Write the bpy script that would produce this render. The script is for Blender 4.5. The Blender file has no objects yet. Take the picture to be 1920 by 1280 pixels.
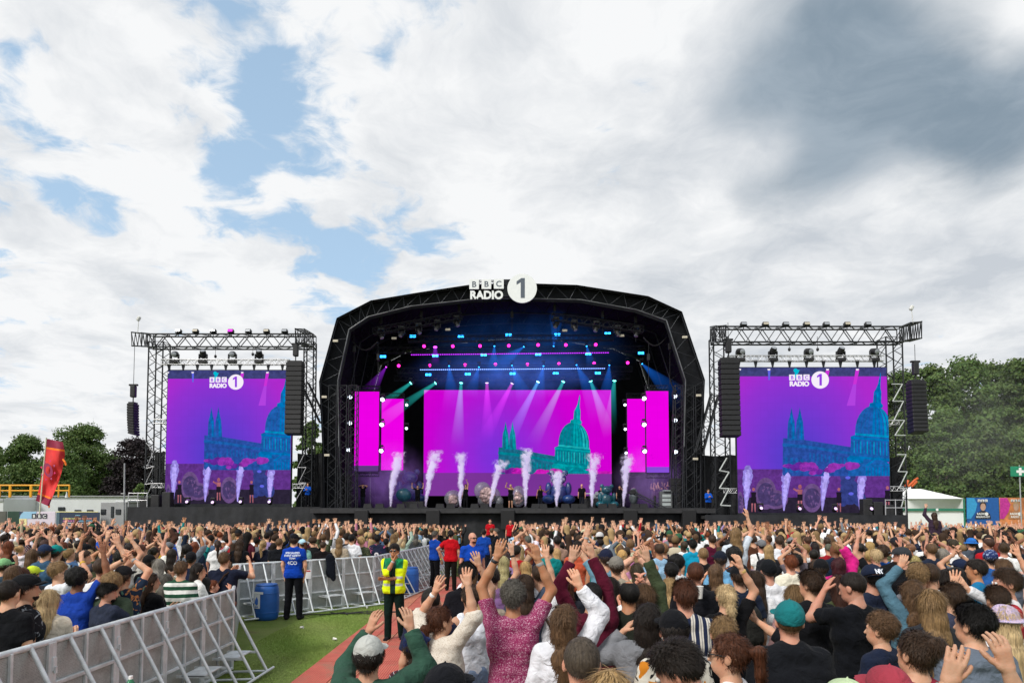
import bpy, math, random
import numpy as np
from mathutils import Vector, Matrix, Euler
R=math.radians
random.seed(11); RNG=np.random.default_rng(7)
scene=bpy.context.scene
COL=scene.collection
# ---------------------------------------------------------------- camera
F=1280.0; PITCH=2.8; CAMZ=2.35; CY=895.4
cam_d=bpy.data.cameras.new("camera"); cam=bpy.data.objects.new("camera",cam_d); COL.objects.link(cam)
cam.location=(0,0,CAMZ); cam.rotation_euler=(R(90+PITCH),0,0)
cam_d.sensor_width=36; cam_d.lens=24; cam_d.shift_y=255.4/1920; cam_d.clip_end=3000; cam_d.clip_start=.05
scene.camera=cam
def pdir(px,py):
    u=(px-960)/F; v=(CY-py)/F; c,s=math.cos(R(PITCH)),math.sin(R(PITCH))
    return Vector((u, c-v*s, s+v*c))
def at(px,py,Y):
    d=pdir(px,py); t=Y/d.y
    return Vector((d.x*t, Y, CAMZ+d.z*t))
# ---------------------------------------------------------------- world
SUN_EL,SUN_AZ=42,-138   # sun behind the camera to the left, veiled by cloud
world=bpy.data.worlds.new("World"); scene.world=world; world.use_nodes=True
wn=world.node_tree.nodes; wl=world.node_tree.links; wn.clear()
def NN(nt,t,**kw):
    n=nt.nodes.new(t)
    for k,v in kw.items(): setattr(n,k,v)
    return n
def MA(nt,op,a,b=None,c=None,clamp=False):
    n=nt.nodes.new('ShaderNodeMath'); n.operation=op; n.use_clamp=clamp
    for i,x in enumerate((a,b,c)):
        if x is None: continue
        if isinstance(x,(int,float)): n.inputs[i].default_value=x
        else: nt.links.new(x,n.inputs[i])
    return n.outputs[0]
def SS(nt,x,a,b,lo=0.,hi=1.):
    n=nt.nodes.new('ShaderNodeMapRange'); n.interpolation_type='SMOOTHSTEP'
    n.inputs[1].default_value=a;n.inputs[2].default_value=b;n.inputs[3].default_value=lo;n.inputs[4].default_value=hi
    nt.links.new(x,n.inputs[0]); return n.outputs[0]
def MIX(nt,f,a,b,bt='MIX'):
    n=nt.nodes.new('ShaderNodeMix'); n.data_type='RGBA'; n.blend_type=bt
    for i,x in ((0,f),(6,a),(7,b)):
        if isinstance(x,(int,float)): n.inputs[i].default_value=x
        elif isinstance(x,tuple): n.inputs[i].default_value=(*x,1) if len(x)==3 else x
        else: nt.links.new(x,n.inputs[i])
    return n.outputs[2]
def NOI(nt,vec,scale,detail=8,rough=.55,dist=0.,lac=2.):
    n=nt.nodes.new('ShaderNodeTexNoise'); n.inputs['Scale'].default_value=scale; n.inputs['Detail'].default_value=detail
    n.inputs['Roughness'].default_value=rough; n.inputs['Distortion'].default_value=dist
    if vec is not None: nt.links.new(vec,n.inputs['Vector'])
    return n.outputs[0]
def build_world():
    nt=world.node_tree
    sky=NN(nt,'ShaderNodeTexSky',sky_type='NISHITA',sun_disc=False,sun_elevation=R(SUN_EL),sun_rotation=R(SUN_AZ),air_density=1.1,dust_density=.8,ozone_density=1.6)
    tc=NN(nt,'ShaderNodeTexCoord'); d=tc.outputs['Generated']
    nrm=NN(nt,'ShaderNodeVectorMath',operation='NORMALIZE'); nt.links.new(d,nrm.inputs[0]); d=nrm.outputs[0]
    sp=NN(nt,'ShaderNodeSeparateXYZ'); nt.links.new(d,sp.inputs[0])
    z=MA(nt,'ADD',MA(nt,'MAXIMUM',sp.outputs[2],0.),.16)
    cb=NN(nt,'ShaderNodeCombineXYZ')
    nt.links.new(MA(nt,'DIVIDE',sp.outputs[0],z),cb.inputs[0]); nt.links.new(MA(nt,'DIVIDE',sp.outputs[1],z),cb.inputs[1])
    P=cb.outputs[0]
    def mask(px,py,r):
        v=pdir(px,py); k=1/v.length_squared; rr=(r/F)*k**.75; v=v.normalized()
        dn=NN(nt,'ShaderNodeVectorMath',operation='DOT_PRODUCT'); nt.links.new(d,dn.inputs[0]); dn.inputs[1].default_value=v
        return MA(nt,'EXPONENT',MA(nt,'MULTIPLY',MA(nt,'SUBTRACT',dn.outputs['Value'],1.),2/rr**2))
    def total(lst):
        s=None
        for px,py,r,w in lst:
            m=MA(nt,'MULTIPLY',mask(px,py,r),w)
            s=m if s is None else MA(nt,'ADD',s,m)
        return s
    blue=total([(515,125,80,.8),(500,220,62,.72),(655,235,60,.75),(440,30,75,.9),(500,60,50,.4),(710,120,40,.5),(400,260,40,.55),(425,335,55,.6),
                (640,470,100,.75),(560,430,70,.45),(30,240,55,.6),(120,370,45,.6),(205,425,45,.7),(340,205,30,.5),(700,555,90,.5),(450,320,40,.5),
                (1010,430,30,.3),(1790,530,40,.25),(90,250,40,.5),(620,60,60,.3),(20,100,25,.4),(770,240,25,.5)])
    solid=total([(150,90,220,.9),(700,30,75,.9),(680,165,50,.6),(980,280,240,1.),(1500,300,500,1.1),(1800,120,330,1.9),(1300,480,300,.6),(200,570,220,.6),(590,300,90,.5),(470,60,35,.55),(560,90,30,.4)])
    warp=NN(nt,'ShaderNodeTexNoise'); warp.inputs['Scale'].default_value=3.; warp.inputs['Detail'].default_value=4; nt.links.new(P,warp.inputs[0])
    wv=NN(nt,'ShaderNodeVectorMath',operation='MULTIPLY_ADD'); nt.links.new(warp.outputs[1],wv.inputs[0]); wv.inputs[1].default_value=(.28,.28,0); nt.links.new(P,wv.inputs[2]); PW=wv.outputs[0]
    n1=NOI(nt,PW,4.6,15,.60,.0); n2=NOI(nt,P,1.3,5,.5,.3)
    cov=MA(nt,'ADD',MA(nt,'MULTIPLY',MA(nt,'SUBTRACT',n1,.5),3.3),MA(nt,'MULTIPLY',MA(nt,'SUBTRACT',n2,.5),1.2))
    cov=MA(nt,'ADD',cov,.92)
    cov=MA(nt,'SUBTRACT',MA(nt,'ADD',cov,MA(nt,'MULTIPLY',solid,.30)),MA(nt,'MULTIPLY',MA(nt,'MINIMUM',blue,1.2),.66))
    cov=MA(nt,'ADD',cov,SS(nt,sp.outputs[2],0.,.40,.22,.0))
    alpha=SS(nt,cov,.36,.86)
    # undersides: dark blue-grey deck at the upper right with a ragged lower edge
    dark=total([(1740,60,260,.8),(1500,120,170,.75),(1900,240,150,1.15),(1400,190,80,.55),(1640,210,150,.7),(1470,350,75,.75),(1570,310,75,.6),(1390,375,50,.45),(1560,-20,180,.6),(1340,215,45,.4),(1930,20,60,-.45),(1870,110,50,-.25),(1450,290,50,-.35),(1780,240,110,.35),(1230,235,35,.35),(1760,560,120,.28),(1500,545,120,.28),(1350,600,100,.22),(960,60,140,.14)])
    n3=NOI(nt,PW,3.4,12,.60,.0)
    dk=SS(nt,MA(nt,'ADD',dark,MA(nt,'MULTIPLY',MA(nt,'SUBTRACT',n3,.5),1.25)),.28,1.55)
    # soft grey modelling of the white clouds
    sv=NN(nt,'ShaderNodeMapping'); sv.inputs['Location'].default_value=(3.1,.56,0); nt.links.new(PW,sv.inputs[0])
    n4=NOI(nt,sv.outputs[0],2.6,12,.62,.0)
    right=total([(1250,80,200,.4),(1200,330,120,.1),(1800,560,350,.6),(1400,520,250,.5),(960,60,160,.5),(560,270,60,.5),(720,330,90,.4),(1150,560,150,.3)])
    sh=MA(nt,'ADD',MA(nt,'MULTIPLY',MA(nt,'SUBTRACT',n4,.46),3.4),MA(nt,'MULTIPLY',right,.55),clamp=True)
    white=MIX(nt,sh,(8.9,9.0,9.1),(5.6,6.0,6.5))
    edge=MIX(nt,SS(nt,cov,.75,1.15,.6,.0),white,(8.6,8.7,8.8))
    cloud=MIX(nt,dk,white,MIX(nt,SS(nt,n4,.35,.65),(2.3,3.0,3.7),(3.5,4.2,4.9)))
    skyc=MIX(nt,1.,sky.outputs[0],(1.2,1.25,1.2),'MULTIPLY')
    skyc=MIX(nt,SS(nt,sp.outputs[2],.02,.62,.9,.62),skyc,(4.9,6.9,9.1))
    fin=MIX(nt,alpha,skyc,cloud)
    bg=NN(nt,'ShaderNodeBackground'); bg.inputs[1].default_value=.096
    nt.links.new(fin,bg.inputs[0]); out=NN(nt,'ShaderNodeOutputWorld'); nt.links.new(bg.outputs[0],out.inputs[0])
build_world()
world.cycles.sampling_method='MANUAL'; world.cycles.sample_map_resolution=512
# ---------------------------------------------------------------- sun
sun_d=bpy.data.lights.new("sun",'SUN'); sun_d.energy=2.8; sun_d.angle=R(15); sun_d.color=(1,.95,.88)
sun=bpy.data.objects.new("sun",sun_d); COL.objects.link(sun)
_s=Vector((math.sin(R(SUN_AZ))*math.cos(R(SUN_EL)), math.cos(R(SUN_AZ))*math.cos(R(SUN_EL)), math.sin(R(SUN_EL))))
sun.rotation_euler=_s.to_track_quat('Z','Y').to_euler()
scene.view_settings.view_transform='Standard'; scene.view_settings.look='None'; scene.view_settings.gamma=1; scene.view_settings.exposure=0.13
scene.cycles.max_bounces=6; scene.cycles.volume_bounces=2; scene.cycles.transparent_max_bounces=12
scene.cycles.volume_max_steps=256
# ================================================================ materials
def mat(name,col,rough=.7,metal=0.,var=.12,vs=6.,bump=0.,bs=60.,spec=.4,emit=None,es=1.,coat=0.):
    m=bpy.data.materials.new(name); m.use_nodes=True; nt=m.node_tree; b=nt.nodes['Principled BSDF']
    b.inputs['Roughness'].default_value=rough; b.inputs['Metallic'].default_value=metal; b.inputs['Specular IOR Level'].default_value=spec
    if coat: b.inputs['Coat Weight'].default_value=coat
    tc=NN(nt,'ShaderNodeTexCoord').outputs['Object']
    c=tuple(col)
    if var>0:
        n=NOI(nt,tc,vs,5,.6); lo=tuple(x*(1-var) for x in c); hi=tuple(min(1,x*(1+var)) for x in c)
        nt.links.new(MIX(nt,SS(nt,n,.3,.7),lo,hi),b.inputs['Base Color'])
    else: b.inputs['Base Color'].default_value=(*c,1)
    if bump:
        bn=NN(nt,'ShaderNodeBump'); bn.inputs['Strength'].default_value=bump; bn.inputs['Distance'].default_value=.02
        nt.links.new(NOI(nt,tc,bs,4,.6),bn.inputs['Height']); nt.links.new(bn.outputs[0],b.inputs['Normal'])
    if emit: b.inputs['Emission Color'].default_value=(*emit,1); b.inputs['Emission Strength'].default_value=es
    return m
def emis(name,col,s=1.):
    m=bpy.data.materials.new(name); m.use_nodes=True; nt=m.node_tree; nt.nodes.clear()
    e=NN(nt,'ShaderNodeEmission'); e.inputs[0].default_value=(*col,1); e.inputs[1].default_value=s
    nt.links.new(e.outputs[0],NN(nt,'ShaderNodeOutputMaterial').inputs[0]); return m
def volmat(name,scat,dens,emitc=None,es=0.,tex=0.,ts=3.,aniso=0.):
    m=bpy.data.materials.new(name); m.use_nodes=True; nt=m.node_tree; nt.nodes.clear()
    v=NN(nt,'ShaderNodeVolumePrincipled'); v.inputs['Color'].default_value=(*scat,1); v.inputs['Density'].default_value=dens; v.inputs['Anisotropy'].default_value=aniso
    if emitc: v.inputs['Emission Color'].default_value=(*emitc,1); v.inputs['Emission Strength'].default_value=es
    if tex:
        tc=NN(nt,'ShaderNodeTexCoord').outputs['Object']
        nt.links.new(MA(nt,'MULTIPLY',SS(nt,NOI(nt,tc,ts,4,.6),.38,.62),dens*tex),v.inputs['Density'])
    nt.links.new(v.outputs[0],NN(nt,'ShaderNodeOutputMaterial').inputs[1]); return m
def ocm(name,rough=.8,kind='cloth',spec=.25):
    """material whose colour is the object's own colour"""
    m=bpy.data.materials.new(name); m.use_nodes=True; nt=m.node_tree; b=nt.nodes['Principled BSDF']
    oi=NN(nt,'ShaderNodeObjectInfo'); c=oi.outputs['Color']; tc=NN(nt,'ShaderNodeTexCoord').outputs['Object']
    b.inputs['Roughness'].default_value=rough; b.inputs['Specular IOR Level'].default_value=spec
    bn=NN(nt,'ShaderNodeBump'); bn.inputs['Distance'].default_value=.01
    if kind=='skin':
        n=NOI(nt,tc,9,4,.6); c=MIX(nt,SS(nt,n,.35,.7,0,.6),c,MIX(nt,1.,c,(1.04,.72,.62),'MULTIPLY')); rv=MA(nt,'MULTIPLY_ADD',oi.outputs['Random'],.3,.72); cbx=NN(nt,'ShaderNodeCombineXYZ'); [nt.links.new(rv,cbx.inputs[q]) for q in range(3)]; c=MIX(nt,1.,c,cbx.outputs[0],'MULTIPLY')
        b.inputs['Subsurface Weight'].default_value=.12; b.inputs['Subsurface Radius'].default_value=(.02,.008,.004); b.inputs['Subsurface Scale'].default_value=.5
        nt.links.new(NOI(nt,tc,90,3,.6),bn.inputs['Height']); bn.inputs['Strength'].default_value=.25
    elif kind=='hair':
        mp=NN(nt,'ShaderNodeMapping'); mp.inputs['Scale'].default_value=(90,90,7); nt.links.new(tc,mp.inputs[0])
        n=NOI(nt,mp.outputs[0],1,4,.7); c=MIX(nt,SS(nt,n,.3,.7),MIX(nt,1.,c,(.5,.47,.45),'MULTIPLY'),MIX(nt,1.,c,(1.45,1.4,1.3),'MULTIPLY'))
        nt.links.new(n,bn.inputs['Height']); bn.inputs['Strength'].default_value=.8
    else:
        n=NOI(nt,tc,7,5,.6); c=MIX(nt,SS(nt,n,.3,.7),MIX(nt,1.,c,(.84,.84,.84),'MULTIPLY'),MIX(nt,1.,c,(1.1,1.1,1.1),'MULTIPLY'))
        n2=NOI(nt,tc,14,4,.55,.6); nt.links.new(n2,bn.inputs['Height']); bn.inputs['Strength'].default_value=.85; bn.inputs['Distance'].default_value=.03
        b.inputs['Sheen Weight'].default_value=.03
    nt.links.new(bn.outputs[0],b.inputs['Normal']); nt.links.new(c,b.inputs['Base Color']); return m
# ================================================================ mesh building
class MB:
    def __init__(s): s.v=[]; s.f=[]; s.m=[]; s.sm=[]; s.cur=0
    def add(s,vs,fs,smooth=False):
        o=len(s.v); s.v.extend([tuple(x) for x in vs]); s.f.extend([tuple(o+i for i in f) for f in fs]); s.m.extend([s.cur]*len(fs)); s.sm.extend([smooth]*len(fs))
    def box(s,c,d,rot=None):
        vs=[Vector((x*d[0]/2,y*d[1]/2,z*d[2]/2)) for x in(-1,1) for y in(-1,1) for z in(-1,1)]
        if rot is not None:
            M=Euler(rot).to_matrix() if not isinstance(rot,Matrix) else rot
            vs=[M@v for v in vs]
        c=Vector(c); s.add([v+c for v in vs],[(0,1,3,2),(4,6,7,5),(0,4,5,1),(2,3,7,6),(0,2,6,4),(1,5,7,3)])
    def bbox(s,c,d,bev=.01,rot=None):
        hx,hy,hz=[q/2 for q in d]; b=min(bev,hx*.6,hy*.6,hz*.6); vs=[]
        def ring(z,k):
            X,Y=hx-k*b*.7,hy-k*b*.7
            return [Vector((x,y,z)) for x,y in((X,Y-b),(X-b,Y),(b-X,Y),(-X,Y-b),(-X,b-Y),(b-X,-Y),(X-b,-Y),(X,b-Y))]
        R0=[ring(-hz,1),ring(-hz+b,0),ring(hz-b,0),ring(hz,1)]
        for r in R0: vs+=r
        fs=[tuple(reversed(range(8))),tuple(range(24,32))]
        for k in range(3):
            for i in range(8):
                j=(i+1)%8; fs.append((k*8+i,k*8+j,k*8+8+j,k*8+8+i))
        if rot is not None:
            M=Euler(rot).to_matrix() if not isinstance(rot,Matrix) else rot
            vs=[M@v for v in vs]
        c=Vector(c); s.add([v+c for v in vs],fs)
    def tube(s,a,b,r,r2=None,n=6,caps=True,smooth=True):
        a=Vector(a);b=Vector(b); r2=r if r2 is None else r2; d=(b-a)
        if d.length<1e-6: return
        d.normalize(); u=d.orthogonal().normalized(); w=d.cross(u)
        vs=[]
        for p,q in((a,r),(b,r2)):
            for i in range(n):
                t=2*math.pi*i/n; vs.append(p+(u*math.cos(t)+w*math.sin(t))*q)
        fs=[(i,(i+1)%n,n+(i+1)%n,n+i) for i in range(n)]
        s.add(vs,fs,smooth)
        if caps: s.add(vs,[tuple(reversed(range(n))),tuple(range(n,2*n))])
    def path(s,pts,r,n=6):
        for a,b in zip(pts[:-1],pts[1:]): s.tube(a,b,r,n=n,caps=True)
    def ell(s,c,rad,n=12,m=8,rot=None):
        c=Vector(c); vs=[Vector((0,0,rad[2]))]
        for i in range(1,m):
            p=math.pi*i/m
            for j in range(n):
                t=2*math.pi*j/n; vs.append(Vector((rad[0]*math.sin(p)*math.cos(t),rad[1]*math.sin(p)*math.sin(t),rad[2]*math.cos(p))))
        vs.append(Vector((0,0,-rad[2])))
        fs=[(0,1+j,1+(j+1)%n) for j in range(n)]
        for i in range(m-2):
            for j in range(n):
                a=1+i*n+j;b=1+i*n+(j+1)%n; fs.append((a,a+n,b+n,b))
        e=len(vs)-1; o=1+(m-2)*n
        fs+=[(e,o+(j+1)%n,o+j) for j in range(n)]
        if rot is not None:
            M=Euler(rot).to_matrix() if not isinstance(rot,Matrix) else rot
            vs=[M@v for v in vs]
        s.add([v+c for v in vs],fs,True)
    def lathe(s,c,prof,n=16,axis=None):
        c=Vector(c); M=Matrix.Identity(3) if axis is None else Vector(axis).to_track_quat('Z','Y').to_matrix()
        vs=[];fs=[]
        for r,z in prof:
            for j in range(n):
                t=2*math.pi*j/n; vs.append(c+M@Vector((r*math.cos(t),r*math.sin(t),z)))
        for i in range(len(prof)-1):
            for j in range(n): fs.append((i*n+j,i*n+(j+1)%n,(i+1)*n+(j+1)%n,(i+1)*n+j))
        s.add(vs,fs,True); s.add(vs,[tuple(reversed(range(n))),tuple(range((len(prof)-1)*n,len(prof)*n))])
    def prism(s,pts,y0,y1,ax=1):
        """polygon (x,z) extruded along y"""
        n=len(pts); vs=[(x,y0,z) for x,z in pts]+[(x,y1,z) for x,z in pts]
        s.add(vs,[tuple(range(n)),tuple(range(2*n-1,n-1,-1))]+[(i,i+n,(i+1)%n+n,(i+1)%n) for i in range(n)])
    def truss(s,A,B,w,h,bay,rc=.035,rb=.018,up=Vector((0,0,1)),tri=False,faces=(0,1,2,3)):
        A=Vector(A);B=Vector(B);d=B-A;L=d.length;d.normalize(); up=(up-d*up.dot(d)).normalized(); sd=d.cross(up)
        if tri: off=[(-.5,.5),(.5,.5),(0,-.5)]
        else: off=[(-.5,.5),(.5,.5),(.5,-.5),(-.5,-.5)]
        ch=[sd*(a*w)+up*(b*h) for a,b in off]
        for c in ch: s.tube(A+c,B+c,rc,n=5)
        n=max(1,round(L/bay)); k=len(ch)
        for i in range(n):
            p=A+d*(L*i/n); q=A+d*(L*(i+1)/n); md=(p+q)/2
            for j in range(k):
                if j not in faces: continue
                a,b=ch[j],ch[(j+1)%k]
                s.tube(p+a,md+b,rb,n=4,caps=False); s.tube(md+b,q+a,rb,n=4,caps=False)
        for p in(A,B):
            for j in range(k): s.tube(p+ch[j],p+ch[(j+1)%k],rb,n=4,caps=False)
    def build(s,name,mats,parent=None,loc=None):
        me=bpy.data.meshes.new(name); 
        off=Vector((0,0,0)) if loc is None else Vector(loc)
        q=parent
        while q is not None: off=off+q.location; q=q.parent
        me.from_pydata([tuple(Vector(v)-off) for v in s.v],[],s.f)
        ms=mats if isinstance(mats,(list,tuple)) else [mats]
        for x in ms: me.materials.append(x)
        me.polygons.foreach_set('material_index',s.m); me.polygons.foreach_set('use_smooth',s.sm); me.update()
        o=bpy.data.objects.new(name,me); COL.objects.link(o); o.parent=parent
        if loc is not None and parent is None: o.location=loc
        elif loc is not None: o.location=Vector(loc)
        return o
def tag(o,label=None,cat=None,group=None,kind=None):
    if label: o['label']=label
    if cat: o['category']=cat
    if group: o['group']=group
    if kind: o['kind']=kind
    return o
def thing(name,label,cat,loc=(0,0,0),group=None):
    o=bpy.data.objects.new(name,None); COL.objects.link(o); o.location=loc; o.empty_display_size=.2
    return tag(o,label,cat,group)
def npmesh(name,V,Fq,mats,smooth=True,parent=None,colors=None,midx=None):
    """fast mesh from numpy arrays; Fq (n,3) or (n,4)"""
    V=np.asarray(V,np.float32); Fq=np.asarray(Fq,np.int32); k=Fq.shape[1]
    me=bpy.data.meshes.new(name); me.vertices.add(len(V)); me.vertices.foreach_set('co',V.ravel())
    me.loops.add(Fq.size); me.loops.foreach_set('vertex_index',Fq.ravel())
    me.polygons.add(len(Fq)); me.polygons.foreach_set('loop_start',np.arange(len(Fq),dtype=np.int32)*k)
    me.polygons.foreach_set('loop_total',np.full(len(Fq),k,np.int32))
    ms=mats if isinstance(mats,(list,tuple)) else [mats]
    for x in ms: me.materials.append(x)
    if midx is not None: me.polygons.foreach_set('material_index',np.asarray(midx,np.int32))
    if smooth: me.polygons.foreach_set('use_smooth',np.ones(len(Fq),bool))
    me.update(calc_edges=True)
    if colors is not None:
        a=me.color_attributes.new('Col','FLOAT_COLOR','POINT'); c=np.ones((len(V),4),np.float32); c[:,:3]=colors; a.data.foreach_set('color',c.ravel())
    o=bpy.data.objects.new(name,me); COL.objects.link(o); o.parent=parent; return o
def text_mesh(s,size,bold=.0,ext=.0,sx=1.,align='CENTER'):
    cu=bpy.data.curves.new('t','FONT'); cu.body=s; cu.size=size; cu.offset=bold; cu.extrude=ext; cu.align_x=align; cu.resolution_u=4
    o=bpy.data.objects.new('t',cu); COL.objects.link(o); dg=bpy.context.evaluated_depsgraph_get(); me=bpy.data.meshes.new_from_object(o.evaluated_get(dg))
    vs=[(v.co.x*sx,v.co.y,v.co.z) for v in me.vertices]; fs=[tuple(p.vertices) for p in me.polygons]
    bpy.data.objects.remove(o); bpy.data.curves.remove(cu); bpy.data.meshes.remove(me); return vs,fs
def put_text(mb,s,org,size,bold=.0,ext=.01,sx=1.,right=Vector((1,0,0)),up=Vector((0,0,1)),align='CENTER'):
    vs,fs=text_mesh(s,size,bold,ext,sx,align); n=right.cross(up); org=Vector(org)
    mb.add([org+right*x+up*y+n*z for x,y,z in vs],fs)
# ================================================================ SDF figures
def surfnet(Fd,org,h):
    S=Fd<0; dims=tuple(n-1 for n in Fd.shape); N=dims[0]*dims[1]*dims[2]
    allc=[];allp=[];quads=[]
    for ax in range(3):
        a=[slice(None)]*3;b=[slice(None)]*3;a[ax]=slice(0,-1);b[ax]=slice(1,None)
        s0=S[tuple(a)];s1=S[tuple(b)];m=s0!=s1; idx=np.argwhere(m)
        if len(idx)==0: continue
        f0=Fd[tuple(a)][m];f1=Fd[tuple(b)][m];t=f0/(f0-f1)
        p=idx.astype(np.float64);p[:,ax]+=t
        o1,o2=[(1,2),(2,0),(0,1)][ax]
        ok=(idx[:,o1]>0)&(idx[:,o2]>0)&(idx[:,o1]<dims[o1])&(idx[:,o2]<dims[o2]); idx=idx[ok];p=p[ok];ins=s0[m][ok]
        q=[]
        for d1,d2 in((-1,-1),(0,-1),(0,0),(-1,0)):
            c=idx.copy();c[:,o1]+=d1;c[:,o2]+=d2
            fl=(c[:,0]*dims[1]+c[:,1])*dims[2]+c[:,2]; q.append(fl);allc.append(fl);allp.append(p)
        q=np.stack(q,1); q[~ins]=q[~ins][:,::-1]; quads.append(q)
    if not allc: return np.zeros((0,3)),np.zeros((0,4),int)
    C=np.concatenate(allc);Pp=np.concatenate(allp);Q=np.concatenate(quads)
    u,inv=np.unique(C,return_inverse=True); cnt=np.bincount(inv).astype(float)
    V=np.stack([np.bincount(inv,Pp[:,k])/cnt for k in range(3)],1)
    return V*h+np.asarray(org),np.searchsorted(u,Q)
def wob(X,Y,Z,f,seed,an=(1,1,1)):
    r=np.random.default_rng(seed); o=0
    for i in range(4):
        k=r.normal(size=3)*np.array(an); k*=f*(1+.7*i)/np.linalg.norm(k)*1.; o=o+np.sin(X*k[0]+Y*k[1]+Z*k[2]+r.uniform(0,6.28))/(1+.5*i)
    return o/2.2
def cap(a,b,ra,rb=None,k=.03,sq=None,flat=0): return ('c',np.array(a,float),np.array(b,float),ra,ra if rb is None else rb,k,sq,flat)
def ell(c,r,M=None,k=.02): return ('e',np.array(c,float),np.array(r,float),M,k)
def plane(p,n): return ('p',np.array(p,float),np.array(n,float))     # keeps the side the normal points to
def sub(pr): return ('s',pr)
def _pd(pr,X,Y,Z):
    if pr[0]=='c':
        _,a,b,ra,rb,k,sq,flat=pr; d=b-a; 
        px,py,pz=X-a[0],Y-a[1],Z-a[2]
        if sq is not None: # squeeze along unit axis sq[:3] by factor sq[3]
            n=np.array(sq[:3]); s=(px*n[0]+py*n[1]+pz*n[2])*(1/sq[3]-1); px=px+s*n[0];py=py+s*n[1];pz=pz+s*n[2]
            dn=d@n; d=d+n*dn*(1/sq[3]-1)
        L=max(d@d,1e-9); t=(px*d[0]+py*d[1]+pz*d[2])/L; tc=np.clip(t,0,1)
        r=np.sqrt((px-d[0]*tc)**2+(py-d[1]*tc)**2+(pz-d[2]*tc)**2)-(ra+(rb-ra)*tc)
        if sq is not None: r=r*(.5+.5*sq[3])
        if flat: r=np.maximum(r,(t-1)*math.sqrt(L)-.004)   # square end at b (cuffs, hems)
        return r
    if pr[0]=='e':
        _,c,r,M,k=pr; px,py,pz=X-c[0],Y-c[1],Z-c[2]
        if M is not None:
            q=[M[0][i]*px+M[1][i]*py+M[2][i]*pz for i in range(3)]; px,py,pz=q
        k0=np.sqrt((px/r[0])**2+(py/r[1])**2+(pz/r[2])**2); k1=np.sqrt((px/r[0]**2)**2+(py/r[1]**2)**2+(pz/r[2]**2)**2)+1e-9
        return k0*(k0-1)/k1
def _bb(pr):
    if pr[0]=='c': r=max(pr[3],pr[4]); return np.minimum(pr[1],pr[2])-r,np.maximum(pr[1],pr[2])+r
    r=max(pr[2]) if pr[3] is not None else pr[2]; return pr[1]-r,pr[1]+r
def _sdf_grid(prims,h,noise=None):
    add=[p for p in prims if p[0] in 'ce']
    if not add: return None
    bbs=[_bb(p) for p in add]; mg=2.5*h+.02
    lo=np.min([b[0] for b in bbs],0)-mg; hi=np.max([b[1] for b in bbs],0)+mg
    n=np.ceil((hi-lo)/h).astype(int)+1; ax=[lo[i]+np.arange(n[i])*h for i in range(3)]
    D=np.full(n,.5,np.float32)
    G=lambda s:(ax[0][s[0]][:,None,None],ax[1][s[1]][None,:,None],ax[2][s[2]][None,None,:])
    for p,(a,b) in zip(add,bbs):
        k=p[5] if p[0]=='c' else p[4]; m=k*1.2+2*h+.012
        s=tuple(slice(max(0,int((a[i]-m-lo[i])/h)),min(n[i],int((b[i]+m-lo[i])/h)+2)) for i in range(3))
        d=_pd(p,*G(s)); o=D[s]
        if k>0: q=np.maximum(k-np.abs(o-d),0)/k; D[s]=np.minimum(o,d)-q*q*k*.25
        else: D[s]=np.minimum(o,d)
    X,Y,Z=G((slice(None),)*3)
    if noise is not None:
        m=np.abs(D)<.06; i=np.nonzero(m); x,y,z=ax[0][i[0]],ax[1][i[1]],ax[2][i[2]]
        for amp,f,seed,an in noise: D[m]+=(amp*wob(x,y,z,f,seed,an)).astype(np.float32)
    for p in prims:
        if p[0]=='p': D=np.maximum(D,-((X-p[1][0])*p[2][0]+(Y-p[1][1])*p[2][1]+(Z-p[1][2])*p[2][2]))
        elif p[0]=='s': D=np.maximum(D,-_pd(p[1],X,Y,Z))
    return D,lo,ax
def sdf_mesh(prims,h,noise=None):
    g=_sdf_grid(prims,h,noise)
    if g is None: return np.zeros((0,3)),np.zeros((0,4),int)
    D,lo,ax=g; D[[0,-1]]=.5;D[:,[0,-1]]=.5;D[:,:,[0,-1]]=.5
    return surfnet(D.astype(np.float32),lo,h)
def rotm(yaw,pitch=0,roll=0): return np.array((Matrix.Rotation(R(yaw),3,'Z')@Matrix.Rotation(R(pitch),3,'X')@Matrix.Rotation(R(roll),3,'Y')))
def nrm(v): v=np.array(v,float); return v/(np.linalg.norm(v)+1e-9)
# ================================================================ people
SKIN=ocm('skin',.55,'skin',.35); HAIR=ocm('hair_fibre',.5,'hair',.25); CLOTH=ocm('cloth',.9,'cloth',.1); DENIM=ocm('trouser_cloth',.9,'cloth',.1); PLASTIC=ocm('hard_plastic',.35,'cloth',.5)
DARKGLASS=mat('dark_lens',(.01,.01,.012),.08,var=0,spec=.8)
METAL_W=mat('watch_steel',(.6,.6,.6),.25,.9,var=0)
ARMS={'down':((.25,.04,.84),0),'hang':((.27,.10,.88),0),'front':((.06,.33,1.22),1),'chest':((.10,.25,1.30),1),'clap':((.035,.36,1.42),1),'clapup':((.04,.10,1.84),2),
 'up':((.24,.08,1.93),3),'upin':((.12,.10,1.90),3),'upwide':((.42,.05,1.80),3),'wave':((.30,.14,1.78),3),'low':((.26,.24,1.62),3),'fwdup':((.16,.36,1.72),3),'phone':((.06,.30,1.56),1),'face':((.07,.22,1.52),1),
 'rail':((.22,.34,1.10),1),'hip':((.26,.02,1.0),4),'back':((.06,-.16,.98),0),'cross':((-.10,.20,1.14),1),'chin':((.02,.17,1.50),1),'pocket':((.20,.05,.88),0),'head':((.13,.02,1.66),4),'around':((.42,.18,1.30),1)}
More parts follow.
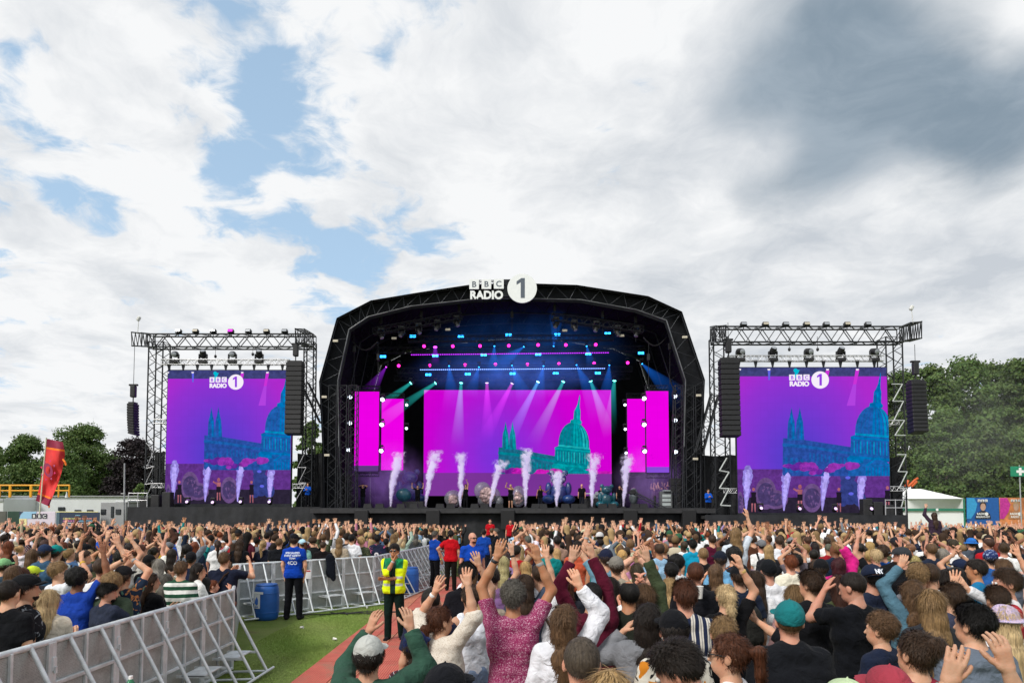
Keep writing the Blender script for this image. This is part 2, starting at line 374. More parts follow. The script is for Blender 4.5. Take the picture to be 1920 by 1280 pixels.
def hand_prims(W,f,n,sd,curl=.25,spread=.1,fist=0):
    f=nrm(f);n=np.array(n,float);n=nrm(n-f*(n@f)); t=np.cross(n,f)*(1 if sd<0 else -1)
    P=[cap(W-f*.035,W+f*.01,.026,.024,.015)]
    for o in(.022,0,-.022): P.append(cap(W+f*.02+t*o*.7,W+f*.082+t*o,.0155,.014,.012))
    cu=[curl*x for x in(.8,1,1.1,1.3)] if not fist else [1.5]*4
    for i,(o,L) in enumerate(((.031,.070),(.0105,.079),(-.0105,.073),(-.030,.058))):
        b=W+f*.088+t*o; a=0; d0=nrm(f+t*(spread*(1.5-i))); 
        for j,q in enumerate((.46,.30,.24)):
            a+=cu[i]*(.7 if j==0 else 1.); d=d0*math.cos(a)+n*math.sin(a); e=b+d*L*q*(1 if not fist else .8)
            P.append(cap(b,e,.0092-.0008*j,.0086-.0008*j,.004 if j else .006)); b=e
    b=W+f*.028+t*.026; d=nrm(t*.55+f*.8+n*.4)
    P.append(cap(W+f*.015,b,.017,.014,.012))
    for q in(.032,.027,.020): e=b+d*q; P.append(cap(b,e,.0115,.010,.005)); b=e; d=nrm(d+f*.35+n*.1)
    return P
def ik(S,T,pole,l1=.285,l2=.255):
    S=np.array(S,float);T=np.array(T,float);v=T-S;L=np.linalg.norm(v)
    if L>(l1+l2)*.985: T=S+v/L*(l1+l2)*.985; v=T-S; L=np.linalg.norm(v)
    a=(l1*l1-l2*l2+L*L)/(2*L); h=math.sqrt(max(l1*l1-a*a,0)); u=v/L; p=np.array(pole,float); p=nrm(p-u*(p@u))
    return S+u*a+p*h,T
def head_xf(sp):
    M=rotm(sp.get('hyaw',0),sp.get('hpitch',0),sp.get('hroll',0)); pv=np.array((0,-.005,1.53))
    return M,(lambda p:pv+M@(np.array(p,float)-pv)),pv
def xf_prims(pr,M,H):
    o=[]
    for p in pr:
        if p[0]=='c':
            sq=p[6]
            if sq is not None: q=M@np.array(sq[:3]); sq=(*q,sq[3])
            o.append(('c',H(p[1]),H(p[2]),p[3],p[4],p[5],sq,p[7]))
        elif p[0]=='e': o.append(('e',H(p[1]),p[2],[tuple(M[i]) for i in range(3)],p[4]))
        elif p[0]=='p': o.append(('p',H(p[1]),M@p[2]))
        elif p[0]=='s': o.append(('s',xf_prims([p[1]],M,H)[0]))
    return o
def hair_prims(st,ln):
    P=[];N=None; base=[.086,.106,.102]
    cut=plane((0,-.105,1.556),nrm((0,-.142,.19)))
    if st in('bald','none'): return [],None
    if st=='buzz': base=[.0815,.1015,.099]; N=[(.0008,70,3,(1,1,1))]; P=[ell((0,-.014,1.657),base),cut]
    elif st=='short': N=[(.0045,95,5,(1,1,.5)),(.006,28,6,(1,1,1))]; P=[ell((0,-.018,1.664),base),ell((0,.02,1.708),(.068,.07,.055)),cut]
    elif st=='balding': P=[ell((0,-.014,1.657),[.083,.103,.1]),cut,sub(ell((0,.01,1.77),(.055,.085,.05)))]; N=[(.001,60,3,(1,1,1))]
    elif st=='tousled': N=[(.008,55,5,(1,1,1)),(.006,25,9,(1,1,1))]; P=[ell((0,-.018,1.67),[.093,.112,.108]),cut]
    elif st=='curly': N=[(.011,62,5,(1,1,1)),(.008,30,8,(1,1,1))]; P=[ell((0,-.025,1.675),[.112,.125,.118]),plane((0,-.12,1.545),nrm((0,-.12,.2)))]
    elif st in('long','wavy','bob','longcurly'):
        e=1.47 if st=='bob' else 1.47-ln
        P=[ell((0,-.018,1.664),base),cap((0,-.03,1.64),(0,-.06,1.53),.088,.083,.03),cap((0,-.07,1.53),(0,-.115,max(e,1.38)),.083,.086,.03,(0,1,0,.5))]
        if e<1.38: P.append(cap((0,-.115,1.38),(0,-.145,e),.088,.05,.03,(0,1,0,.40)))
        P+=[sub(ell((0,.115,1.60),(.078,.105,.115))),sub(cap((0,.10,1.55),(0,.10,1.2),.09))]
        N=[(.0035,110,5,(1,1,.07)),(.004,45,15,(1,1,.15)),(.006,16,6,(1,1,.6))]
        if st in('wavy','longcurly'): N=[(.004,95,5,(1,1,.2)),(.010,34,6,(1,1,.8)),(.010,18,12,(1,1,1))]
    elif st in('pony','lowpony','highpony','braid'):
        z0={'pony':1.66,'lowpony':1.58,'highpony':1.73,'braid':1.55}[st]; y0={'highpony':-.08,'lowpony':-.09,'braid':-.08}.get(st,-.11)
        P=[ell((0,-.018,1.66),[.083,.104,.1]),cut]
        P2=[cap((0,y0,z0),(0,y0-.055,z0+.005),.03,.03,.02),cap((0,y0-.055,z0),(0,y0-.06,z0-.12),.034,.036,.02),cap((0,y0-.06,z0-.12),(0,-.15,z0-.12-ln*.8),.036,.016,.02,(0,1,0,.7))]
        N=[(.003,110,5,(1,1,.12)),(.004,40,6,(1,1,.4))]; P+=P2
    elif st=='bun': P=[ell((0,-.018,1.66),[.084,.105,.1]),cut,ell((0,-.125,1.70),(.05,.045,.048))]; N=[(.003,100,5,(1,1,.3)),(.004,40,6,(1,1,1))]
    if st in('pony','lowpony','highpony','braid','bun'):   # the knot hangs below the hair line, so it must not be cut
        c=[p for p in P if p[0]=='p']; P=[p for p in P if p[0]!='p']+[('hc',c[0])]
    return P,N
def hair_cutfix(P,M,H):
    """turn the hair-line cut of tied hair into a subtraction of face and neck"""
    o=[]
    for p in P:
        if p[0]=='hc': o+=xf_prims([sub(ell((0,.105,1.585),(.10,.115,.105))),sub(ell((0,.01,1.50),(.09,.085,.085)))],M,H)
        else: o+=xf_prims([p],M,H)
    return o
def strands(V,sp,M,H,n,rng):
    """thin ribbons of hair lying over the hair volume"""
    st=sp['hair']
    if len(V)<20 or st=='bald': return None
    pick=V[rng.integers(0,len(V),n)]; c=H((0,-.02,1.655))
    cc=np.where(pick[:,2:3]<c[2]-.06,np.stack([np.full(n,c[0]),np.full(n,c[1]),pick[:,2]],1),c)
    N=pick-cc; N/=np.linalg.norm(N,axis=1)[:,None]+1e-6
    longh=st in('long','wavy','bob','longcurly'); g=np.array([0,-.15,-1.]) if st!='tousled' else np.array([.1,.2,-.3])
    buz=st in('buzz','balding'); jit=rng.normal(size=(n,3))*(.16 if longh else .40 if st in('short','buzz','balding') else .75); seg=5 if longh else 3
    L=rng.uniform(.05,.12,(n,1)) if longh else rng.uniform(.008,.018,(n,1)) if buz else rng.uniform(.022,.046,(n,1))
    if st=='short': g=np.array([rng.normal()*.4,-.5,-.8])
    if st in('curly','longcurly','tousled'): L*=.8
    p=pick+N*.001; d=g+jit; rows=[]; w=.0030 if longh else .0012 if buz else .0026; cl=rng.integers(0,max(2,n//9),n); bump=rng.uniform(0,1,n)[cl%n][:,None]
    for k in range(seg+1):
        dd=d-N*(np.sum(d*N,1)[:,None]); dd/=np.linalg.norm(dd,axis=1)[:,None]+1e-6
        sdv=np.cross(dd,N); ww=w*(1-.85*k/seg)
        rows.append(p-sdv*ww); rows.append(p+sdv*ww)
        p=p+dd*L/seg+N*((.0016 if longh else .0006 if buz else .0036)*(1 if k<2 else .2))*(.4+1.2*bump)
        if st in('wavy','longcurly','curly'): d=d+rng.normal(size=(n,3))*.5
    VV=np.stack(rows,1).reshape(-1,3); m=2*(seg+1); b=(np.arange(n)*m)[:,None]; F_=[]
    for k in range(seg): F_.append(np.concatenate([b+2*k,b+2*k+1,b+2*k+3,b+2*k+2],1))
    return VV,np.concatenate(F_)
def joinm(lst):
    lst=[x for x in lst if x is not None and len(x[0])]
    if not lst: return np.zeros((0,3)),np.zeros((0,4),int)
    vs=[];fs=[];o=0
    for v,f in lst: vs.append(v);fs.append(f+o);o+=len(v)
    return np.concatenate(vs),np.concatenate(fs)
def figure(sp,res=.016,hres=.007,nstr=500,seed=1):
    """returns {part:(V,F)} for a standing figure that faces +Y; sp holds pose, build, hair and clothes"""
    w=sp.get('w',1.);fat=sp.get('fat',1.);out={}; rng=np.random.default_rng(seed)
    M,Hd,pv=head_xf(sp); lean=sp.get('lean',0)
    # ---- arms
    A={}
    for sd,key in((-1,'L'),(1,'R')):
        a=sp.get('arm'+key,'down'); kind=None
        if isinstance(a,str): t,kind=ARMS[a]; t=(t[0]*sd,t[1],t[2])
        else: t=(a[0]*sd,a[1],a[2]); kind=3 if t[2]>1.55 else 1
        up=max(0,min(1,(t[2]-1.3)/.5)); S=np.array((sd*(.166*w-.012*up),-.01,1.40+.05*up))
        pole=sp.get('pole',{}).get(sd) or {0:(sd*.5,-1,0),1:(sd*.8,-.3,-1),2:(sd*1,.1,-.2),3:(sd*.9,.25,-.35),4:(sd*1,-.2,.1)}[kind]
        E,W=ik(S,t,pole); f=nrm(W-E); nn={0:(-sd,.2,0),1:(-sd*.8,0,.3) if a!='rail' else (0,0,-1),2:(-sd,.25,0),3:(-sd*.25,1,0),4:(-sd,0,0)}[kind]
        if kind in(2,3): f=nrm(f+np.array((0,.1,.8)))
        if kind==3: nn=(-sd*rng.uniform(-.1,.8),1,0)
        if a=='rail': f=nrm(np.array((-sd*.5,.5,-.1)))
        A[sd]=(S,E,W,f,nn,kind)
    # ---- body
    B=[cap((-.07,0,.94),(.07,0,.94),.112,k=.05),cap((-.045,.012,1.09),(.045,.012,1.09),.105*fat,k=.07),cap((-.07*w,0,1.26),(.07*w,0,1.26),.110,k=.07),
       cap((-.12*w,-.012,1.375),(.12*w,-.012,1.375),.066,k=.05),cap((0,-.018,1.42),(0,0,1.56),.06*(.9+.1*fat),.054,.03)]
    for sd in(-1,1): B.append(cap((sd*.12*w,-.018,1.41),(sd*.02,-.018,1.475),.04,k=.04))
    legs=sp.get('legs',((.095,0,.0),(.095,0,.0))); LG=[]
    for sd,(fx,fy,_) in zip((-1,1),legs):
        hp=np.array((sd*.088,0,.90));an=np.array((sd*fx+sd*.012,fy-.03,.085));kn=(hp+an)/2+np.array((0,.03,.0)); LG.append((hp,kn,an,sd))
        B+=[cap(hp,kn,.088*(.8+.2*fat),.058,.03),cap(kn,an,.056,.038,.02),cap(an+(0,-.02,-.03),an+(sd*.02,.15,-.05),.04,.032,.02)]
    for sd in(-1,1):
        S,E,W,f,nn,kd=A[sd]; q=sp.get('thick',1.)
        B+=[cap(S,E,.05*q,.039*q,.04),cap(E,E+(W-E)*.45,.040*q,.038*q,.02),cap(E+(W-E)*.45,W,.037*q,.0255*q,.02)]
    HP=[ell((0,-.014,1.655),(.077,.097,.096)),ell((0,.028,1.615),(.062,.068,.098),k=.02),ell((0,.048,1.562),(.042,.042,.036),k=.03),cap((0,.088,1.635),(0,.108,1.603),.008,.012,.012),
        cap((-.035,.078,1.655),(.035,.078,1.655),.010,k=.015),cap((-.018,.088,1.573),(.018,.088,1.573),.009,k=.008),ell((-.079,-.004,1.622),(.011,.021,.031),k=.006),ell((.079,-.004,1.622),(.011,.021,.031),k=.006)]
    HP=xf_prims(HP,M,Hd)
    if sp.get('face'):
        # a finer head for faces that look at us
        hh=sp['face'] if isinstance(sp['face'],float) else .006
        eyes=xf_prims([sub(ell((s*.031,.101,1.637),(.016,.016,.009))) for s in(-1,1)]+[sub(cap((-.019,.102,1.5765),(.019,.102,1.5765),.0022))],M,Hd)
        hv=sdf_mesh(HP+xf_prims([cap((0,-.01,1.48),(0,0,1.56),.055,.054,.03)],M,Hd)+eyes,hh)
        body=[sdf_mesh(B,res),hv]
    else: body=[sdf_mesh(B+HP,res)]
    for sd in(-1,1):
        S,E,W,f,nn,kd=A[sd]
        hs=sp.get('hand',{}).get(sd,{}) 
        body.append(sdf_mesh(hand_prims(W,f,nn,sd,hs.get('curl',rng.uniform(.10,.48)),hs.get('spread',rng.uniform(.0,.13)),hs.get('fist',0)),hres))
    out['body']=joinm(body); out['_A']=A
    # ---- upper clothing
    sl=sp.get('sleeve','short'); g=sp.get('loose',.016); U=[]; hem=sp.get('hem',.86)
    if sl!='nude':
        U=[cap((-.075,0,.93),(.075,0,.93),.118+g*.8,k=.06),cap((-.055,.008,1.09),(.055,.008,1.09),.105*fat+g*1.1,k=.07),cap((-.073*w,0,1.26),(.073*w,0,1.26),.111+g,k=.07)]
        if sl in('tank','strap'): 
            for sd in(-1,1): U.append(cap((sd*.09,-.015,1.33),(sd*.088,-.015,1.43),.085,.056,.03))
        else:
            U+=[cap((-.055,-.03,1.435),(.055,-.03,1.435),.048+g*.5,k=.03),cap((-.115*w,-.012,1.37),(.115*w,-.012,1.37),.064+g*.75,k=.05)]
            for sd in(-1,1): U.append(cap((sd*.11*w,-.018,1.405),(sd*.05,-.018,1.45),.038+g*.5,k=.04))
            for sd in(-1,1):
                S,E,W,f,nn,kd=A[sd]
                if sl=='short': U.append(cap(S,S+(E-S)*.62,.052+g*.6,.047+g*.9,.045,None,1))
                elif sl=='mid': U+=[cap(S,E,.054+g*.6,.047+g*.6,.045),cap(E,E+(W-E)*.15,.047+g*.6,.045+g*.6,.02,None,1)]
                else: U+=[cap(S,E,.054+g*.7,.046+g*.6,.045),cap(E,E+(W-E)*.93,.046+g*.6,.033+g*.5,.025,None,1)]
        if sp.get('hood'): U+=[cap((-.07,-.085,1.43),(.07,-.085,1.43),.05,k=.03),cap((-.085,-.06,1.45),(-.07,.03,1.43),.03,k=.03),cap((.085,-.06,1.45),(.07,.03,1.43),.03,k=.03)]
        if sp.get('collar'): U+=[cap((-.045,-.065,1.462),(.045,-.065,1.462),.018,k=.012),cap((-.055,-.05,1.462),(-.05,.03,1.445),.016,k=.012),cap((.055,-.05,1.462),(.05,.03,1.445),.016,k=.012)]
        U.append(('h',hem))
        out['shirt']=sdf_mesh_h(U,res*.9,[(.0068,14,seed,(1,.6,.5)),(.0050,32,seed+1,(.7,.6,1)),(.0026,70,seed+2,(1,1,1))])
    # ---- lower clothing
    lo=sp.get('lower','trousers'); T=[cap((-.07,0,.94),(.07,0,.94),.122,k=.05)]
    if lo in('skirt',): T+=[cap((-.06,0,.9),(-.07,0,.62),.12,.14,.06,None,1),cap((.06,0,.9),(.07,0,.62),.12,.14,.06,None,1)]
    else:
        for hp,kn,an,sd in LG:
            if lo=='shorts': T.append(cap(hp,hp+(kn-hp)*.75,.10,.085,.03,None,1))
            else: T+=[cap(hp,kn,.097*(.8+.2*fat),.07,.03),cap(kn,an+(0,0,-.03),.07,.056,.02,None,1)]
    out['trousers']=sdf_mesh_h(T+[('t',1.0)],max(res*1.1,.014),[(.004,22,seed+4,(1,1,.5))])
    SH=[]
    for hp,kn,an,sd in LG: SH+=[cap(an+(0,-.03,-.035),an+(sd*.02,.16,-.05),.046,.038,.01),plane((0,0,.004),(0,0,1))]
    out['shoes']=sdf_mesh(SH,max(res,.014))
    # ---- hair and hats
    P,N=hair_prims(sp.get('hair','short'),sp.get('ln',.25))
    if P:
        P=hair_cutfix(P,M,Hd)
        if sp.get('hat') in('cap','capback','beanie'): P=P+xf_prims([sub(ell((0,-.012,1.74),(.2,.2,.065)))],M,Hd)
        hv=sdf_mesh(P,res*.7 if res<.02 else res*.8,N)
        sp=dict(sp); sp.setdefault('hair','short')
        out['hair']=joinm([hv,strands(hv[0],sp,M,Hd,nstr,rng)]) if nstr else hv
    ht=sp.get('hat'); T=None
    if ht in('cap','capback'):
        s=1 if ht=='cap' else -1
        T=[ell((0,-.014,1.668),(.092,.112,.108)),ell((0,.05*s,1.69),(.07,.065,.07)),cap((0,-.014,1.775),(0,-.014,1.779),.007,k=.004),('p',np.array((0,0,1.655)),nrm((0,-.32*s,1)))]
        brim=[cap((-.045,.095*s,1.683),(.045,.095*s,1.683),.062,k=.0,sq=(0,-.25*s,1,.13)),cap((-.03,.12*s,1.678),(.03,.12*s,1.678),.05,k=.01,sq=(0,-.25*s,1,.15))]
        if s<0: brim=[]; T.insert(0,ell((0,.0,1.67),(.09,.11,.10))); brim=[cap((-.045,-.10,1.665),(.045,-.10,1.665),.055,k=.0,sq=(0,.35,1,.13))]
        out['hat']=joinm([sdf_mesh(xf_prims(T,M,Hd),res*.6 if res<.02 else res*.8),sdf_mesh(xf_prims(brim,M,Hd),min(res*.5,.008))])
    elif ht=='bucket':
        T=[ell((0,-.014,1.69),(.098,.115,.088)),ell((0,-.014,1.652),(.15,.165,.022),k=.02),sub(ell((0,-.014,1.62),(.12,.13,.03)))]
        out['hat']=sdf_mesh(xf_prims(T,M,Hd),.009 if res<.02 else .014,[(.003,40,3,(1,1,1))])
    elif ht=='beanie': out['hat']=sdf_mesh(xf_prims([ell((0,-.018,1.68),(.094,.113,.105)),plane((0,-.1,1.60),nrm((0,-.06,.2)))],M,Hd),res*.7)
    if sp.get('beard'): out['beard']=sdf_mesh(xf_prims([ell((0,.045,1.56),(.051,.056,.042)),ell((0,.015,1.585),(.067,.058,.045)),plane((0,.07,1.588),nrm((0,.75,-1))),sub(ell((0,.115,1.578),(.022,.03,.008)))],M,Hd),.006 if res<.018 else .012,[(.0015,90,3,(1,1,1))])
    if sp.get('backpack'): out['backpack']=sdf_mesh([ell((0,-.22,1.18),(.155,.10,.22)),cap((-.08,-.2,1.05),(.08,-.2,1.05),.09,k=.05)]+[cap((s*.09,-.16,1.34),(s*.105,-.075,1.475),.02,.018,.02) for s in(-1,1)]+[cap((s*.105,-.075,1.48),(s*.11,.09,1.40),.018,.018,.02) for s in(-1,1)],.014,[(.006,20,9,(1,1,1))])
    if sp.get('strap'):
        pts=[(-.13,-.02,1.475),(-.06,-.125,1.40),(.04,-.16,1.24),(.12,-.135,1.08),(.17,-.02,.98)]
        if sp['strap']<0: pts=[(-x,y,z) for x,y,z in pts]
        out['strap']=sdf_mesh([cap(a,b,.014,k=.01) for a,b in zip(pts[:-1],pts[1:])],.009)
    return out
def sdf_mesh_h(P,h,noise):
    hem=[p for p in P if p[0]=='h']; top=[p for p in P if p[0]=='t']; Q=[p for p in P if p[0] not in 'ht']
    g=_sdf_grid(Q,h,noise); 
    if g is None: return np.zeros((0,3)),np.zeros((0,4),int)
    D,lo,ax=g; X=ax[0][:,None,None];Z=ax[2][None,None,:]
    D=D-.004
    if hem: D=np.maximum(D,np.where(np.abs(X)<.24,hem[0][1]-Z,-9)).astype(np.float32)
    if top: D=np.maximum(D,Z-top[0][1])
    D[[0,-1]]=.5;D[:,[0,-1]]=.5;D[:,:,[0,-1]]=.5
    return surfnet(D,lo,h)
def build_person(parts,cols,H=1.75,mats={},parent=None):
    """links one figure: body mesh on top, clothes and hair as its children"""
    body=npmesh('person',parts['body'][0],parts['body'][1],SKIN); body.color=(*cols['skin'],1)
    for k,m in(('shirt',CLOTH),('trousers',DENIM),('shoes',CLOTH),('hair',HAIR),('hat',CLOTH),('beard',HAIR),('backpack',CLOTH),('strap',CLOTH)):
        if k in parts and len(parts[k][0]):
            o=npmesh(k,parts[k][0],parts[k][1],mats.get(k,m),parent=body); o.color=(*cols.get(k,(.05,.05,.06)),1)
    s=H/1.75; body.scale=(s,s,s); return body
def copy_person(src,cols):
    b=src.copy(); COL.objects.link(b); b.color=(*cols['skin'],1)
    for c in src.children:
        k=c.name.split('.')[0]; d=c.copy(); COL.objects.link(d); d.parent=b
        if k in cols: d.color=(*cols[k],1)
    return b
# ================================================================ ground, path, barriers
def ground_mat():
    m=bpy.data.materials.new('trodden_grass'); m.use_nodes=True; nt=m.node_tree; b=nt.nodes['Principled BSDF']; b.inputs['Roughness'].default_value=.95; b.inputs['Specular IOR Level'].default_value=.15
    tc=NN(nt,'ShaderNodeTexCoord').outputs['Object']
    n=NOI(nt,tc,.9,8,.65); n2=NOI(nt,tc,14,6,.7); n3=NOI(nt,tc,70,3,.7)
    c=MIX(nt,SS(nt,n,.3,.7),(.17,.25,.055),(.26,.31,.10))
    c=MIX(nt,SS(nt,n2,.5,.75,0,.7),c,(.26,.21,.11)); c=MIX(nt,SS(nt,NOI(nt,tc,.55,4,.6,.5),.55,.68,0,.75),c,(.23,.17,.10)); c=MIX(nt,SS(nt,n3,.3,.7),c,MIX(nt,1.,c,(.45,.5,.4),'MULTIPLY'))
    nt.links.new(c,b.inputs['Base Color']); bn=NN(nt,'ShaderNodeBump'); bn.inputs['Distance'].default_value=.03; nt.links.new(n3,bn.inputs['Height']); nt.links.new(bn.outputs[0],b.inputs['Normal']); return m
def gz(y): return -.46*float(np.interp(y,[23,40,48,52],[0,1,1,0]))      # the field dips gently towards the stage
mb=MB(); S=1500; ys=[-60,0,12,23,26,29,32,35,38,40,44,48,50,52,60,120,3000]
for i in range(len(ys)-1): mb.add([(-S,ys[i],gz(ys[i])),(S,ys[i],gz(ys[i])),(S,ys[i+1],gz(ys[i+1])),(-S,ys[i+1],gz(ys[i+1]))],[(0,1,2,3)])
mb.v=[tuple(v) for v in mb.v]; tag(mb.build('ground',ground_mat()),kind='structure')
# trackway: red and faded panels with dark joints
def track_mat(c1,c2):
    m=bpy.data.materials.new('trackway_panel'); m.use_nodes=True; nt=m.node_tree; b=nt.nodes['Principled BSDF']; b.inputs['Roughness'].default_value=.8
    tc=NN(nt,'ShaderNodeTexCoord').outputs['Object']; n=NOI(nt,tc,2.2,8,.7); n2=NOI(nt,tc,45,4,.7)
    c=MIX(nt,SS(nt,n,.3,.7),c1,c2); c=MIX(nt,SS(nt,n2,.45,.8,0,.5),c,(.16,.10,.07)); c=MIX(nt,SS(nt,NOI(nt,tc,1.3,9,.75,.6),.5,.66,0,.75),c,(.30,.17,.11)); nt.links.new(c,b.inputs['Base Color'])
    w=NN(nt,'ShaderNodeTexWave'); w.inputs['Scale'].default_value=9; w.bands_direction='X'; nt.links.new(tc,w.inputs[0]); bn=NN(nt,'ShaderNodeBump'); bn.inputs['Distance'].default_value=.01; nt.links.new(w.outputs[1],bn.inputs['Height']); nt.links.new(bn.outputs[0],b.inputs['Normal']); return m
TM=[track_mat((.47,.085,.06),(.56,.13,.09)),track_mat((.50,.16,.09),(.58,.22,.13)),mat('track_joint',(.03,.02,.02),.9)]
mb=MB(); xs=[-3.02,-2.52,-2.2,-1.3,-.35]
mb.cur=2; mb.box((-1.68,12.3,.006),(2.64,24.6,.012))
k=0
for i in range(len(xs)-1):
    y=1.5; j=0
    while y<24:
        L=2.3; mb.cur=1 if (i*3+j)%5 in(1,2) else 0
        zz=.018+random.uniform(-.003,.003); mb.box(((xs[i]+xs[i+1])/2,y+L/2,zz),(xs[i+1]-xs[i]-.02,L-.02,.02),(random.uniform(-.002,.002),0,0)); y+=L; j+=1
tag(mb.build('path',TM),kind='structure')
# grass blades on the open strip
def grass_patch():
    n=150000; x=RNG.uniform(-4.6,-2.98,n); y=RNG.uniform(7.8,19.5,n)**1.0
    h=RNG.uniform(.012,.038,n)*(.7+.5*np.sin(x*3+y*2.1)); a=RNG.uniform(0,6.28,n); wd=RNG.uniform(.002,.0045,n); lx=RNG.normal(0,.014,n); ly=RNG.normal(0,.014,n)
    V=np.zeros((n,3,3)); V[:,0]=np.stack([x-np.cos(a)*wd,y-np.sin(a)*wd,0*x],1); V[:,1]=np.stack([x+np.cos(a)*wd,y+np.sin(a)*wd,0*x],1); V[:,2]=np.stack([x+lx,y+ly,np.abs(h)],1)
    t=RNG.uniform(0,1,n)[:,None,None]; patch=(.5+.5*np.sin(x*2.2+1)*np.sin(y*1.7))[:,None,None]*.5
    c=(1-t)*np.array([.18,.30,.05])+t*np.array([.30,.42,.11]); c=c*(1-patch*.6)+np.array([.33,.30,.12])*patch*.6
    m=bpy.data.materials.new('grass_blade'); m.use_nodes=True; nt=m.node_tree; b=nt.nodes['Principled BSDF']; b.inputs['Roughness'].default_value=.7; b.inputs['Specular IOR Level'].default_value=.2
    at_=NN(nt,'ShaderNodeAttribute'); at_.attribute_name='Col'; nt.links.new(at_.outputs[0],b.inputs['Base Color'])
    o=npmesh('grass',V.reshape(-1,3),np.arange(3*n).reshape(-1,3),m,False,None,np.repeat(c.reshape(n,3),3,0)); return o
tag(grass_patch(),'short worn grass on the open strip beside the red trackway','grass',kind='stuff')
# ---------------------------------------------------------------- crowd barriers
def perf_mat():
    m=bpy.data.materials.new('perforated_aluminium'); m.use_nodes=True; nt=m.node_tree; b=nt.nodes['Principled BSDF']; b.inputs['Roughness'].default_value=.5; b.inputs['Metallic'].default_value=.35
    tc=NN(nt,'ShaderNodeTexCoord').outputs['Object']; v=NN(nt,'ShaderNodeTexVoronoi'); v.inputs['Scale'].default_value=75; v.inputs['Randomness'].default_value=0.15; nt.links.new(tc,v.inputs[0])
    n=NOI(nt,tc,3,6,.7); c=MIX(nt,SS(nt,n,.3,.7),(.32,.35,.345),(.47,.51,.505)); c=MIX(nt,SS(nt,v.outputs[0],.25,.38,.75,0.),c,(.05,.045,.04)); c=MIX(nt,SS(nt,NOI(nt,tc,2.3,8,.75,.8),.52,.72,0,.55),c,(.16,.155,.13)); nt.links.new(c,b.inputs['Base Color']); return m
PERF=perf_mat(); ALU=mat('scuffed_aluminium',(.62,.66,.68),.45,.3,.18,6,.15,40)
def barrier_proto():
    """one module, 1 m along +X, public side -Y... braces on the +Y side"""
    t=thing('crowd_barrier','x','barrier',(0,0,0),'crowd control barriers')
    m=MB(); m.bbox((0,0,.60),(.97,.008,1.10),.002); m.build('panel',PERF,t)
    m=MB(); m.tube((-.50,0,1.18),(.50,0,1.18),.028,n=10)
    for sx in(-.475,0,.475): m.bbox((sx,.018,.60),(.05 if sx else .03,.03,1.15),.004)
    for z in(.05,.42,.80): m.bbox((0,.02,z),(.95,.03,.035),.004)
    m.box((.485,.035,.98),(.05,.02,.12)); m.box((.485,.05,.93),(.025,.02,.06)); m.build('frame',ALU,t)
    for sx in(-.24,.24):
        m=MB(); m.tube((sx,.02,1.16),(sx,.62,.06),.021,n=8); m.tube((sx,.02,1.16),(sx,.0,1.2),.02,n=6); m.tube((sx,.62,.06),(sx,.03,.04),.018,n=6); m.build('brace',ALU,t)
    m=MB(); m.tube((-.5,.62,.055),(.5,.62,.055),.02,n=6); m.build('foot_rail',ALU,t)
    m=MB(); m.bbox((0,.25,.34),(.5,.28,.02),.004); m.box((-.24,.25,.33),(.02,.42,.03)); m.box((.24,.25,.33),(.02,.42,.03)); m.build('step',ALU,t)
    return t
BP=barrier_proto(); _bp_used=[False]
def place_barrier(a,b,label):
    a=Vector(a);b=Vector(b); mid=(a+b)/2; ang=math.atan2(b.y-a.y,b.x-a.x)
    if not _bp_used[0]: o=BP; _bp_used[0]=True
    else:
        o=BP.copy(); COL.objects.link(o)
        for c in BP.children: d=c.copy(); COL.objects.link(d); d.parent=o
    o.location=(mid.x,mid.y,0); o.rotation_euler=(0,0,ang); o.scale=((b-a).length,1,1); o['label']=label; return o
ORD=['first','second','third','fourth','fifth','sixth','seventh','eighth','ninth','tenth','eleventh','twelfth','thirteenth','fourteenth','fifteenth','sixteenth','seventeenth','eighteenth','nineteenth','twentieth']+['%dth'%i for i in range(21,60)]
def run(pts,names):
    q=[];
    for a,b in zip(pts[:-1],pts[1:]):
        a=Vector(a);b=Vector(b);n=max(1,round((b-a).length)); q+=[(a+(b-a)*i/n,a+(b-a)*(i+1)/n) for i in range(n)]
    for i,(a,b) in enumerate(q): place_barrier(a,b,names%(ORD[i]))
# braces stand on the +Y side of a module run from a to b (left of the direction)
run([(-4.14,10.2),(-4.16,4.2)],'grey perforated barrier panel of the near-left fence, %s from its far corner')
run([(-5.9,14.9),(-4.14,10.2)][::-1],'grey barrier panel in the gate beside the near-left corner, %s from the corner')
run([(-2.82,26),(-2.85,23.1),(-3.15,20.5),(-3.55,17.6),(-4.8,16.3),(-6.1,15.0)],'grey barrier panel behind the grass strip, %s from the stage end')
run([(1.8,16.3),(-.45,17.0)][::1],'light grey barrier panel right of the red path, %s from its right end')
run([(-.45,17.0),(-.4,26)],'grey barrier panel on the right edge of the red path, %s towards the stage')
def barrel(x,y,label,grp='blue plastic barrels'):
    t=thing('barrel',label,'barrel',(x,y,0),grp); m=MB()
    m.lathe((x,y,0),[(.20,0),(.235,.03),(.25,.10),(.262,.25),(.262,.50),(.25,.66),(.235,.72),(.20,.75)],24)
    for z in(.17,.58): m.lathe((x,y,z),[(.25,-.02),(.268,0),(.25,.02)],24)
    m.build('drum',mat('blue_plastic',(.015,.10,.38),.45,0,.1,5,.1),t)
    m=MB(); m.lathe((x,y,.735),[(.225,0),(.232,.02),(.21,.035)],24); m.build('lid',mat('lid_blue',(.012,.08,.32),.5),t); return t
B1=barrel(-5.35,15.0,'blue plastic water barrel with white drop label standing by the fence corner')
m=MB(); pts=[(-.09,-.15),(.09,-.15),(.09,.15),(-.09,.15)]; c=Vector((-5.35-.10,15.0-.268,.44))
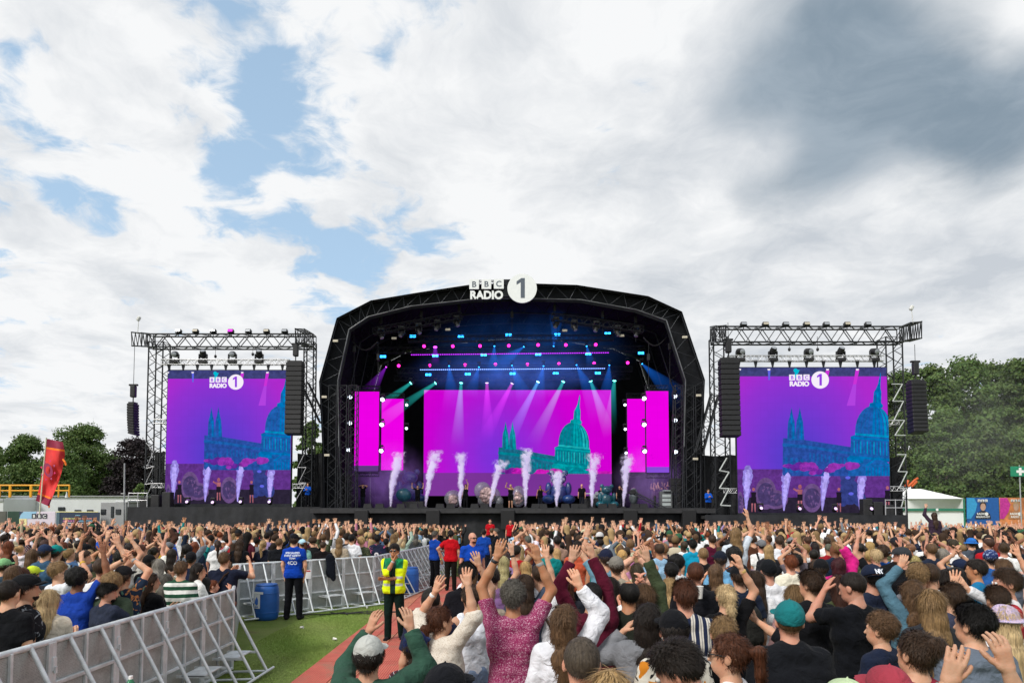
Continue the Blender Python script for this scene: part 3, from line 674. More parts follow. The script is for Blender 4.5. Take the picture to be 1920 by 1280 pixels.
m.box((-5.47,14.76,.42),(.16,.006,.30),(0,0,R(-25))); m.box((-5.44,14.742,.60),(.25,.006,.05),(0,0,R(-20)))
m.build('label_sheet',mat('label_paper',(.75,.76,.78),.6,var=.03),B1)
m=MB(); q=[(-5.475,.34),(-5.43,.38),(-5.44,.44),(-5.475,.52),(-5.51,.44),(-5.52,.38)]
m.prism(q,14.745,14.749); m.box((-5.47,14.746,.305),(.1,.004,.02)); m.build('drop_print',mat('label_blue',(.03,.12,.45),.6,var=0),B1)
barrel(at(768,1112,19.5).x,19.5,'smaller looking blue barrel behind the man in the yellow jacket')
# a notice tied to a brace, and cables in the grass
t=tag(None or thing('notice','small white notice with a red heading tied to the fence behind the steward','notice',(at(577,1075,15.6).x,15.55,.9)))
m=MB(); p=at(577,1076,15.55); m.box((p.x,15.55,p.z),(.15,.006,.2)); m.build('sheet',mat('paper',(.8,.8,.8),.7,var=.03),t)
m=MB(); m.box((p.x,15.545,p.z+.075),(.12,.004,.03)); m.build('heading',mat('red_ink',(.5,.04,.04),.7,var=0),t)
m=MB(); rr=random.Random(4)
for k in range(7):
    x=-4.6+k*.32; pts=[Vector((x+rr.uniform(-.3,.3)+i*.12,15.55+rr.uniform(-.12,.12)+k*.09,.02+abs(rr.gauss(0,.02)))) for i in range(7)]; m.path(pts,.012,5)
tag(m.build('cable',mat('cable_black',(.015,.015,.015),.6)),'tangle of black cables lying in the grass at the fence foot','cable')
m=MB(); m.tube((-4.35,5.9,0),(-4.35,5.9,.17),.035,.035,12); m.tube((-4.35,5.9,.17),(-4.35,5.9,.21),.034,.014,12); b=m.build('bottle',mat('green_glass',(.02,.16,.07),.15,var=0))
b.location=(0,0,0); tag(b,'green bottle with a white cap at the bottom left edge','bottle')
p=at(245,1276,5.4); b.location=(p.x+4.35,p.y-5.9,max(0,p.z-.19))
m=MB(); m.tube((-4.35,5.9,.205),(-4.35,5.9,.23),.016,.016,12); c_=m.build('cap',mat('white_cap',(.8,.8,.8),.4,var=0),None); c_.parent=b
# ================================================================ main stage
BLACKM=mat('black_membrane',(.009,.010,.013),.75,0,.3,1.5,.25,2.,.2); DRAPE=mat('black_drape',(.010,.011,.013),.85,0,.3,2,.3,3)
TRUSS_D=mat('black_truss',(.02,.022,.026),.45,.3,.2,3); TRUSS_A=mat('dull_alloy_truss',(.045,.048,.055),.4,.6,.2,3); TRUSS_S=mat('silver_truss',(.6,.6,.62),.35,.6,.15,3)
YS=46.5  # plane of the arch front
ZD=at(960,953,YS).z  # deck height
def P3(px,py,Y): return at(px,py,Y)
outer=[(606,960),(604,837),(598,715),(631,596),(695,563),(785,548),(878,534),(960,530),(1082,534),(1216,555),(1279,584),(1322,712),(1316,837),(1316,960)]
inner=[(640,960),(634,837),(632,712),(653,616),(689,592),(770,572),(879,560),(960,557),(1090,560),(1195,579),(1251,599),(1287,712),(1284,837),(1280,960)]
# smooth curve through the roof by subdividing
def dens(L):
    o=[]
    for a,b in zip(L[:-1],L[1:]):
        n=3
        for i in range(n): o.append((a[0]+(b[0]-a[0])*i/n,a[1]+(b[1]-a[1])*i/n))
    return o+[L[-1]]
stage=thing('main_stage','large black arched festival stage with trussed rim in the middle of the field','stage',(0,YS,0))
OUT=[P3(x,y,YS) for x,y in outer]; INN=[P3(x,y,YS) for x,y in inner]; OUT[0].z=OUT[-1].z=0; INN[0].z=INN[-1].z=0
DEP=15.
m=MB() # roof skin: front fascia between outer and inner curves (set behind the truss), tunnel outside and inside
n=len(OUT)
for i in range(n-1):
    a,b,c,d=OUT[i],OUT[i+1],INN[i+1],INN[i]; y=Vector((0,.9,0))
    m.add([a+y,b+y,c+y,d+y],[(0,1,2,3)])
    y2=Vector((0,DEP,0)); k=.93
    a2,b2=a+y2,b+y2; 
    m.add([a,b,b2,a2],[(0,1,2,3)])
    y3=Vector((0,.92,0)); k=lambda p:Vector((p.x*.985,p.y,p.z-.12)); m.add([k(a)+y3,k(b)+y3,k(b)+y2,k(a)+y2],[(0,3,2,1)])
m.build('roof_canopy',BLACKM,stage)
m=MB()
vs=[Vector((p.x*.98,YS+DEP-.3,p.z-.2)) for p in OUT]; m.add(vs,[tuple(range(len(vs)))]); m.build('back_drape',DRAPE,stage)
def arch(name,ofs,mt,rc,rb,sub=4):
    m=MB()
    A=dens(list(map(tuple,[(p.x,p.z) for p in OUT])));B=dens(list(map(tuple,[(p.x,p.z) for p in INN])))
    A=[Vector((x,YS+ofs,z)) for x,z in A];B=[Vector((x,YS+ofs,z)) for x,z in B]
    for L in(A,B):
        for p,q in zip(L[:-1],L[1:]): m.tube(p,q,rc,n=6)
    for i in range(len(A)-1):
        mid=(A[i]+A[i+1])/2 if i%2 else A[i]
        m.tube(A[i],(B[i]+B[i+1])/2,rb,n=4,caps=False); m.tube((B[i]+B[i+1])/2,A[i+1],rb,n=4,caps=False)
    m.build(name,mt,stage)
arch('front_truss',.35,TRUSS_A,.038,.022)
for k in range(1,5): arch('roof_truss',.95+k*2.8,TRUSS_D,.05,.03)
m=MB()  # inner edge tube
for p,q in zip(INN[1:-2],INN[2:-1]): m.tube(p+Vector((0,.2,0)),q+Vector((0,.2,0)),.035,n=8)
m.build('rim_tube',mat('worn_rim',(.14,.145,.15),.4,.5,.5,.8),stage)
for sx in(-1,1):   # leg towers
    m=MB(); x=(632+8)/1 if sx<0 else 1290; p=P3(x,900,YS+.6)
    for dx in(-.6,.1,.8): m.truss((p.x+dx*1.,YS+.6,0),(p.x+dx*1.-sx*0,YS+.6,P3(960,720,YS).z),.55,.55,.9,.04,.02,up=Vector((0,1,0)))
    m.build('leg_tower',TRUSS_D,stage)
# small pale identification plates on the legs
m=MB()
for x,y in((629,639),(608,744),(613,853),(1284,632),(1310,741),(1304,860),(730,621),(835,604),(1063,606),(1174,616)):
    p=P3(x,y,YS+.1); m.bbox((p.x,YS+.1 if y>630 else YS+2,p.z),(.36,.08,.16),.02)
m.build('work_light',mat('ivory_plate',(.55,.5,.4),.5),stage)
# deck, front skirt with folds
X0,X1=P3(598,950,YS).x-.2,P3(1325,950,YS).x+.2
m=MB(); m.box(((X0+X1)/2,YS+DEP/2-.8,ZD-.15),(X1-X0-.1,DEP+1.4,.3)); m.build('deck',mat('deck_ply',(.03,.03,.032),.6,0,.3,2),stage)
def skirt(name,x0,x1,y,z,parent=None,label=None,mt=None):
    nx=int((x1-x0)/.12); nz=7; V=[];rr=np.random.default_rng(int(abs(x0)*10)); ph=rr.uniform(0,6,8)
    for i in range(nx+1):
        x=x0+(x1-x0)*i/nx
        for j in range(nz+1):
            t=j/nz; f=.05*math.sin(x*2.1+ph[0]+t*1.1)+.035*math.sin(x*5.3+ph[1]-t*2)+.02*math.sin(x*11+ph[2]+t*3)+.03*math.sin((x*1.3+t*4)+ph[3])
            V.append((x,y-f*(.3+t)-.25*t,z*(1-t)-.5*t+.02+.05*math.sin(x*.9)*(1-t)*0))
    F_=[(i*(nz+1)+j,i*(nz+1)+j+1,(i+1)*(nz+1)+j+1,(i+1)*(nz+1)+j) for i in range(nx) for j in range(nz)]
    o=npmesh(name,V,F_,mt or SKM); return o
SKM=mat('skirt_cloth',(.016,.017,.020),.7,0,.35,1.2,.5,5,.35)
o=skirt('skirt',X0,X1,YS-.85,ZD+.03); o.parent=stage; o.location=(0,-YS,0)
spb=mat('speaker_black',(.012,.012,.013),.6)
for x in(678,966-14,1292,812,1182): m=MB(); p=P3(x,968,YS-1.5); m.bbox((p.x,YS-1.35,ZD-.75),(.9,.6,1.3),.04); m.build('front_fill_speaker',spb,stage)
# ---------------------------------------------------------------- emissive screens
def glow(name,stops,scale=(1,1),cen=(0,0),rad=1.,s=1.):
    """screen colour running outward from cen (object x,z)"""
    m=bpy.data.materials.new(name); m.use_nodes=True; nt=m.node_tree; nt.nodes.clear()
    tc=NN(nt,'ShaderNodeTexCoord').outputs['Object']; mp=NN(nt,'ShaderNodeMapping'); mp.inputs['Location'].default_value=(-cen[0]*scale[0]/rad,0,-cen[1]*scale[1]/rad); mp.inputs['Scale'].default_value=(scale[0]/rad,0,scale[1]/rad)
    nt.links.new(tc,mp.inputs[0]); g=NN(nt,'ShaderNodeVectorMath',operation='LENGTH'); nt.links.new(mp.outputs[0],g.inputs[0])
    r=NN(nt,'ShaderNodeValToRGB'); r.color_ramp.interpolation='B_SPLINE'; e=r.color_ramp.elements
    while len(e)<len(stops): e.new(.5)
    for q,(p,c) in zip(e,stops): q.position=p; q.color=(*c,1)
    nt.links.new(g.outputs['Value'],r.inputs[0])
    br=NN(nt,'ShaderNodeTexBrick'); br.offset=0; br.inputs['Scale'].default_value=1; br.inputs['Mortar Size'].default_value=.012; br.inputs['Brick Width'].default_value=.5; br.inputs['Row Height'].default_value=.5; br.inputs['Color1'].default_value=(1,1,1,1); br.inputs['Color2'].default_value=(.97,.97,.97,1); br.inputs['Mortar'].default_value=(.94,.94,.94,1)
    m2=NN(nt,'ShaderNodeMapping'); m2.inputs['Rotation'].default_value=(R(-90),0,0); nt.links.new(tc,m2.inputs[0]); nt.links.new(m2.outputs[0],br.inputs[0])
    em=NN(nt,'ShaderNodeEmission'); em.inputs[1].default_value=s; nt.links.new(MIX(nt,1.,r.outputs[0],br.outputs[0],'MULTIPLY'),em.inputs[0])
    nt.links.new(em.outputs[0],NN(nt,'ShaderNodeOutputMaterial').inputs[0]); return m
MAG=(.80,0.,.76); PUR=(.30,.03,.72); VIO=(.16,.05,.72); BLU=(.09,.06,.66)
SCR_M=glow('screen_main',[(0,(.17,.03,.64)),(.3,(.22,.025,.64)),(.75,(.50,.0,.60)),(1,(.62,0,.60))],(1,.8),(-1.5,-1.2),7.)
SCR_S=glow('screen_side',[(0,MAG),(1,(.76,0,.66))],rad=8)
BAND=glow('screen_band',[(0,(.13,.025,.24)),(1,(.2,.035,.30))],rad=6)
def emisn(name,col,s=1.,amt=.35,sc=3.):
    m=emis(name,col,s); nt=m.node_tree; e=[n for n in nt.nodes if n.type=='EMISSION'][0]; tc=NN(nt,'ShaderNodeTexCoord').outputs['Object']
    n=SS(nt,NOI(nt,tc,sc,8,.7),.25,.75,1-amt,1+amt); nt.links.new(MIX(nt,1.,tuple(col),(1,1,1),'MULTIPLY'),e.inputs[0]); nt.links.new(n,e.inputs[1]); return m
CATH=[emisn('screen_teal_lit',(.0,.30,.34)),emisn('screen_teal_mid',(.0,.19,.25)),emisn('screen_teal_dark',(.01,.13,.22)),emisn('screen_bush',(.50,.01,.40)),emisn('screen_bush_dark',(.16,.01,.26)),emisn('screen_teal_light',(.01,.38,.41))]
CATHB=[emisn('wing_teal_lit',(.0,.15,.42)),emisn('wing_teal_mid',(.01,.10,.36)),emisn('wing_teal_dark',(.02,.07,.32)),emisn('wing_bush',(.27,.03,.38)),emisn('wing_bush_dark',(.12,.02,.30)),emisn('wing_teal_light',(.0,.24,.48))]
def cathedral(parent,T,y,mats,clip):
    """domed church picture on the screen: T maps picture x,y to world x,z; y is the screen face"""
    m=MB(); L=[0]
    def poly(pts,c,lay):
        q=[T(*p) for p in pts]; 
        # clip to the rectangle
        for ax,s,v in((0,1,clip[0]),(0,-1,clip[1]),(1,1,clip[2]),(1,-1,clip[3])):
            o=[]
            for i in range(len(q)):
                a,b=q[i],q[(i+1)%len(q)]; da=s*(a[ax]-v);db=s*(b[ax]-v)
                if da>=0: o.append(a)
                if (da>=0)!=(db>=0): t=da/(da-db); o.append((a[0]+(b[0]-a[0])*t,a[1]+(b[1]-a[1])*t))
            q=o
            if len(q)<3: return
        m.cur=c; m.add([(x,y-.02-.006*lay,z) for x,z in q],[tuple(range(len(q)))])
    # nave and towers (picture units = pixels of the main screen)
    poly([(934,895),(935,838),(970,842),(1048,856),(1048,900),(1030,905),(950,905)],2,1)
    poly([(934,846),(972,850),(1048,864),(1048,868),(972,855),(934,851)],1,2)
    for i in range(12):
        x=976+i*6; poly([(x,862+i*.9),(x+2.6,862.5+i*.9),(x+2.6,874+i*.9),(x,873+i*.9)],1,2)
    for i in range(4):
        x=938+i*8; poly([(x,868+i),(x+4,868+i),(x+4,892),(x,892)],1,2)
    for tx in(948,961):
        poly([(tx-6.5,842),(tx-6,822),(tx-5,812),(tx-3,806),(tx-1.2,797),(tx,790),(tx+1.2,797),(tx+3,806),(tx+5,813),(tx+6,824),(tx+7,842)],1,3)
        poly([(tx-4,840),(tx-3.6,822),(tx-.8,822),(tx-.8,840)],2,4); poly([(tx+1.6,840),(tx+1.4,814),(tx+3.4,814),(tx+4,840)],0,4)
        poly([(tx-1,818),(tx-.4,800),(tx+.6,800),(tx+1,818)],0,4)
    # body under the dome
    poly([(1036,900),(1040,872),(1104,882),(1104,884),(1150,896),(1150,910),(1120,910),(1040,908)],1,3)
    poly([(1062,885),(1084,869),(1104,885)],0,4); poly([(1068,884),(1084,873),(1098,884)],1,5)
    for i in range(8):
        x=1064+i*5; poly([(x,887),(x+2.6,887),(x+2.6,908),(x,908)],0,4)
    for i in range(6):
        x=1110+i*6.5; poly([(x,893+i),(x+3,893+i),(x+3,908),(x,908)],0,4)
    poly([(1040,905),(1104,908),(1150,910),(1150,913),(1040,912)],5,5)
    poly([(1034,872),(1040,868),(1060,872),(1060,880),(1036,877)],0,5)
    # drum and columns
    poly([(1039,872),(1041,838),(1046,836),(1107,842),(1106,876),(1100,880),(1044,874)],1,4)
    for i in range(12):
        x=1045+i*5.1; w=2.4*(1-.35*abs(i-5.5)/5.5); poly([(x,845+i*.4),(x+w,845+i*.4),(x+w,864+i*.6),(x,863+i*.6)],0 if i%2 else 5,6)
        poly([(x+w,845+i*.4),(x+w+1.4,845+i*.4),(x+w+1.4,864+i*.6),(x+w,863+i*.6)],2,6)
    poly([(1040,838),(1107,845),(1107,848),(1040,842)],0,7); poly([(1038,868),(1106,875),(1106,878),(1038,872)],0,7)
    # dome
    cxx,cyy=1076,836; D=[]
    for i in range(15):
        a=math.pi*(1-i/14); D.append((cxx+29*math.cos(a)+1.5*math.sin(a),cyy-45*math.sin(a)**.9+3*math.cos(a)*1))
    poly(D,1,5)
    for i in range(9):
        u=-.93+i*.215; v=u+(.13 if i>3 else .035)
        def rib(u): return [(cxx+29*u*math.cos(q)+1.5*math.sin(q),cyy-45*math.sin(q)**.9+3*u*math.cos(q)) for q in np.linspace(0,1.45,8)]
        a_,b_=rib(u),rib(v); poly(a_+b_[::-1],5 if i>6 else 0 if i>3 else 2,6)
    poly([(cxx-29,cyy-3),(cxx+29,cyy+3),(cxx+29,cyy+6.5),(cxx-29,cyy+.5)],5,7)
    # lantern and cross
    poly([(1069,793),(1070,787),(1075,786),(1076.5,770),(1080,764),(1083,757),(1085.5,745),(1087,739),(1087.6,745),(1087,757),(1087,764),(1088.5,771),(1088,787),(1091,791),(1090,795)],0,6)
    poly([(1078,786),(1078,771),(1079.4,771),(1079.4,786)],2,7); poly([(1082,786),(1082,771),(1083.4,771),(1083.4,786)],5,7)
    # bushes
    rr=random.Random(5)
    for (a,b,yy,c) in((938,985,884,4),(1012,1046,884,3),(960,1010,890,4),(1126,1150,888,3),(968,984,884,3)):
        for k in range(9):
            x=rr.uniform(a,b);r=rr.uniform(3,7); y0=yy+rr.uniform(-4,4); poly([(x+r*1.3*math.cos(t)*(1+.2*rr.random()),y0+r*.8*math.sin(t)) for t in np.linspace(0,6.28,9)[:-1]],c if k%3 else 3,8)
    m.build('cathedral_picture',mats,parent)
def panel(parent,name,p00,p11,y,mt,tk=.12,frame=True,fm=None):
    (x0,z0),(x1,z1)=p00,p11; m=MB(); m.add([(x0,y,z0),(x1,y,z0),(x1,y,z1),(x0,y,z1)],[(0,1,2,3)]); o=m.build(name,mt,parent); return o
def cabinet(parent,x0,x1,z0,z1,y):
    m=MB(); m.bbox(((x0+x1)/2,y+.13,(z0+z1)/2),(x1-x0+.10,.24,z1-z0+.10),.02); m.build('cabinet',TRUSS_D,parent)
YM=56.
def W2(px,py,Y): p=at(px,py,Y); return (p.x,p.z)
def screen(name,label,x0,x1,yt,yb,Y,mt,band=0):
    a=W2(x0,yb,Y);b=W2(x1,yt,Y); t=thing(name,label,'video screen',((a[0]+b[0])/2,Y,(a[1]+b[1])/2),'video screens')
    cabinet(t,a[0],b[0],a[1],b[1],Y); return t,a,b
scr,a,b=screen('video_screen','widest stage screen in the centre showing a teal domed church on magenta',794,1145.5,731,929,YM,SCR_M)
zb=W2(960,886,YM)[1]; panel(scr,'display',(a[0],zb),b,YM-.005,SCR_M); panel(scr,'display_band',a,(b[0],zb),YM-.005,BAND)
cathedral(scr,lambda x,y:W2(x,y,YM-.05),YM-.01,CATH,(a[0],b[0],a[1]+1.8,b[1]))
for lab,x0,x1,yt,yb,Y in(('tall magenta stage screen farthest left, with a dull purple strip at its foot',664,711,734,883,50.5),('narrow magenta stage screen just left of centre screen',714.5,757,747.5,881,53.),('narrow magenta stage screen just right of centre screen',1177,1212,747.5,884.5,53.),('tall magenta stage screen farthest right, beside the right stage leg',1212.5,1253,733,885.5,50.5)):
    s_,a,b=screen('video_screen',lab,x0,x1,yt,yb,Y,SCR_S)
    zz=a[1]+(.42 if Y<51 else 0); panel(s_,'display',(a[0],zz),b,Y-.005,SCR_S)
    if Y<51: panel(s_,'display_band',a,(b[0],zz),Y-.005,emis('strip_glow',(.10,.04,.2) if x0<900 else (.22,.07,.62)))
    m=MB(); m.truss((a[0],Y+.2,b[1]+.3),(b[0],Y+.2,b[1]+.3),.3,.3,.45,.025,.014); m.build('hanging_truss',TRUSS_A,s_); m=MB(); m.truss((a[0],Y+.2,a[1]-.25),(b[0],Y+.2,a[1]-.25),.3,.25,.45,.02,.012); m.build('hanging_truss',TRUSS_A,s_)
# ---------------------------------------------------------------- radio station sign on the arch
def logo(parent,T,y,u,mats,dep):
    """T maps sign px to world x,z; u = metres per px"""
    m=MB(); boxes=[(880,524,898,542.3),(903,524,921,542),(926,523.6,944.5,541.5)]
    for x0,y0,x1,y1 in boxes:
        a=T(x0,y1);b=T(x1,y0); m.box(((a[0]+b[0])/2,y,(a[1]+b[1])/2),(b[0]-a[0],dep,b[1]-a[1]))
    c=T(979,541); m.lathe((c[0],y+dep/2,c[1]),[(28*u,0),(28*u,dep)],64,axis=(0,-1,0))
    m.build('plate',mats[0],parent)
    m=MB()
    for ch,(x0,y0,x1,y1) in zip('BBC',boxes):
        p=T((x0+x1)/2,y1-3.8); put_text(m,ch,(p[0],y-dep/2-.004,p[1]),15.5*u,.35*u,.002)
    # the numeral 1
    q=[(968.5,534.5),(968.5,528),(977.5,521.8),(984,521.8),(984,559),(976.3,559),(976.3,529.8)]
    m.prism([T(*p) for p in q],y-dep/2-.008,y-dep/2-.003); m.build('lettering',mats[1],parent)
    m=MB(); p=T(912.2,560.5); put_text(m,'RADIO',(p[0],y-dep/2-.002,p[1]),21.2*u,.95*u,.02,.96); m.build('station_word',mats[0],parent)
SIGNW=mat('sign_white',(.78,.80,.80),.5,var=.03); SIGND=mat('sign_dark',(.09,.11,.14),.6,var=.05)
YL=YS-.35; sg=thing('station_sign','white radio station sign with a round numeral one at the top of the arch','sign',(P3(943,542,YL).x,YL,P3(943,570,YL).z))
logo(sg,lambda x,y:W2(x,y,YL),YL,YL/F,[SIGNW,SIGND],.12)
m=MB(); m.truss((P3(882,531,YS).x,YS,P3(0,531,YS).z),(P3(960,531,YS).x,YS,P3(0,531,YS).z),.3,.3,.5,.025,.015); m.box((P3(952,540,YS).x,YS,P3(0,540,YS).z),(1.6,.1,1.2)); m.build('backing',TRUSS_D,sg)
# ================================================================ lamps, beams, jets and props on the stage
LAMPB=mat('lamp_housing',(.02,.02,.022),.45,.1)
def beam(parent,p,d,L,r0,r1,col,dens):
    d=nrm(d); m=MB(); m.lathe(p,[(.002,.03),(r0,.05),(r0+(r1-r0)*.5,L*.5),(r1,L),(r1*.5,L*1.01),(.002,L*1.02)],14,axis=d)
    mt=bpy.data.materials.new('light_beam'); mt.use_nodes=True; nt=mt.node_tree; nt.nodes.clear()
    tc=NN(nt,'ShaderNodeTexCoord').outputs['Object']; o=parent.location; f=NN(nt,'ShaderNodeVectorMath',operation='DOT_PRODUCT'); nt.links.new(tc,f.inputs[0]); f.inputs[1].default_value=tuple(d/L)
    off=float(Vector(d).dot(Vector(p)-o)/L); fall=MA(nt,'POWER',MA(nt,'SUBTRACT',1.,MA(nt,'SUBTRACT',f.outputs['Value'],off),clamp=True),1.3); t_=MA(nt,'MAXIMUM',MA(nt,'SUBTRACT',f.outputs['Value'],off),0.); fall=MA(nt,'DIVIDE',MA(nt,'MULTIPLY',fall,5.),MA(nt,'POWER',MA(nt,'MULTIPLY_ADD',t_,r1/r0-1.,1.),1.35))
    e=NN(nt,'ShaderNodeEmission'); e.inputs[0].default_value=(*col,1); nt.links.new(MA(nt,'MULTIPLY',fall,dens),e.inputs[1])  # emissive cone volume in place of lamp light scattered by haze
    nt.links.new(e.outputs[0],NN(nt,'ShaderNodeOutputMaterial').inputs[1])
    b=m.build('beam',mt,parent); return b
EM={'blue':emis('lamp_blue',(.02,.32,1.),6),'pink':emis('lamp_pink',(1.,.02,.42),4),'violet':emis('lamp_violet',(.7,.05,1.),5),'teal':emis('lamp_teal',(.15,1.,.85),5),'white':emis('lamp_white',(.75,.85,1.),5),'cyan':emis('lamp_cyan',(.3,.75,1.),5),'lilac':emis('lamp_lilac',(.85,.6,1.),1.6),'off':mat('lamp_glass',(.3,.32,.35),.15,.2,0)}
BC={'blue':(.01,.16,.8),'violet':(.3,.02,.7),'teal':(.02,.45,.42),'white':(.5,.55,.8),'cyan':(.1,.4,.8),'lilac':(.65,.05,.6)}
def flat_lamp(x,y,Y,label):
    p=at(x,y,Y); t=thing('wash_light',label,'stage light',p,'rectangular blue wash lights'); m=MB(); m.bbox(p+Vector((0,.12,0)),(.52,.16,.26),.03); m.tube(p+Vector((0,.1,.1)),p+Vector((0,.1,.45)),.02); m.build('housing',LAMPB,t)
    m=MB(); m.box(p+Vector((-.12,.02,0)),(.19,.03,.17)); m.box(p+Vector((.12,.02,0)),(.19,.03,.17)); m.build('lens',EM['blue'],t)
def round_lamp(x,y,Y,col,label,grp,r=.13,bm=None):
    p=at(x,y,Y); t=thing('spot_light',label,'stage light',p,grp)
    d=nrm((0,-.9,-.4)) if bm is None else nrm(bm[0]); m=MB(); q=Vector(p); m.lathe(q-Vector(d)*.3,[(.06,0),(r*1.15,.08),(r*1.25,.22),(r*1.2,.28)],14,axis=d)
    for s in(-1,1): m.tube(q+Vector((s*r*1.4,.1,0)),q+Vector((s*r*1.3,.12,.32)),.02)
    m.bbox(q+Vector((0,.12,.38)),(.3,.2,.14),.03); m.build('housing',LAMPB,t)
    m=MB(); m.lathe(q-Vector(d)*.02,[(r,0),(r*.8,.03),(.02,.05)],14,axis=d); m.build('lens',EM[col],t)
    if bm: beam(t,q,bm[0],bm[1],r*.8,bm[2],BC[bm[3]],bm[4])
pos=['far left','left','centre left','centre','centre right','right','far right','outer right','outermost']
wl_=[[(774,630),(864,630),(953.5,627.5),(1045,627),(1139.5,625)],[(718,668),(816,666.5),(907,665),(1009,664),(1103,663),(1202,661.6)],[(803,702),(877,701),(961,700),(1042,699),(1121,699)]]
for r_,row in zip(('top','middle','lowest'),wl_):
    for i,(x,y) in enumerate(row): flat_lamp(x,y,50.+{'top':0,'middle':1.5,'lowest':3}[r_],'rectangular blue wash light, %s from the left in the %s row of the roof'%(ORD[i],r_))
pk=[[(795,649),(849,649),(900,648.5),(954,648),(1009,646.6),(1061,646.6),(1117,646)],[(747.5,685.6),(806,685),(872,684),(929,683),(989,683),(1048,682),(1114,681),(1177,680)]]
for r_,row in zip(('upper','lower'),pk):
    for i,(x,y) in enumerate(row): round_lamp(x,y,51. if r_=='upper' else 52.5,'pink','glowing pink round lamp, %s from the left in the %s pink row'%(ORD[i],r_),'pink round lamps',.12)
round_lamp(816,651,51,'violet','bright violet lamp among the upper pink lamps on the left','violet lamps',.14,((0.05,-.3,-1),1.6,.4,'violet',.6))
bl=[(927,649,51,(-.05,-.2,-1),1.6),(982,650,51,(-.9,-.2,-.7),3),(1038,649,51,(.1,-.2,1),1.8),(1100,649,51,(.2,-.2,-1),1.2),(724,688,52,(-.6,0,-.9),2),(842,686,52,(.1,-.1,-1),2.4),(898,688,52,(-.3,0,-1),1.6),(960,685,52,(.4,0,-1),2.4),(1019,686,52,(-.2,0,-1),2.2),(1081,684,52,(.5,0,-1),3.2),(1142.5,684.5,52,(-.1,0,-1),2.6),(1204,682,51,(.9,-.1,-.9),3)]
for i,(x,y,Y,d,L) in enumerate(bl): round_lamp(x,y,Y,'violet' if i==4 else 'blue','small blue beam lamp, %s from the left among the roof beam lamps'%ORD[i],'small blue beam lamps',.06,(d,L*1.55,L*.42,'violet' if i==4 else 'blue',1.7))
sp_=[(770,718,'teal',(-.75,-.15,-.62),4.5,'teal'),(816,718,'teal',(-.8,-.2,-.62),5.5,'teal'),(864.6,718,'teal',(-.05,-.1,-1),5,'teal'),(913,718,'lilac',(.02,-.1,-1),4.5,'lilac'),(960,719,'lilac',(-.42,-.1,-.85),5,'lilac'),(1008.6,716,'cyan',(-.42,-.1,-.85),5.5,'cyan'),(1056,715.6,'teal',(-.42,-.1,-.85),5.5,'teal'),(1107.6,715,'teal',(.3,-.1,-.9),4.5,'teal'),(1152,714,'teal',(-.12,-.1,-1),3.8,'teal')]
for i,(x,y,c,d,L,b_) in enumerate(sp_): round_lamp(x,y,53.5,c,'bright %s spot with a slanting beam, %s from the left above the centre screen'%(c,ORD[i]),'spot lights above the centre screen',.14,(d,L*1.05,.62,b_,.68))
for i,(x,y,Y) in enumerate([(656,744.5,49.5),(655.6,793,49.5),(653,843,49.5),(717,749,50),(715.6,796,50),(714.5,845,50),(762.5,759,52),(762,803,52),(1266,743,49.5),(1266,788,49.5),(1267,847,49.5),(1208,747,50),(1208,796,50),(1209,846,50),(1172,759,52),(1172.5,804.5,52),(1174,849,52)]):
    side='left' if x<960 else 'right'; j=['top','middle','lowest'][ [744,793,843,749,796,845,759,803,743,788,847,747,796,846,759,804,849].index(int(y))%1 if 0 else (0 if y<770 else 1 if y<815 else 2)]
    col_={656:'outer edge',655:'outer edge',653:'outer edge',717:'gap between screens',715:'gap between screens',714:'gap between screens',762:'inner edge',1266:'outer edge',1267:'outer edge',1208:'gap between screens',1209:'gap between screens',1172:'inner edge',1174:'inner edge'}[int(x)]
    round_lamp(x,y,Y,'white','white sidelight at the %s of the %s stage screens, %s one'%(col_,side,j),'white sidelights by the stage screens',.10 if 'inner' in col_ else .15)
# hung moving heads on the front roof truss
def mover(p,label,grp,dr=(0.2,-.4,-1),col='off',s=1.,up=False):
    t=thing('moving_head',label,'stage light',p,grp); q=Vector(p); d=nrm(dr); k=-1 if up else 1; m=MB(); m.bbox(q+Vector((0,0,.42*s*k)),(.42*s,.34*s,.16*s),.03)
    for sx in(-1,1): m.bbox(q+Vector((sx*.2*s,0,.2*s*k)),(.06*s,.14*s,.42*s),.015)
    m.build('yoke',LAMPB,t); m=MB(); m.lathe(q-Vector(d)*.22*s,[(.10*s,0),(.17*s,.06*s),(.17*s,.3*s),(.14*s,.44*s)],14,axis=d); m.build('head',LAMPB,t)
    m=MB(); m.lathe(q+Vector(d)*.22*s,[(.13*s,0),(.1*s,.02),(.02,.03)],14,axis=d); m.build('lens',EM[col],t)
for i,(x,y) in enumerate([(714.5,629),(753,625.6),(785,620),(820,613.6),(856.7,606),(1042.7,608.7),(1077,614),(1118,616),(1157.5,624),(1194,625)]):
    mover(at(x,y,48.5),'unlit silver-faced moving head on the front roof truss, %s from the left'%ORD[i],'moving heads on the front roof truss',((-1)**i*.4,-.5,-1),'off',1.1)
rig=thing('roof_rigging','black trusses, chains and cable swags hung inside the stage roof','rigging',(0,50,ZD+10)); m=MB()
for (x0,y0),(x1,y1) in(((700,622),(866,592)),((1034,594),(1206,618))): m.truss(at(x0,y0,48.5),at(x1,y1,48.5),.45,.45,.7,.035,.02)
for x0,x1,y,Y in((765,1150,636,50),(700,1210,657,51.5),(745,1185,695,53),(740,1180,709,54)): m.truss(at(x0,y,Y),at(x1,y-3,Y),.4,.4,.7,.03,.018)
m.build('truss',TRUSS_D,rig); m=MB()
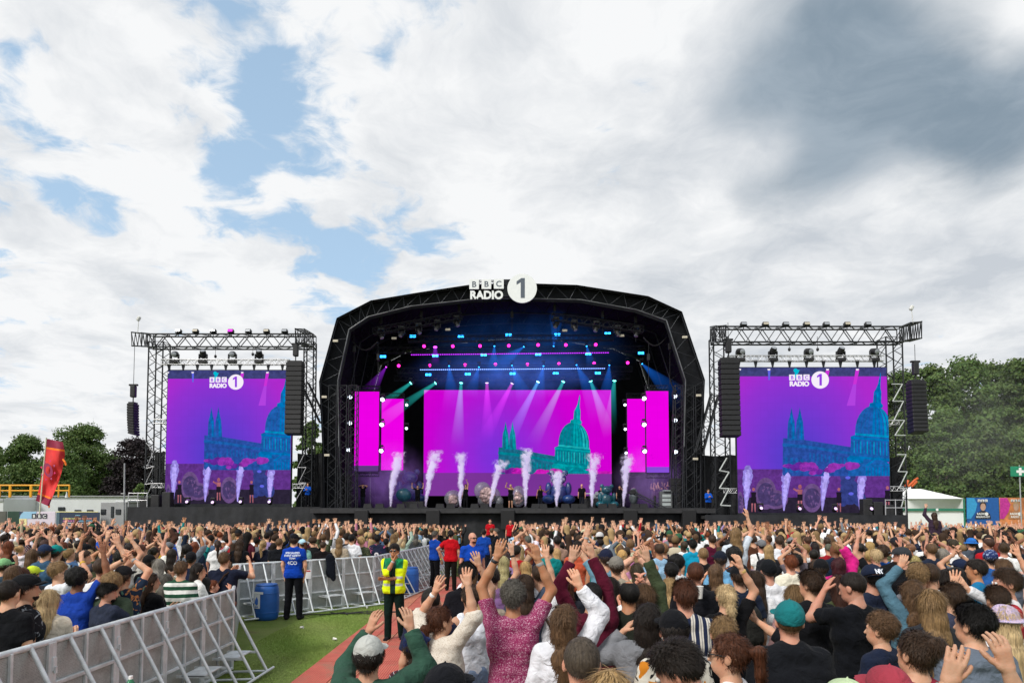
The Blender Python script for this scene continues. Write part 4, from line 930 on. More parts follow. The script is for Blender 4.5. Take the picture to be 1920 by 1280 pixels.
for x,y0,y1 in((714,582,640),(861,566,610),(1040,566,610),(1192,580,640),(790,575,625),(960,560,640),(1130,575,625),(709,640,720),(1216,640,720),(1256,600,720),(664,600,730)):
    a=at(x,y0,48.6);b=at(x,y1,48.6); m.tube(a,b,.018)
    m.bbox(((a+b)/2)+Vector((0,0,.4)),(.22,.22,.5),.04); m.build('chain_hoist',LAMPB,rig); m=MB()
for x0,x1,y in((660,708,640),(1206,1250,632)):
    pts=[at(x0+(x1-x0)*i/10,y+16*math.sin(math.pi*i/10),48.6) for i in range(11)]; m.path(pts,.05,6); m.build('cable_swag',LAMPB,rig); m=MB()
for lab,x0,y0,x1,y1,c,Y in(('glowing violet light bar hung across the stage',770,665,1142,661,(.42,.02,.75),51.2),('dotted blue-white light bar hung across the stage below the violet bar',787,693,1135,690.5,(.25,.4,1.),52.2)):
    a=at(x0,y0,Y);b=at(x1,y1,Y); t=thing('light_bar',lab,'light bar',(a+b)/2); m=MB(); m.truss(a+Vector((0,.1,.25)),b+Vector((0,.1,.25)),.2,.2,.5,.02,.012); m.build('truss',TRUSS_D,t); m=MB(); n=90
    for i in range(n): 
        p=a+(b-a)*((i+.5)/n); m.box(p,((b-a).length/n*.62,.05,.055))
    m.build('pixel_strip',emis('bar_glow',c,2.2),t)
# haze with lamp glow put in as emission, thinning out to nothing at its rim
def puff(name,c,rad,scat,dens,em,label,ts):
    m=bpy.data.materials.new(name); m.use_nodes=True; nt=m.node_tree; nt.nodes.clear(); tc=NN(nt,'ShaderNodeTexCoord').outputs['Object']
    dv=NN(nt,'ShaderNodeVectorMath',operation='DIVIDE'); nt.links.new(tc,dv.inputs[0]); dv.inputs[1].default_value=rad; ln=NN(nt,'ShaderNodeVectorMath',operation='LENGTH'); nt.links.new(dv.outputs[0],ln.inputs[0])
    f=MA(nt,'POWER',MA(nt,'SUBTRACT',1.,ln.outputs['Value'],clamp=True),1.3); f=MA(nt,'MULTIPLY',f,SS(nt,NOI(nt,tc,ts,4,.6,.4),.3,.7,.15,1.))
    v=NN(nt,'ShaderNodeVolumePrincipled'); v.inputs['Color'].default_value=(*scat,1); v.inputs['Emission Color'].default_value=(*em,1)
    nt.links.new(MA(nt,'MULTIPLY',f,dens),v.inputs['Density']); nt.links.new(f,v.inputs['Emission Strength']); nt.links.new(v.outputs[0],NN(nt,'ShaderNodeOutputMaterial').inputs[1])
    mb=MB(); mb.ell(c,rad,24,14); o=mb.build(name,m,None,loc=c); tag(o,label,'haze',kind='stuff')
puff('stage_haze',at(985,660,51.5),(9.,3.,3.6),(.7,.8,1),.02,(.003,.018,.075),'thin self-glowing blue haze hanging under the stage roof',.5)
puff('stage_haze',at(960,700,52.5),(9,2.5,2.2),(.7,.8,1),.03,(.02,.045,.22),'self-glowing violet blue haze over the top of the centre screen',.7)
puff('stage_smoke',at(1222,900,52),(3.4,2,3.0),(.75,.6,.9),.16,(.08,.04,.15),'thin violet smoke drifting low at the right side of the stage',.9)
puff('stage_smoke',at(725,895,52.5),(3.6,2,3.2),(.75,.6,.9),.16,(.09,.04,.17),'thin violet smoke drifting low at the left side of the stage',.9)
# ---------------------------------------------------------------- smoke jets
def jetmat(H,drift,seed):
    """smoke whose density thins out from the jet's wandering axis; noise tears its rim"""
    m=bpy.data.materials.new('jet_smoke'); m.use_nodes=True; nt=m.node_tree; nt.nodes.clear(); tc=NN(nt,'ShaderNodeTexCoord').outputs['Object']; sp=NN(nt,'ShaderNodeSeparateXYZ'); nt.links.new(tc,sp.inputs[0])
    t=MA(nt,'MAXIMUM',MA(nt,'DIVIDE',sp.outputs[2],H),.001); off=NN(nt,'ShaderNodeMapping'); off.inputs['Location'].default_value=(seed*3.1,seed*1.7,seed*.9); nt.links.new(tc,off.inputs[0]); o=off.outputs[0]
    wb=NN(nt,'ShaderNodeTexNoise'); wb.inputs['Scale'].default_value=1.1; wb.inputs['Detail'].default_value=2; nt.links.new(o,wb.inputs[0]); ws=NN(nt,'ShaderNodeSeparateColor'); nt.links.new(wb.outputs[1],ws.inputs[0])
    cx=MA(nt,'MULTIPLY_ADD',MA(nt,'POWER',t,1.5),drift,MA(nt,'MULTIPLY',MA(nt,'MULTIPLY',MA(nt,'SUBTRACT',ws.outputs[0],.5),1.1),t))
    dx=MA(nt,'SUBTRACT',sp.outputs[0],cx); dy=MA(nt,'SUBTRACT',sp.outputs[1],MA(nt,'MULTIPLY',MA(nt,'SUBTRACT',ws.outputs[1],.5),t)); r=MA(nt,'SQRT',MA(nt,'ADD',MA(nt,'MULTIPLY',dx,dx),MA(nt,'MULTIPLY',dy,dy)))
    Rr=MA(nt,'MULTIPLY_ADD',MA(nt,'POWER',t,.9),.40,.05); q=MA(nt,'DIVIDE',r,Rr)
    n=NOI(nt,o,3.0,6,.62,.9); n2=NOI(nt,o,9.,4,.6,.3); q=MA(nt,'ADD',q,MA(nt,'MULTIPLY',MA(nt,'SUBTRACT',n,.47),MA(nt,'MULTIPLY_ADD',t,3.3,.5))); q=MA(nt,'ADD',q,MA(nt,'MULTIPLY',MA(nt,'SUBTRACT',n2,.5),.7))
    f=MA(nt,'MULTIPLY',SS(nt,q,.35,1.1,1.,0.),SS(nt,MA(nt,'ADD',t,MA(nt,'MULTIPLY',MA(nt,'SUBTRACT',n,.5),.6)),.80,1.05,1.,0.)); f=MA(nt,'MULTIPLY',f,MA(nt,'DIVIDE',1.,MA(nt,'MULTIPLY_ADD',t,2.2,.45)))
    v=NN(nt,'ShaderNodeVolumePrincipled'); v.inputs['Color'].default_value=(.96,.94,.99,1); v.inputs['Emission Color'].default_value=(.60,.50,.92,1)  # violet emission in the smoke stands in for stage lamps lighting it
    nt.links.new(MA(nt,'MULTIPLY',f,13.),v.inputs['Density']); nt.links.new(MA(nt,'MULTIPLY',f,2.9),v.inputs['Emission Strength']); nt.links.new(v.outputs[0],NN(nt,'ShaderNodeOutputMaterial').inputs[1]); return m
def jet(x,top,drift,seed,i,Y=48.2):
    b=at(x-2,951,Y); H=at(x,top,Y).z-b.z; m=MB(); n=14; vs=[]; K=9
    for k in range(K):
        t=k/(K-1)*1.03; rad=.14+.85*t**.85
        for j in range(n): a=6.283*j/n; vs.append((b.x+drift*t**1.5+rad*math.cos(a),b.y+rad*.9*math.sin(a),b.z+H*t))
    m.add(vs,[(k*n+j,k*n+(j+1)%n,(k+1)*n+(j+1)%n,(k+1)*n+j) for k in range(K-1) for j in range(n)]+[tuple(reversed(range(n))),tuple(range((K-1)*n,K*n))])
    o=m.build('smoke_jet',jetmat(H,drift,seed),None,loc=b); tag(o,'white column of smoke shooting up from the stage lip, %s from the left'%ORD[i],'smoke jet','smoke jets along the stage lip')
    t=thing('smoke_nozzle','small black smoke nozzle under the %s jet from the left'%ORD[i],'nozzle',b,'smoke nozzles'); m=MB(); m.bbox(b+Vector((0,0,-.02)),(.32,.3,.14),.03); m.build('base',LAMPB,t); m=MB(); m.tube(b+Vector((0,0,.02)),b+Vector((0,0,.12)),.04,.03,10); m.build('pipe',LAMPB,t)
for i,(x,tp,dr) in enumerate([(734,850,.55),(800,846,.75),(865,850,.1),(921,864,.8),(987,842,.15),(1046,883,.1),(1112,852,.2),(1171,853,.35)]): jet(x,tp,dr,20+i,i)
# ---------------------------------------------------------------- inflatables and kit
def ballmat(n,c,al=.0): 
    m=mat(n,c,.12,0,.25,2,.2,6,.7,coat=.6); return m
TEALB=ballmat('teal_balloon_skin',(.012,.12,.16)); BLUEB=ballmat('blue_balloon_skin',(.015,.05,.20)); CLR=ballmat('clear_balloon_skin',(.26,.27,.29)); CLR.node_tree.nodes['Principled BSDF'].inputs['Alpha'].default_value=.45; [setattr(x.node_tree.nodes['Principled BSDF'].inputs['Roughness'],'default_value',.32) for x in (CLR,TEALB,BLUEB)]; [setattr(x.node_tree.nodes['Principled BSDF'].inputs['Coat Weight'],'default_value',.15) for x in (CLR,TEALB,BLUEB)]; [setattr(x.node_tree.nodes['Principled BSDF'].inputs['Alpha'],'default_value',.75) for x in (TEALB,BLUEB)]; PNK=mat('crumpled_foil',(.55,.38,.36),.3,.3,.5,5,.8,12)
def bear(x,yb,H,label,mt,Y,yaw=0):
    b=at(x,yb,Y); s=at(x,yb-H,Y).z-b.z; t=thing('inflatable_bear',label,'inflatable',b,'inflatable bears'); m=MB()
    E_=lambda c,r:m.ell(b+Vector((c[0]*s,c[1]*s,c[2]*s)),tuple(q*s for q in r),20,14)
    E_((0,0,.33),(.27,.22,.30)); E_((-.3,-.12,.14),(.20,.20,.14)); E_((.3,-.12,.14),(.20,.20,.14)); E_((-.3,-.05,.45),(.10,.12,.2)); E_((.3,-.05,.45),(.10,.12,.2)); m.build('body',mt,t)
    m=MB(); E_((0,0,.76),(.24,.20,.19)); E_((0,-.18,.71),(.11,.1,.08)); E_((-.21,0,.93),(.09,.06,.09)); E_((.21,0,.93),(.09,.06,.09)); m.build('head',mt,t)
bear(1047,944,62,'large dark blue inflatable bear behind the sixth smoke jet',BLUEB,51.5); bear(1138,951,43,'teal inflatable bear seated right of the seventh smoke jet',TEALB,50); bear(768,942,62,'dim dark inflatable bear between the two left smoke jets',BLUEB,53.5)
def ballp(x,y,rx,rz,label,mt,Y=50.5,inner=None,shape='round'):
    b=at(x,y+rz,Y); u=Y/F; t=thing('inflatable_prop',label,'inflatable',b,'clear inflatable props'); c=at(x,y,Y); m=MB()
    if shape=='round': m.ell(c,(rx*u,.5,rz*u),22,16)
    else:
        m.ell(at(x-rx*.35,y-rz*.25,Y),(rx*.62*u,.45,rz*.72*u),22,14); m.ell(at(x+rx*.35,y+rz*.1,Y),(rx*.6*u,.42,rz*.62*u),22,14); m.ell(at(x-rx*.2,y+rz*.5,Y),(rx*.5*u,.4,rz*.5*u),22,14); m.ell(at(x+rx*.85,y+rz*.55,Y),(rx*.3*u,.35,rz*.42*u),18,12)
    m.build('shell',mt,t)
    if inner:
        V,F_=sdf_mesh([ell(np.array(c)-(0,.32,.1),(rx*.55*u,.3,rz*.62*u))],.04,[(.09,9,3,(1,1,1)),(.05,20,6,(1,1,1))]); o=npmesh('crumpled_filling',V-np.array(b),F_,PNK,parent=t)
ballp(850,934,17,16,'clear round inflatable left of the third smoke jet',CLR,50.5,1); ballp(914,926,26,24,'clear heart shaped inflatable beside the fourth smoke jet',CLR,50.5,1,'heart'); ballp(972,930,14,20,'clear oval inflatable right behind the singer',CLR,50.5,1); ballp(757,927,15,13,'teal round inflatable between the two left smoke jets',TEALB,51); ballp(1188,930,9,17,'dark ribbed inflatable right of the last smoke jet',ballmat('dark_balloon_skin',(.1,.12,.13)),51)
# monitors along the lip, risers, speaker stacks, road cases, crane
MON=mat('monitor_black',(.02,.02,.022),.6,0,.2,4,.2)
for i,x in enumerate([690,712,752,776,825,845,890,908,936,1004,1018,1060,1078,1092,1130,1148,1190,1206]):
    p=at(x,953,47.3); m=MB(); h=.34; m.prism([(p.x-.3,ZD+.0),(p.x+.3,ZD+.0),(p.x+.24,ZD+h),(p.x-.24,ZD+h)],47.1,47.6); o=m.build('wedge_monitor',MON,loc=(p.x,47.3,ZD)); tag(o,'black wedge monitor on the stage lip, %s from the left'%ORD[i],'speaker','wedge monitors along the stage lip')
def spk(x,yt,yb,Y,w,label,n):
    a=at(x,yb,Y);b=at(x,yt,Y); t=thing('speaker_stack',label,'speaker',a,'side fill speaker stacks'); h=(b.z-a.z)/n
    for k in range(n): m=MB(); c=Vector((a.x,Y,a.z+h*(k+.5))); m.bbox(c,(w,.7,h-.03),.03); o=m.build('cabinet',MON,t); m=MB(); m.lathe(c+Vector((w*.22*(-1)**k,-.34,0)),[(h*.28,0),(h*.22,.03),(.02,.035)],14,axis=(0,-1,0)); m.build('driver',LAMPB,t)
spk(648,890,952,48.6,1.0,'tall dark speaker stack at the left end of the stage',4); spk(1272,896,955,48.6,1.2,'tall dark speaker stack at the right end of the stage',4)
for x0,x1,h,lab in((755,795,.55,'low black riser behind the drummer at left'),(1115,1165,.4,'low black riser under the teal bear'),(1090,1135,.8,'black drum riser right of centre')):
    a=at(x0,951,51);b=at(x1,951,51); m=MB(); m.bbox(((a.x+b.x)/2,51.6,ZD+h/2),(b.x-a.x,1.6,h),.03); tag(m.build('stage_riser',MON,loc=((a.x+b.x)/2,51.6,ZD)),lab,'riser')
t=thing('road_case','open grey equipment rack with pale panels near the right stage leg','road case',at(1250,955,48)); p=at(1250,953,48); m=MB(); m.bbox(p+Vector((0,.3,.62)),(.85,.6,1.2),.03); m.build('case',mat('case_grey',(.10,.105,.11),.5),t); m=MB()
for k in range(3): m.box(p+Vector((0,-.01,.3+.3*k)),(.6,.02,.2))
m.box(p+Vector((0,0,1.26)),(.5,.3,.06)); m.build('rack_panel',mat('rack_face',(.45,.5,.5),.4,.2),t)
t=thing('camera_crane','black camera crane boom sloping down over the right side of the stage','camera crane',at(1245,953,47.8)); m=MB(); m.truss(at(1184,921,48.5),at(1255,958,47.2),.16,.2,.35,.03,.015); m.build('boom',TRUSS_D,t); m=MB(); p=at(1186,922,48.4); m.bbox(p,(.4,.4,.35),.05); m.tube(p,p+Vector((-.3,-.1,-.05)),.09); m.build('camera_head',LAMPB,t); m=MB(); p=at(1228,953,47.8); m.tube((p.x,p.y,ZD),(p.x,p.y,ZD+.9),.08); m.build('pedestal',LAMPB,t)
t=thing('drum_kit','small silver and black drum kit behind the seventh smoke jet','drum kit',at(1122,935,52)); p=at(1122,938,51.2)
for k,(dx,dz,r) in enumerate(((0,.0,.3),(-.4,.25,.18),(.35,.28,.18),(-.15,.45,.15),(.2,.45,.15))): m=MB(); m.lathe(p+Vector((dx,0,dz)),[(r,0),(r,.3)],16,axis=(0,-1,.3)); m.build('drum',[mat('drum_shell',(.25,.27,.3),.3,.3)],t)
for dx in(-.55,.5): m=MB(); m.lathe(p+Vector((dx,0,.75)),[(.02,.03),(.24,0)],16); m.tube(p+Vector((dx,0,-.4)),p+Vector((dx,0,.75)),.012); m.build('cymbal',mat('cymbal_brass',(.5,.42,.2),.3,.8,0),t)
t=thing('keyboard','white keyboard on a dark stand right of the bald guitarist','keyboard',at(1102,945,50.5)); p=at(1101,925,50.5); m=MB(); m.bbox(p,(.55,.3,.07),.02); m.build('keys',mat('key_white',(.75,.75,.75),.4),t); m=MB(); m.tube(p+Vector((-.2,0,0)),p+Vector((.2,0,-.9)),.02); m.tube(p+Vector((.2,0,0)),p+Vector((-.2,0,-.9)),.02); m.build('stand',LAMPB,t)
# ================================================================ side screens, towers and PA
YL_,YR_=49.5,46.0
RAILW=mat('galvanised_rail',(.45,.48,.47),.5,.1,.1)
WING=[glow('screen_wing_left',[(0,(.065,.045,.52)),(.35,(.12,.04,.58)),(.75,(.26,.03,.60)),(1,(.42,.02,.56))],(1,.8),(-.7,-1.2),5.8),
      glow('screen_wing_right',[(0,(.065,.045,.52)),(.35,(.12,.04,.58)),(.75,(.27,.03,.60)),(1,(.42,.02,.56))],(1,.8),(-1.,-1.4),6.2)]
W_TOP=emisn('wing_top_band',(.045,.05,.17)); W_LOW=emisn('wing_low_band',(.105,.03,.22)); W_FLOOR=emisn('wing_floor',(.022,.016,.035)); W_WHITE=emis('wing_white',(.85,.78,.88)); W_JET=emisn('wing_jet',(.26,.20,.62)); W_JET2=emisn('wing_jet_core',(.42,.35,.85)); W_GREY=emisn('wing_grey',(.13,.07,.20)); W_GREYD=emisn('wing_grey_dark',(.06,.04,.13)); W_SK=emisn('wing_skin',(.35,.11,.14)); W_BK=emis('wing_black',(.014,.01,.02)); W_BEAR=emisn('wing_bear',(.03,.045,.20)); W_DIG=emis('wing_digit',(.26,.04,.66))
W_PINKB=[emis('wing_beam_pink',(.55,.03,.62)),emis('wing_beam_soft',(.40,.05,.68)),emis('wing_beam_blue',(.11,.12,.70)),emis('wing_cyan',(.0,.45,.6))]
def wing(lab,x0,x1,yt,yb,Y,i,T,S):
    """T maps template px (right screen photograph px) to this screen's px"""
    a=W2(x0,yb,Y);b=W2(x1,yt,Y); t=thing('video_screen',lab,'video screen',((a[0]+b[0])/2,Y,(a[1]+b[1])/2),'video screens'); cabinet(t,a[0],b[0],a[1],b[1],Y)
    U=lambda px,py:W2(*T(px,py),Y-.05)
    m=MB(); zf=at(0,951 if i==0 else 966,Y-2.).z; m.box(((a[0]+b[0])/2,Y+.1,(zf+a[1])/2-.05),(b[0]-a[0]+.1,.3,abs(a[1]-zf)+.1)); m.build('base_frame',TRUSS_D,t)
    z1=U(0,705)[1]; z2=U(0,879)[1]; z3=U(0,932)[1]
    panel(t,'display_band',(a[0],z1),b,Y-.004,W_TOP); panel(t,'display',(a[0],z2),(b[0],z1),Y-.004,WING[i]); panel(t,'display_band',(a[0],z3),(b[0],z2),Y-.004,W_LOW); panel(t,'display_band',a,(b[0],z3),Y-.004,W_FLOOR)
    m=MB()
    def poly(pts,c,lay):
        q=[U(*p) for p in pts]; q=[(min(max(x,a[0]),b[0]),min(max(z,a[1]),b[1])) for x,z in q]; m.cur=c; m.add([(x,Y-.012-.004*lay,z) for x,z in q],[tuple(range(len(q)))])
    rr=random.Random(8)
    mats=[W_WHITE,W_JET,W_GREY,W_GREYD,W_SK,W_BK,W_BEAR,W_PINKB[0],W_PINKB[1],W_PINKB[2],W_PINKB[3],W_JET2,W_DIG]
    # beams seen on the screen
    poly([(1605,692),(1612,692),(1606,720),(1600,720)],7,1); poly([(1600,720),(1606,720),(1604,760),(1588,760)],8,1)
    m.build('pictured_beam',mats,t); m=MB()
    poly([(1549,694),(1556,694),(1552,712),(1545,712)],7,1); m.build('pictured_beam',mats,t); m=MB(); poly([(1493,693),(1500,693),(1490,712),(1486,712)],10,1); m.build('pictured_beam',mats,t); m=MB(); poly([(1440,694),(1445,694),(1444,712),(1441,712)],9,1)
    m.build('pictured_beam',mats,t); m=MB()
    for x,y in((1387,691),(1442,691),(1552,691),(1608,691)): poly([(x-3,y),(x+3,y),(x+2,y+3),(x-2,y+3)],0,2)
    m.build('pictured_lamp',mats,t); m=MB()
    poly([(1492+4*math.cos(q),694+4*math.sin(q)) for q in np.linspace(0,6.28,12)[:-1]],10,2)
    m.build('pictured_beam',mats,t); m=MB()
    # the stage scene: inflatables, jets, people
    for cx,cy,rx,ry in((1436,925,20,30),(1454,936,24,18),(1523,933,19,27),(1388,945,6,24)):
        poly([(cx+rx*math.cos(q),cy+ry*math.sin(q)) for q in np.linspace(0,6.28,24)[:-1]],2,3); poly([(cx+rx*.75*math.cos(q)*(1+.1*rr.random()),cy+ry*.7*math.sin(q)) for q in np.linspace(0,6.28,16)[:-1]],3,4)
        for k in range(8): x=cx+rx*.5*rr.uniform(-1,1);y=cy+ry*.5*rr.uniform(-1,1); poly([(x,y),(x+rr.uniform(2,7),y+rr.uniform(-3,3)),(x+rr.uniform(0,5),y+rr.uniform(3,9))],2,5)
        m.build('pictured_inflatable',mats,t); m=MB()
    for cx,cy,r,ry in((1590,892,15,14),(1576,886,5,6),(1606,885,5,6),(1594,922,19,24),(1580,935,12,14),(1612,935,12,14),(1590,905,14,10)):
        poly([(cx+r*math.cos(q),cy+ry*math.sin(q)) for q in np.linspace(0,6.28,20)[:-1]],6,4)
    for cx,cy in((1590,895),(1596,925)): poly([(cx+5*math.cos(q),cy+3*math.sin(q)) for q in np.linspace(0,6.28,10)[:-1]],9,5)
    m.build('pictured_bear',mats,t); m=MB()
    for x0_,tp,dr in((1399,872,4),(1470,877,7),(1542,866,10),(1613,887,4)):
        for core in(0,1):
            Lp=[];Rp=[]
            for k in range(25):
                q=k/24; w=(1+9.5*q**.8)*(math.sqrt(max(.02,1-((q-.72)/.285)**2)) if q>.72 else 1)*(1-.45*core)+rr.uniform(-1,1)*2*q; cx=x0_+dr*q**1.5+rr.uniform(-1,1)*1.5*q; y=957-(957-tp-core*8)*q; Lp.append((cx-w,y));Rp.append((cx+w,y))
            poly(Lp+Rp[::-1],11 if core else 1,6+core)
        m.build('pictured_jet',mats,t); m=MB()
    for px_,hd,tp in((1500,3.5,912),(1413,2.8,917),(1573,2.8,917),(1664,3,914)):
        poly([(px_+hd*math.cos(q),tp+hd*1.2*math.sin(q)) for q in np.linspace(0,6.28,12)[:-1]],4,8); poly([(px_-5,tp+5),(px_+5,tp+5),(px_+4,tp+14),(px_+5,tp+26),(px_-5,tp+26),(px_-4,tp+14)],5 if px_!=1500 else 4,8)
        poly([(px_-5,tp+14),(px_+5,tp+14),(px_+5,tp+26),(px_-5,tp+26)],5,9); poly([(px_-4,tp+26),(px_-1,tp+26),(px_-2,tp+42),(px_-4,tp+42)],4,8); poly([(px_+1,tp+26),(px_+4,tp+26),(px_+4,tp+42),(px_+2,tp+42)],4,8)
        if px_==1500: poly([(1495,918),(1488,914),(1487,917),(1495,922)],4,8)
        m.build('pictured_performer',mats,t); m=MB()
    # cathedral: main-screen template -> wing template -> this screen
    def CT(x,y): 
        X=1484+(x-948)*1.20; Yy=782+(y-806)*1.20-.03*(x-948); return W2(*T(X,Yy),Y-.05)
    cathedral(t,CT,Y-.012,CATHB,(a[0],b[0],U(0,892)[1],b[1]))
    def LT(x,y): X=1480+(x-880)*.585; Yy=702+(y-524)*.585; return W2(*T(X,Yy),Y-.1)
    logo(t,LT,Y-.09,Y/F*.585*S,[W_WHITE,W_DIG],.03)
    return t
TR=lambda x,y:(x,y)
TL_=lambda x,y:(311+(x-1383)*.845+(0),694+(y-688)*.915)
wing('right wing screen, large and unobstructed, showing blue church and four white jets',1384,1662,689,961,YR_,1,TR,1.)
wing('left wing screen, its right edge hidden behind a hanging speaker array',309,548,694,944,YL_,0,TL_,.88)
def mirror(px,S): return px
def tower(side):
    R_=side>0; Y=YR_ if R_ else YL_; t=thing('screen_tower','black lattice goal-post frame holding the %s wing screen'%('right' if R_ else 'left'),'truss tower',(at(1520 if R_ else 430,950,Y).x,Y+.7,0),'wing screen frames')
    if R_: o0,o1,i0,i1,yt,yb=1665,1696,1340,1368,612,641
    else: o0,o1,i0,i1,yt,yb=275,302,568,586,626,650
    Yt=Y+.6
    def leg(x0,x1,name,top):
        a=at(x0,800,Yt).x;b=at(x1,800,Yt).x; w=abs(b-a); m=MB(); m.truss(((a+b)/2,Yt+w/2,0),((a+b)/2,Yt+w/2,at(0,top,Yt).z),w,w,w*1.15,.055,.028,up=Vector((0,1,0))); m.build(name,TRUSS_D,t)
    leg(o0,o1,'outer_leg',yb-10); leg(i0,i1,'inner_leg',yb-10)
    za,zb_=at(0,yb,Yt).z,at(0,yt,Yt).z; m=MB(); xa,xb=at(min(o0,i0),700,Yt).x,at(max(o1,i1),700,Yt).x; m.truss((xa,Yt+.4,(za+zb_)/2),(xb,Yt+.4,(za+zb_)/2),.8,zb_-za,1.5,.06,.035); m.build('header_truss',TRUSS_D,t)
    # cantilevers that carry the speaker arrays, reaching towards the crowd
    for (px,py) in (((1718,605),(1352,612)) if R_ else ((256,622),(562,615))):
        q=at(px,py+14,Y-3.2); m=MB(); sx=o1 if (px>1500)==R_ else i0
        if not R_: sx=o0+8 if px<400 else i1-6
        p=at(sx,(yt+yb)/2,Yt); m.truss(p,q,.6,(zb_-za)*.95,.9,.05,.028); m.build('cantilever_truss',TRUSS_D,t)
    # bracing to the stage side, silver inner truss with brackets, zigzag rungs
    m=MB()
    if R_: m.truss(at(1340,740,Yt),at(1310,850,Yt),.4,.5,.7,.05,.025)
    else: m.truss(at(572,720,Yt),at(606,790,Yt),.4,.5,.7,.05,.025)
    m.build('raking_brace',TRUSS_D,t)
    m=MB(); L=((1369,672),(1655,672)) if R_ else ((304,679),(543,679)); p,q=at(*L[0],Y),at(*L[1],Y); m.truss(p,q,.35,.36,.55,.03,.016); m.build('lighting_truss',TRUSS_S,t)
    for k in range(9):
        pp=p+(q-p)*((k+.5)/9); m=MB(); m.prism([(pp.x-.14,pp.z-.1),(pp.x+.14,pp.z-.1),(pp.x+.03,pp.z-.62),(pp.x-.03,pp.z-.62)],Y-.05,Y+.05); m.build('hanging_bracket',TRUSS_D,t)
    m=MB(); zz=[(1672,720),(1692,720),(1674,752),(1694,752),(1676,788),(1696,788),(1678,816),(1698,816)] if R_ else [(274,830),(288,846),(274,878),(288,874),(272,908),(287,905),(272,935)]
    m.path([at(x,y,Y-.2) for x,y in zz],.04 if R_ else .025,6); m.build('ladder_rail',RAILW if R_ else TRUSS_S,t)
    m=MB(); zz=[(1682,852),(1699,852),(1684,884),(1701,884),(1686,915),(1700,915),(1690,950)] if R_ else [(572,848),(558,876),(574,876),(560,905),(574,905),(556,935)]
    m.path([at(x,y,Y-.2) for x,y in zz],.04 if R_ else .025,6); m.build('ladder_rail',RAILW if R_ else TRUSS_S,t)
    if R_:
        m=MB(); m.path([at(x,y,Y-.2) for x,y in [(1363,858),(1349,882),(1367,885),(1349,915),(1367,916),(1351,947),(1370,948)]],.05,6); m.build('ladder_rail',RAILW,t)
    for (x0,y0,x1) in (((1666,916,1692),(1358,920,1382),(1662,792,1684)) if R_ else ((285,910,306),(550,911,573),(290,790,312))):
        m=MB(); m.truss(at(x0,y0,Y+.2),at(x1,y0,Y+.2),.3,.3,.35,.03,.016); m.build('outrigger',TRUSS_S,t)
    m=MB(); q=(1368,600) if 0 else ((1712,592) if R_ else (258,612)); a=at(q[0],q[1]+14,Y-3.2); b=at(q[0]-3 if R_ else q[0]+2,q[1]-12,Y-3.2); m.tube(a,b,.025); m.bbox(b+Vector((0,0,.1)),(.22,.22,.34),.06,(0,R(25),0)); m.build('wind_meter',mat('pale_plastic',(.6,.6,.58),.5),t)
    # lamps on and under the header
    if R_: top=[1394,1435,1473,1512,1549,1588,1627]; hd=[1388,1449,1516,1576,1639]; yh=608; ym=659
    else: top=[335,367,400,433,466,500,534]; hd=[328,381,436,486]; yh=621; ym=664
    w='right' if R_ else 'left'
    for i,x in enumerate(top):
        pnk=(not R_ and i==3); pal=i%2==1; p=at(x,yh,Yt); l=thing('flood_light','%s flood light atop the %s screen frame, %s from left'%('lit magenta' if pnk else 'flat beige' if pal else 'black',w,ORD[i]),'flood light',p,'flood lights on the screen frames'); m=MB(); m.bbox(p,(.42,.3,.26),.03,(R(-20),0,0)); m.tube(p,p-Vector((0,0,.4)),.03); m.tube(p+Vector((-.24,0,0)),p+Vector((-.24,0,-.25)),.02); m.tube(p+Vector((.24,0,0)),p+Vector((.24,0,-.25)),.02); m.build('housing',LAMPB,l)
        m=MB(); m.box(p+Vector((0,-.17,.03)),(.34,.02,.18),(R(-20),0,0)); m.build('face',emis('magenta_flood',(.9,.05,.8),1.6) if pnk else mat('beige_face',(.42,.38,.30),.5) if pal else EM['off'],l)
    for i,x in enumerate(hd): mover(at(x,ym,Y),'black moving head above the %s wing screen, %s from left'%(w,ORD[i]),'moving heads above the wing screens',(.1,-.5,.6 if i%2 else -.1),'off',1.35,True)
    if not R_: floor=[(352,945),(400,946),(452,945),(506,945)]
    else: floor=[(1426,957),(1498,958),(1565,958),(1632,958)]
    for i,(x,y) in enumerate(floor):
        mover(at(x,y-3,Y-.8),'lilac floor lamp at the foot of the %s wing screen, %s from left'%(w,ORD[i]),'floor lamps under the wing screens',(0,-.8,.35),'lilac',.8)
    for i,(x0,y0) in enumerate(((1480,655),(1533,655)) if R_ else ((404,668),(474,664))):
        p=at(x0,y0,Yt); m=MB(); m.tube(p,p+Vector((0,0,.9)),.015); m.ell(p,(.1,.1,.13),10,8); m.build('hanging_sensor',LAMPB,t)
tower(-1); tower(1)
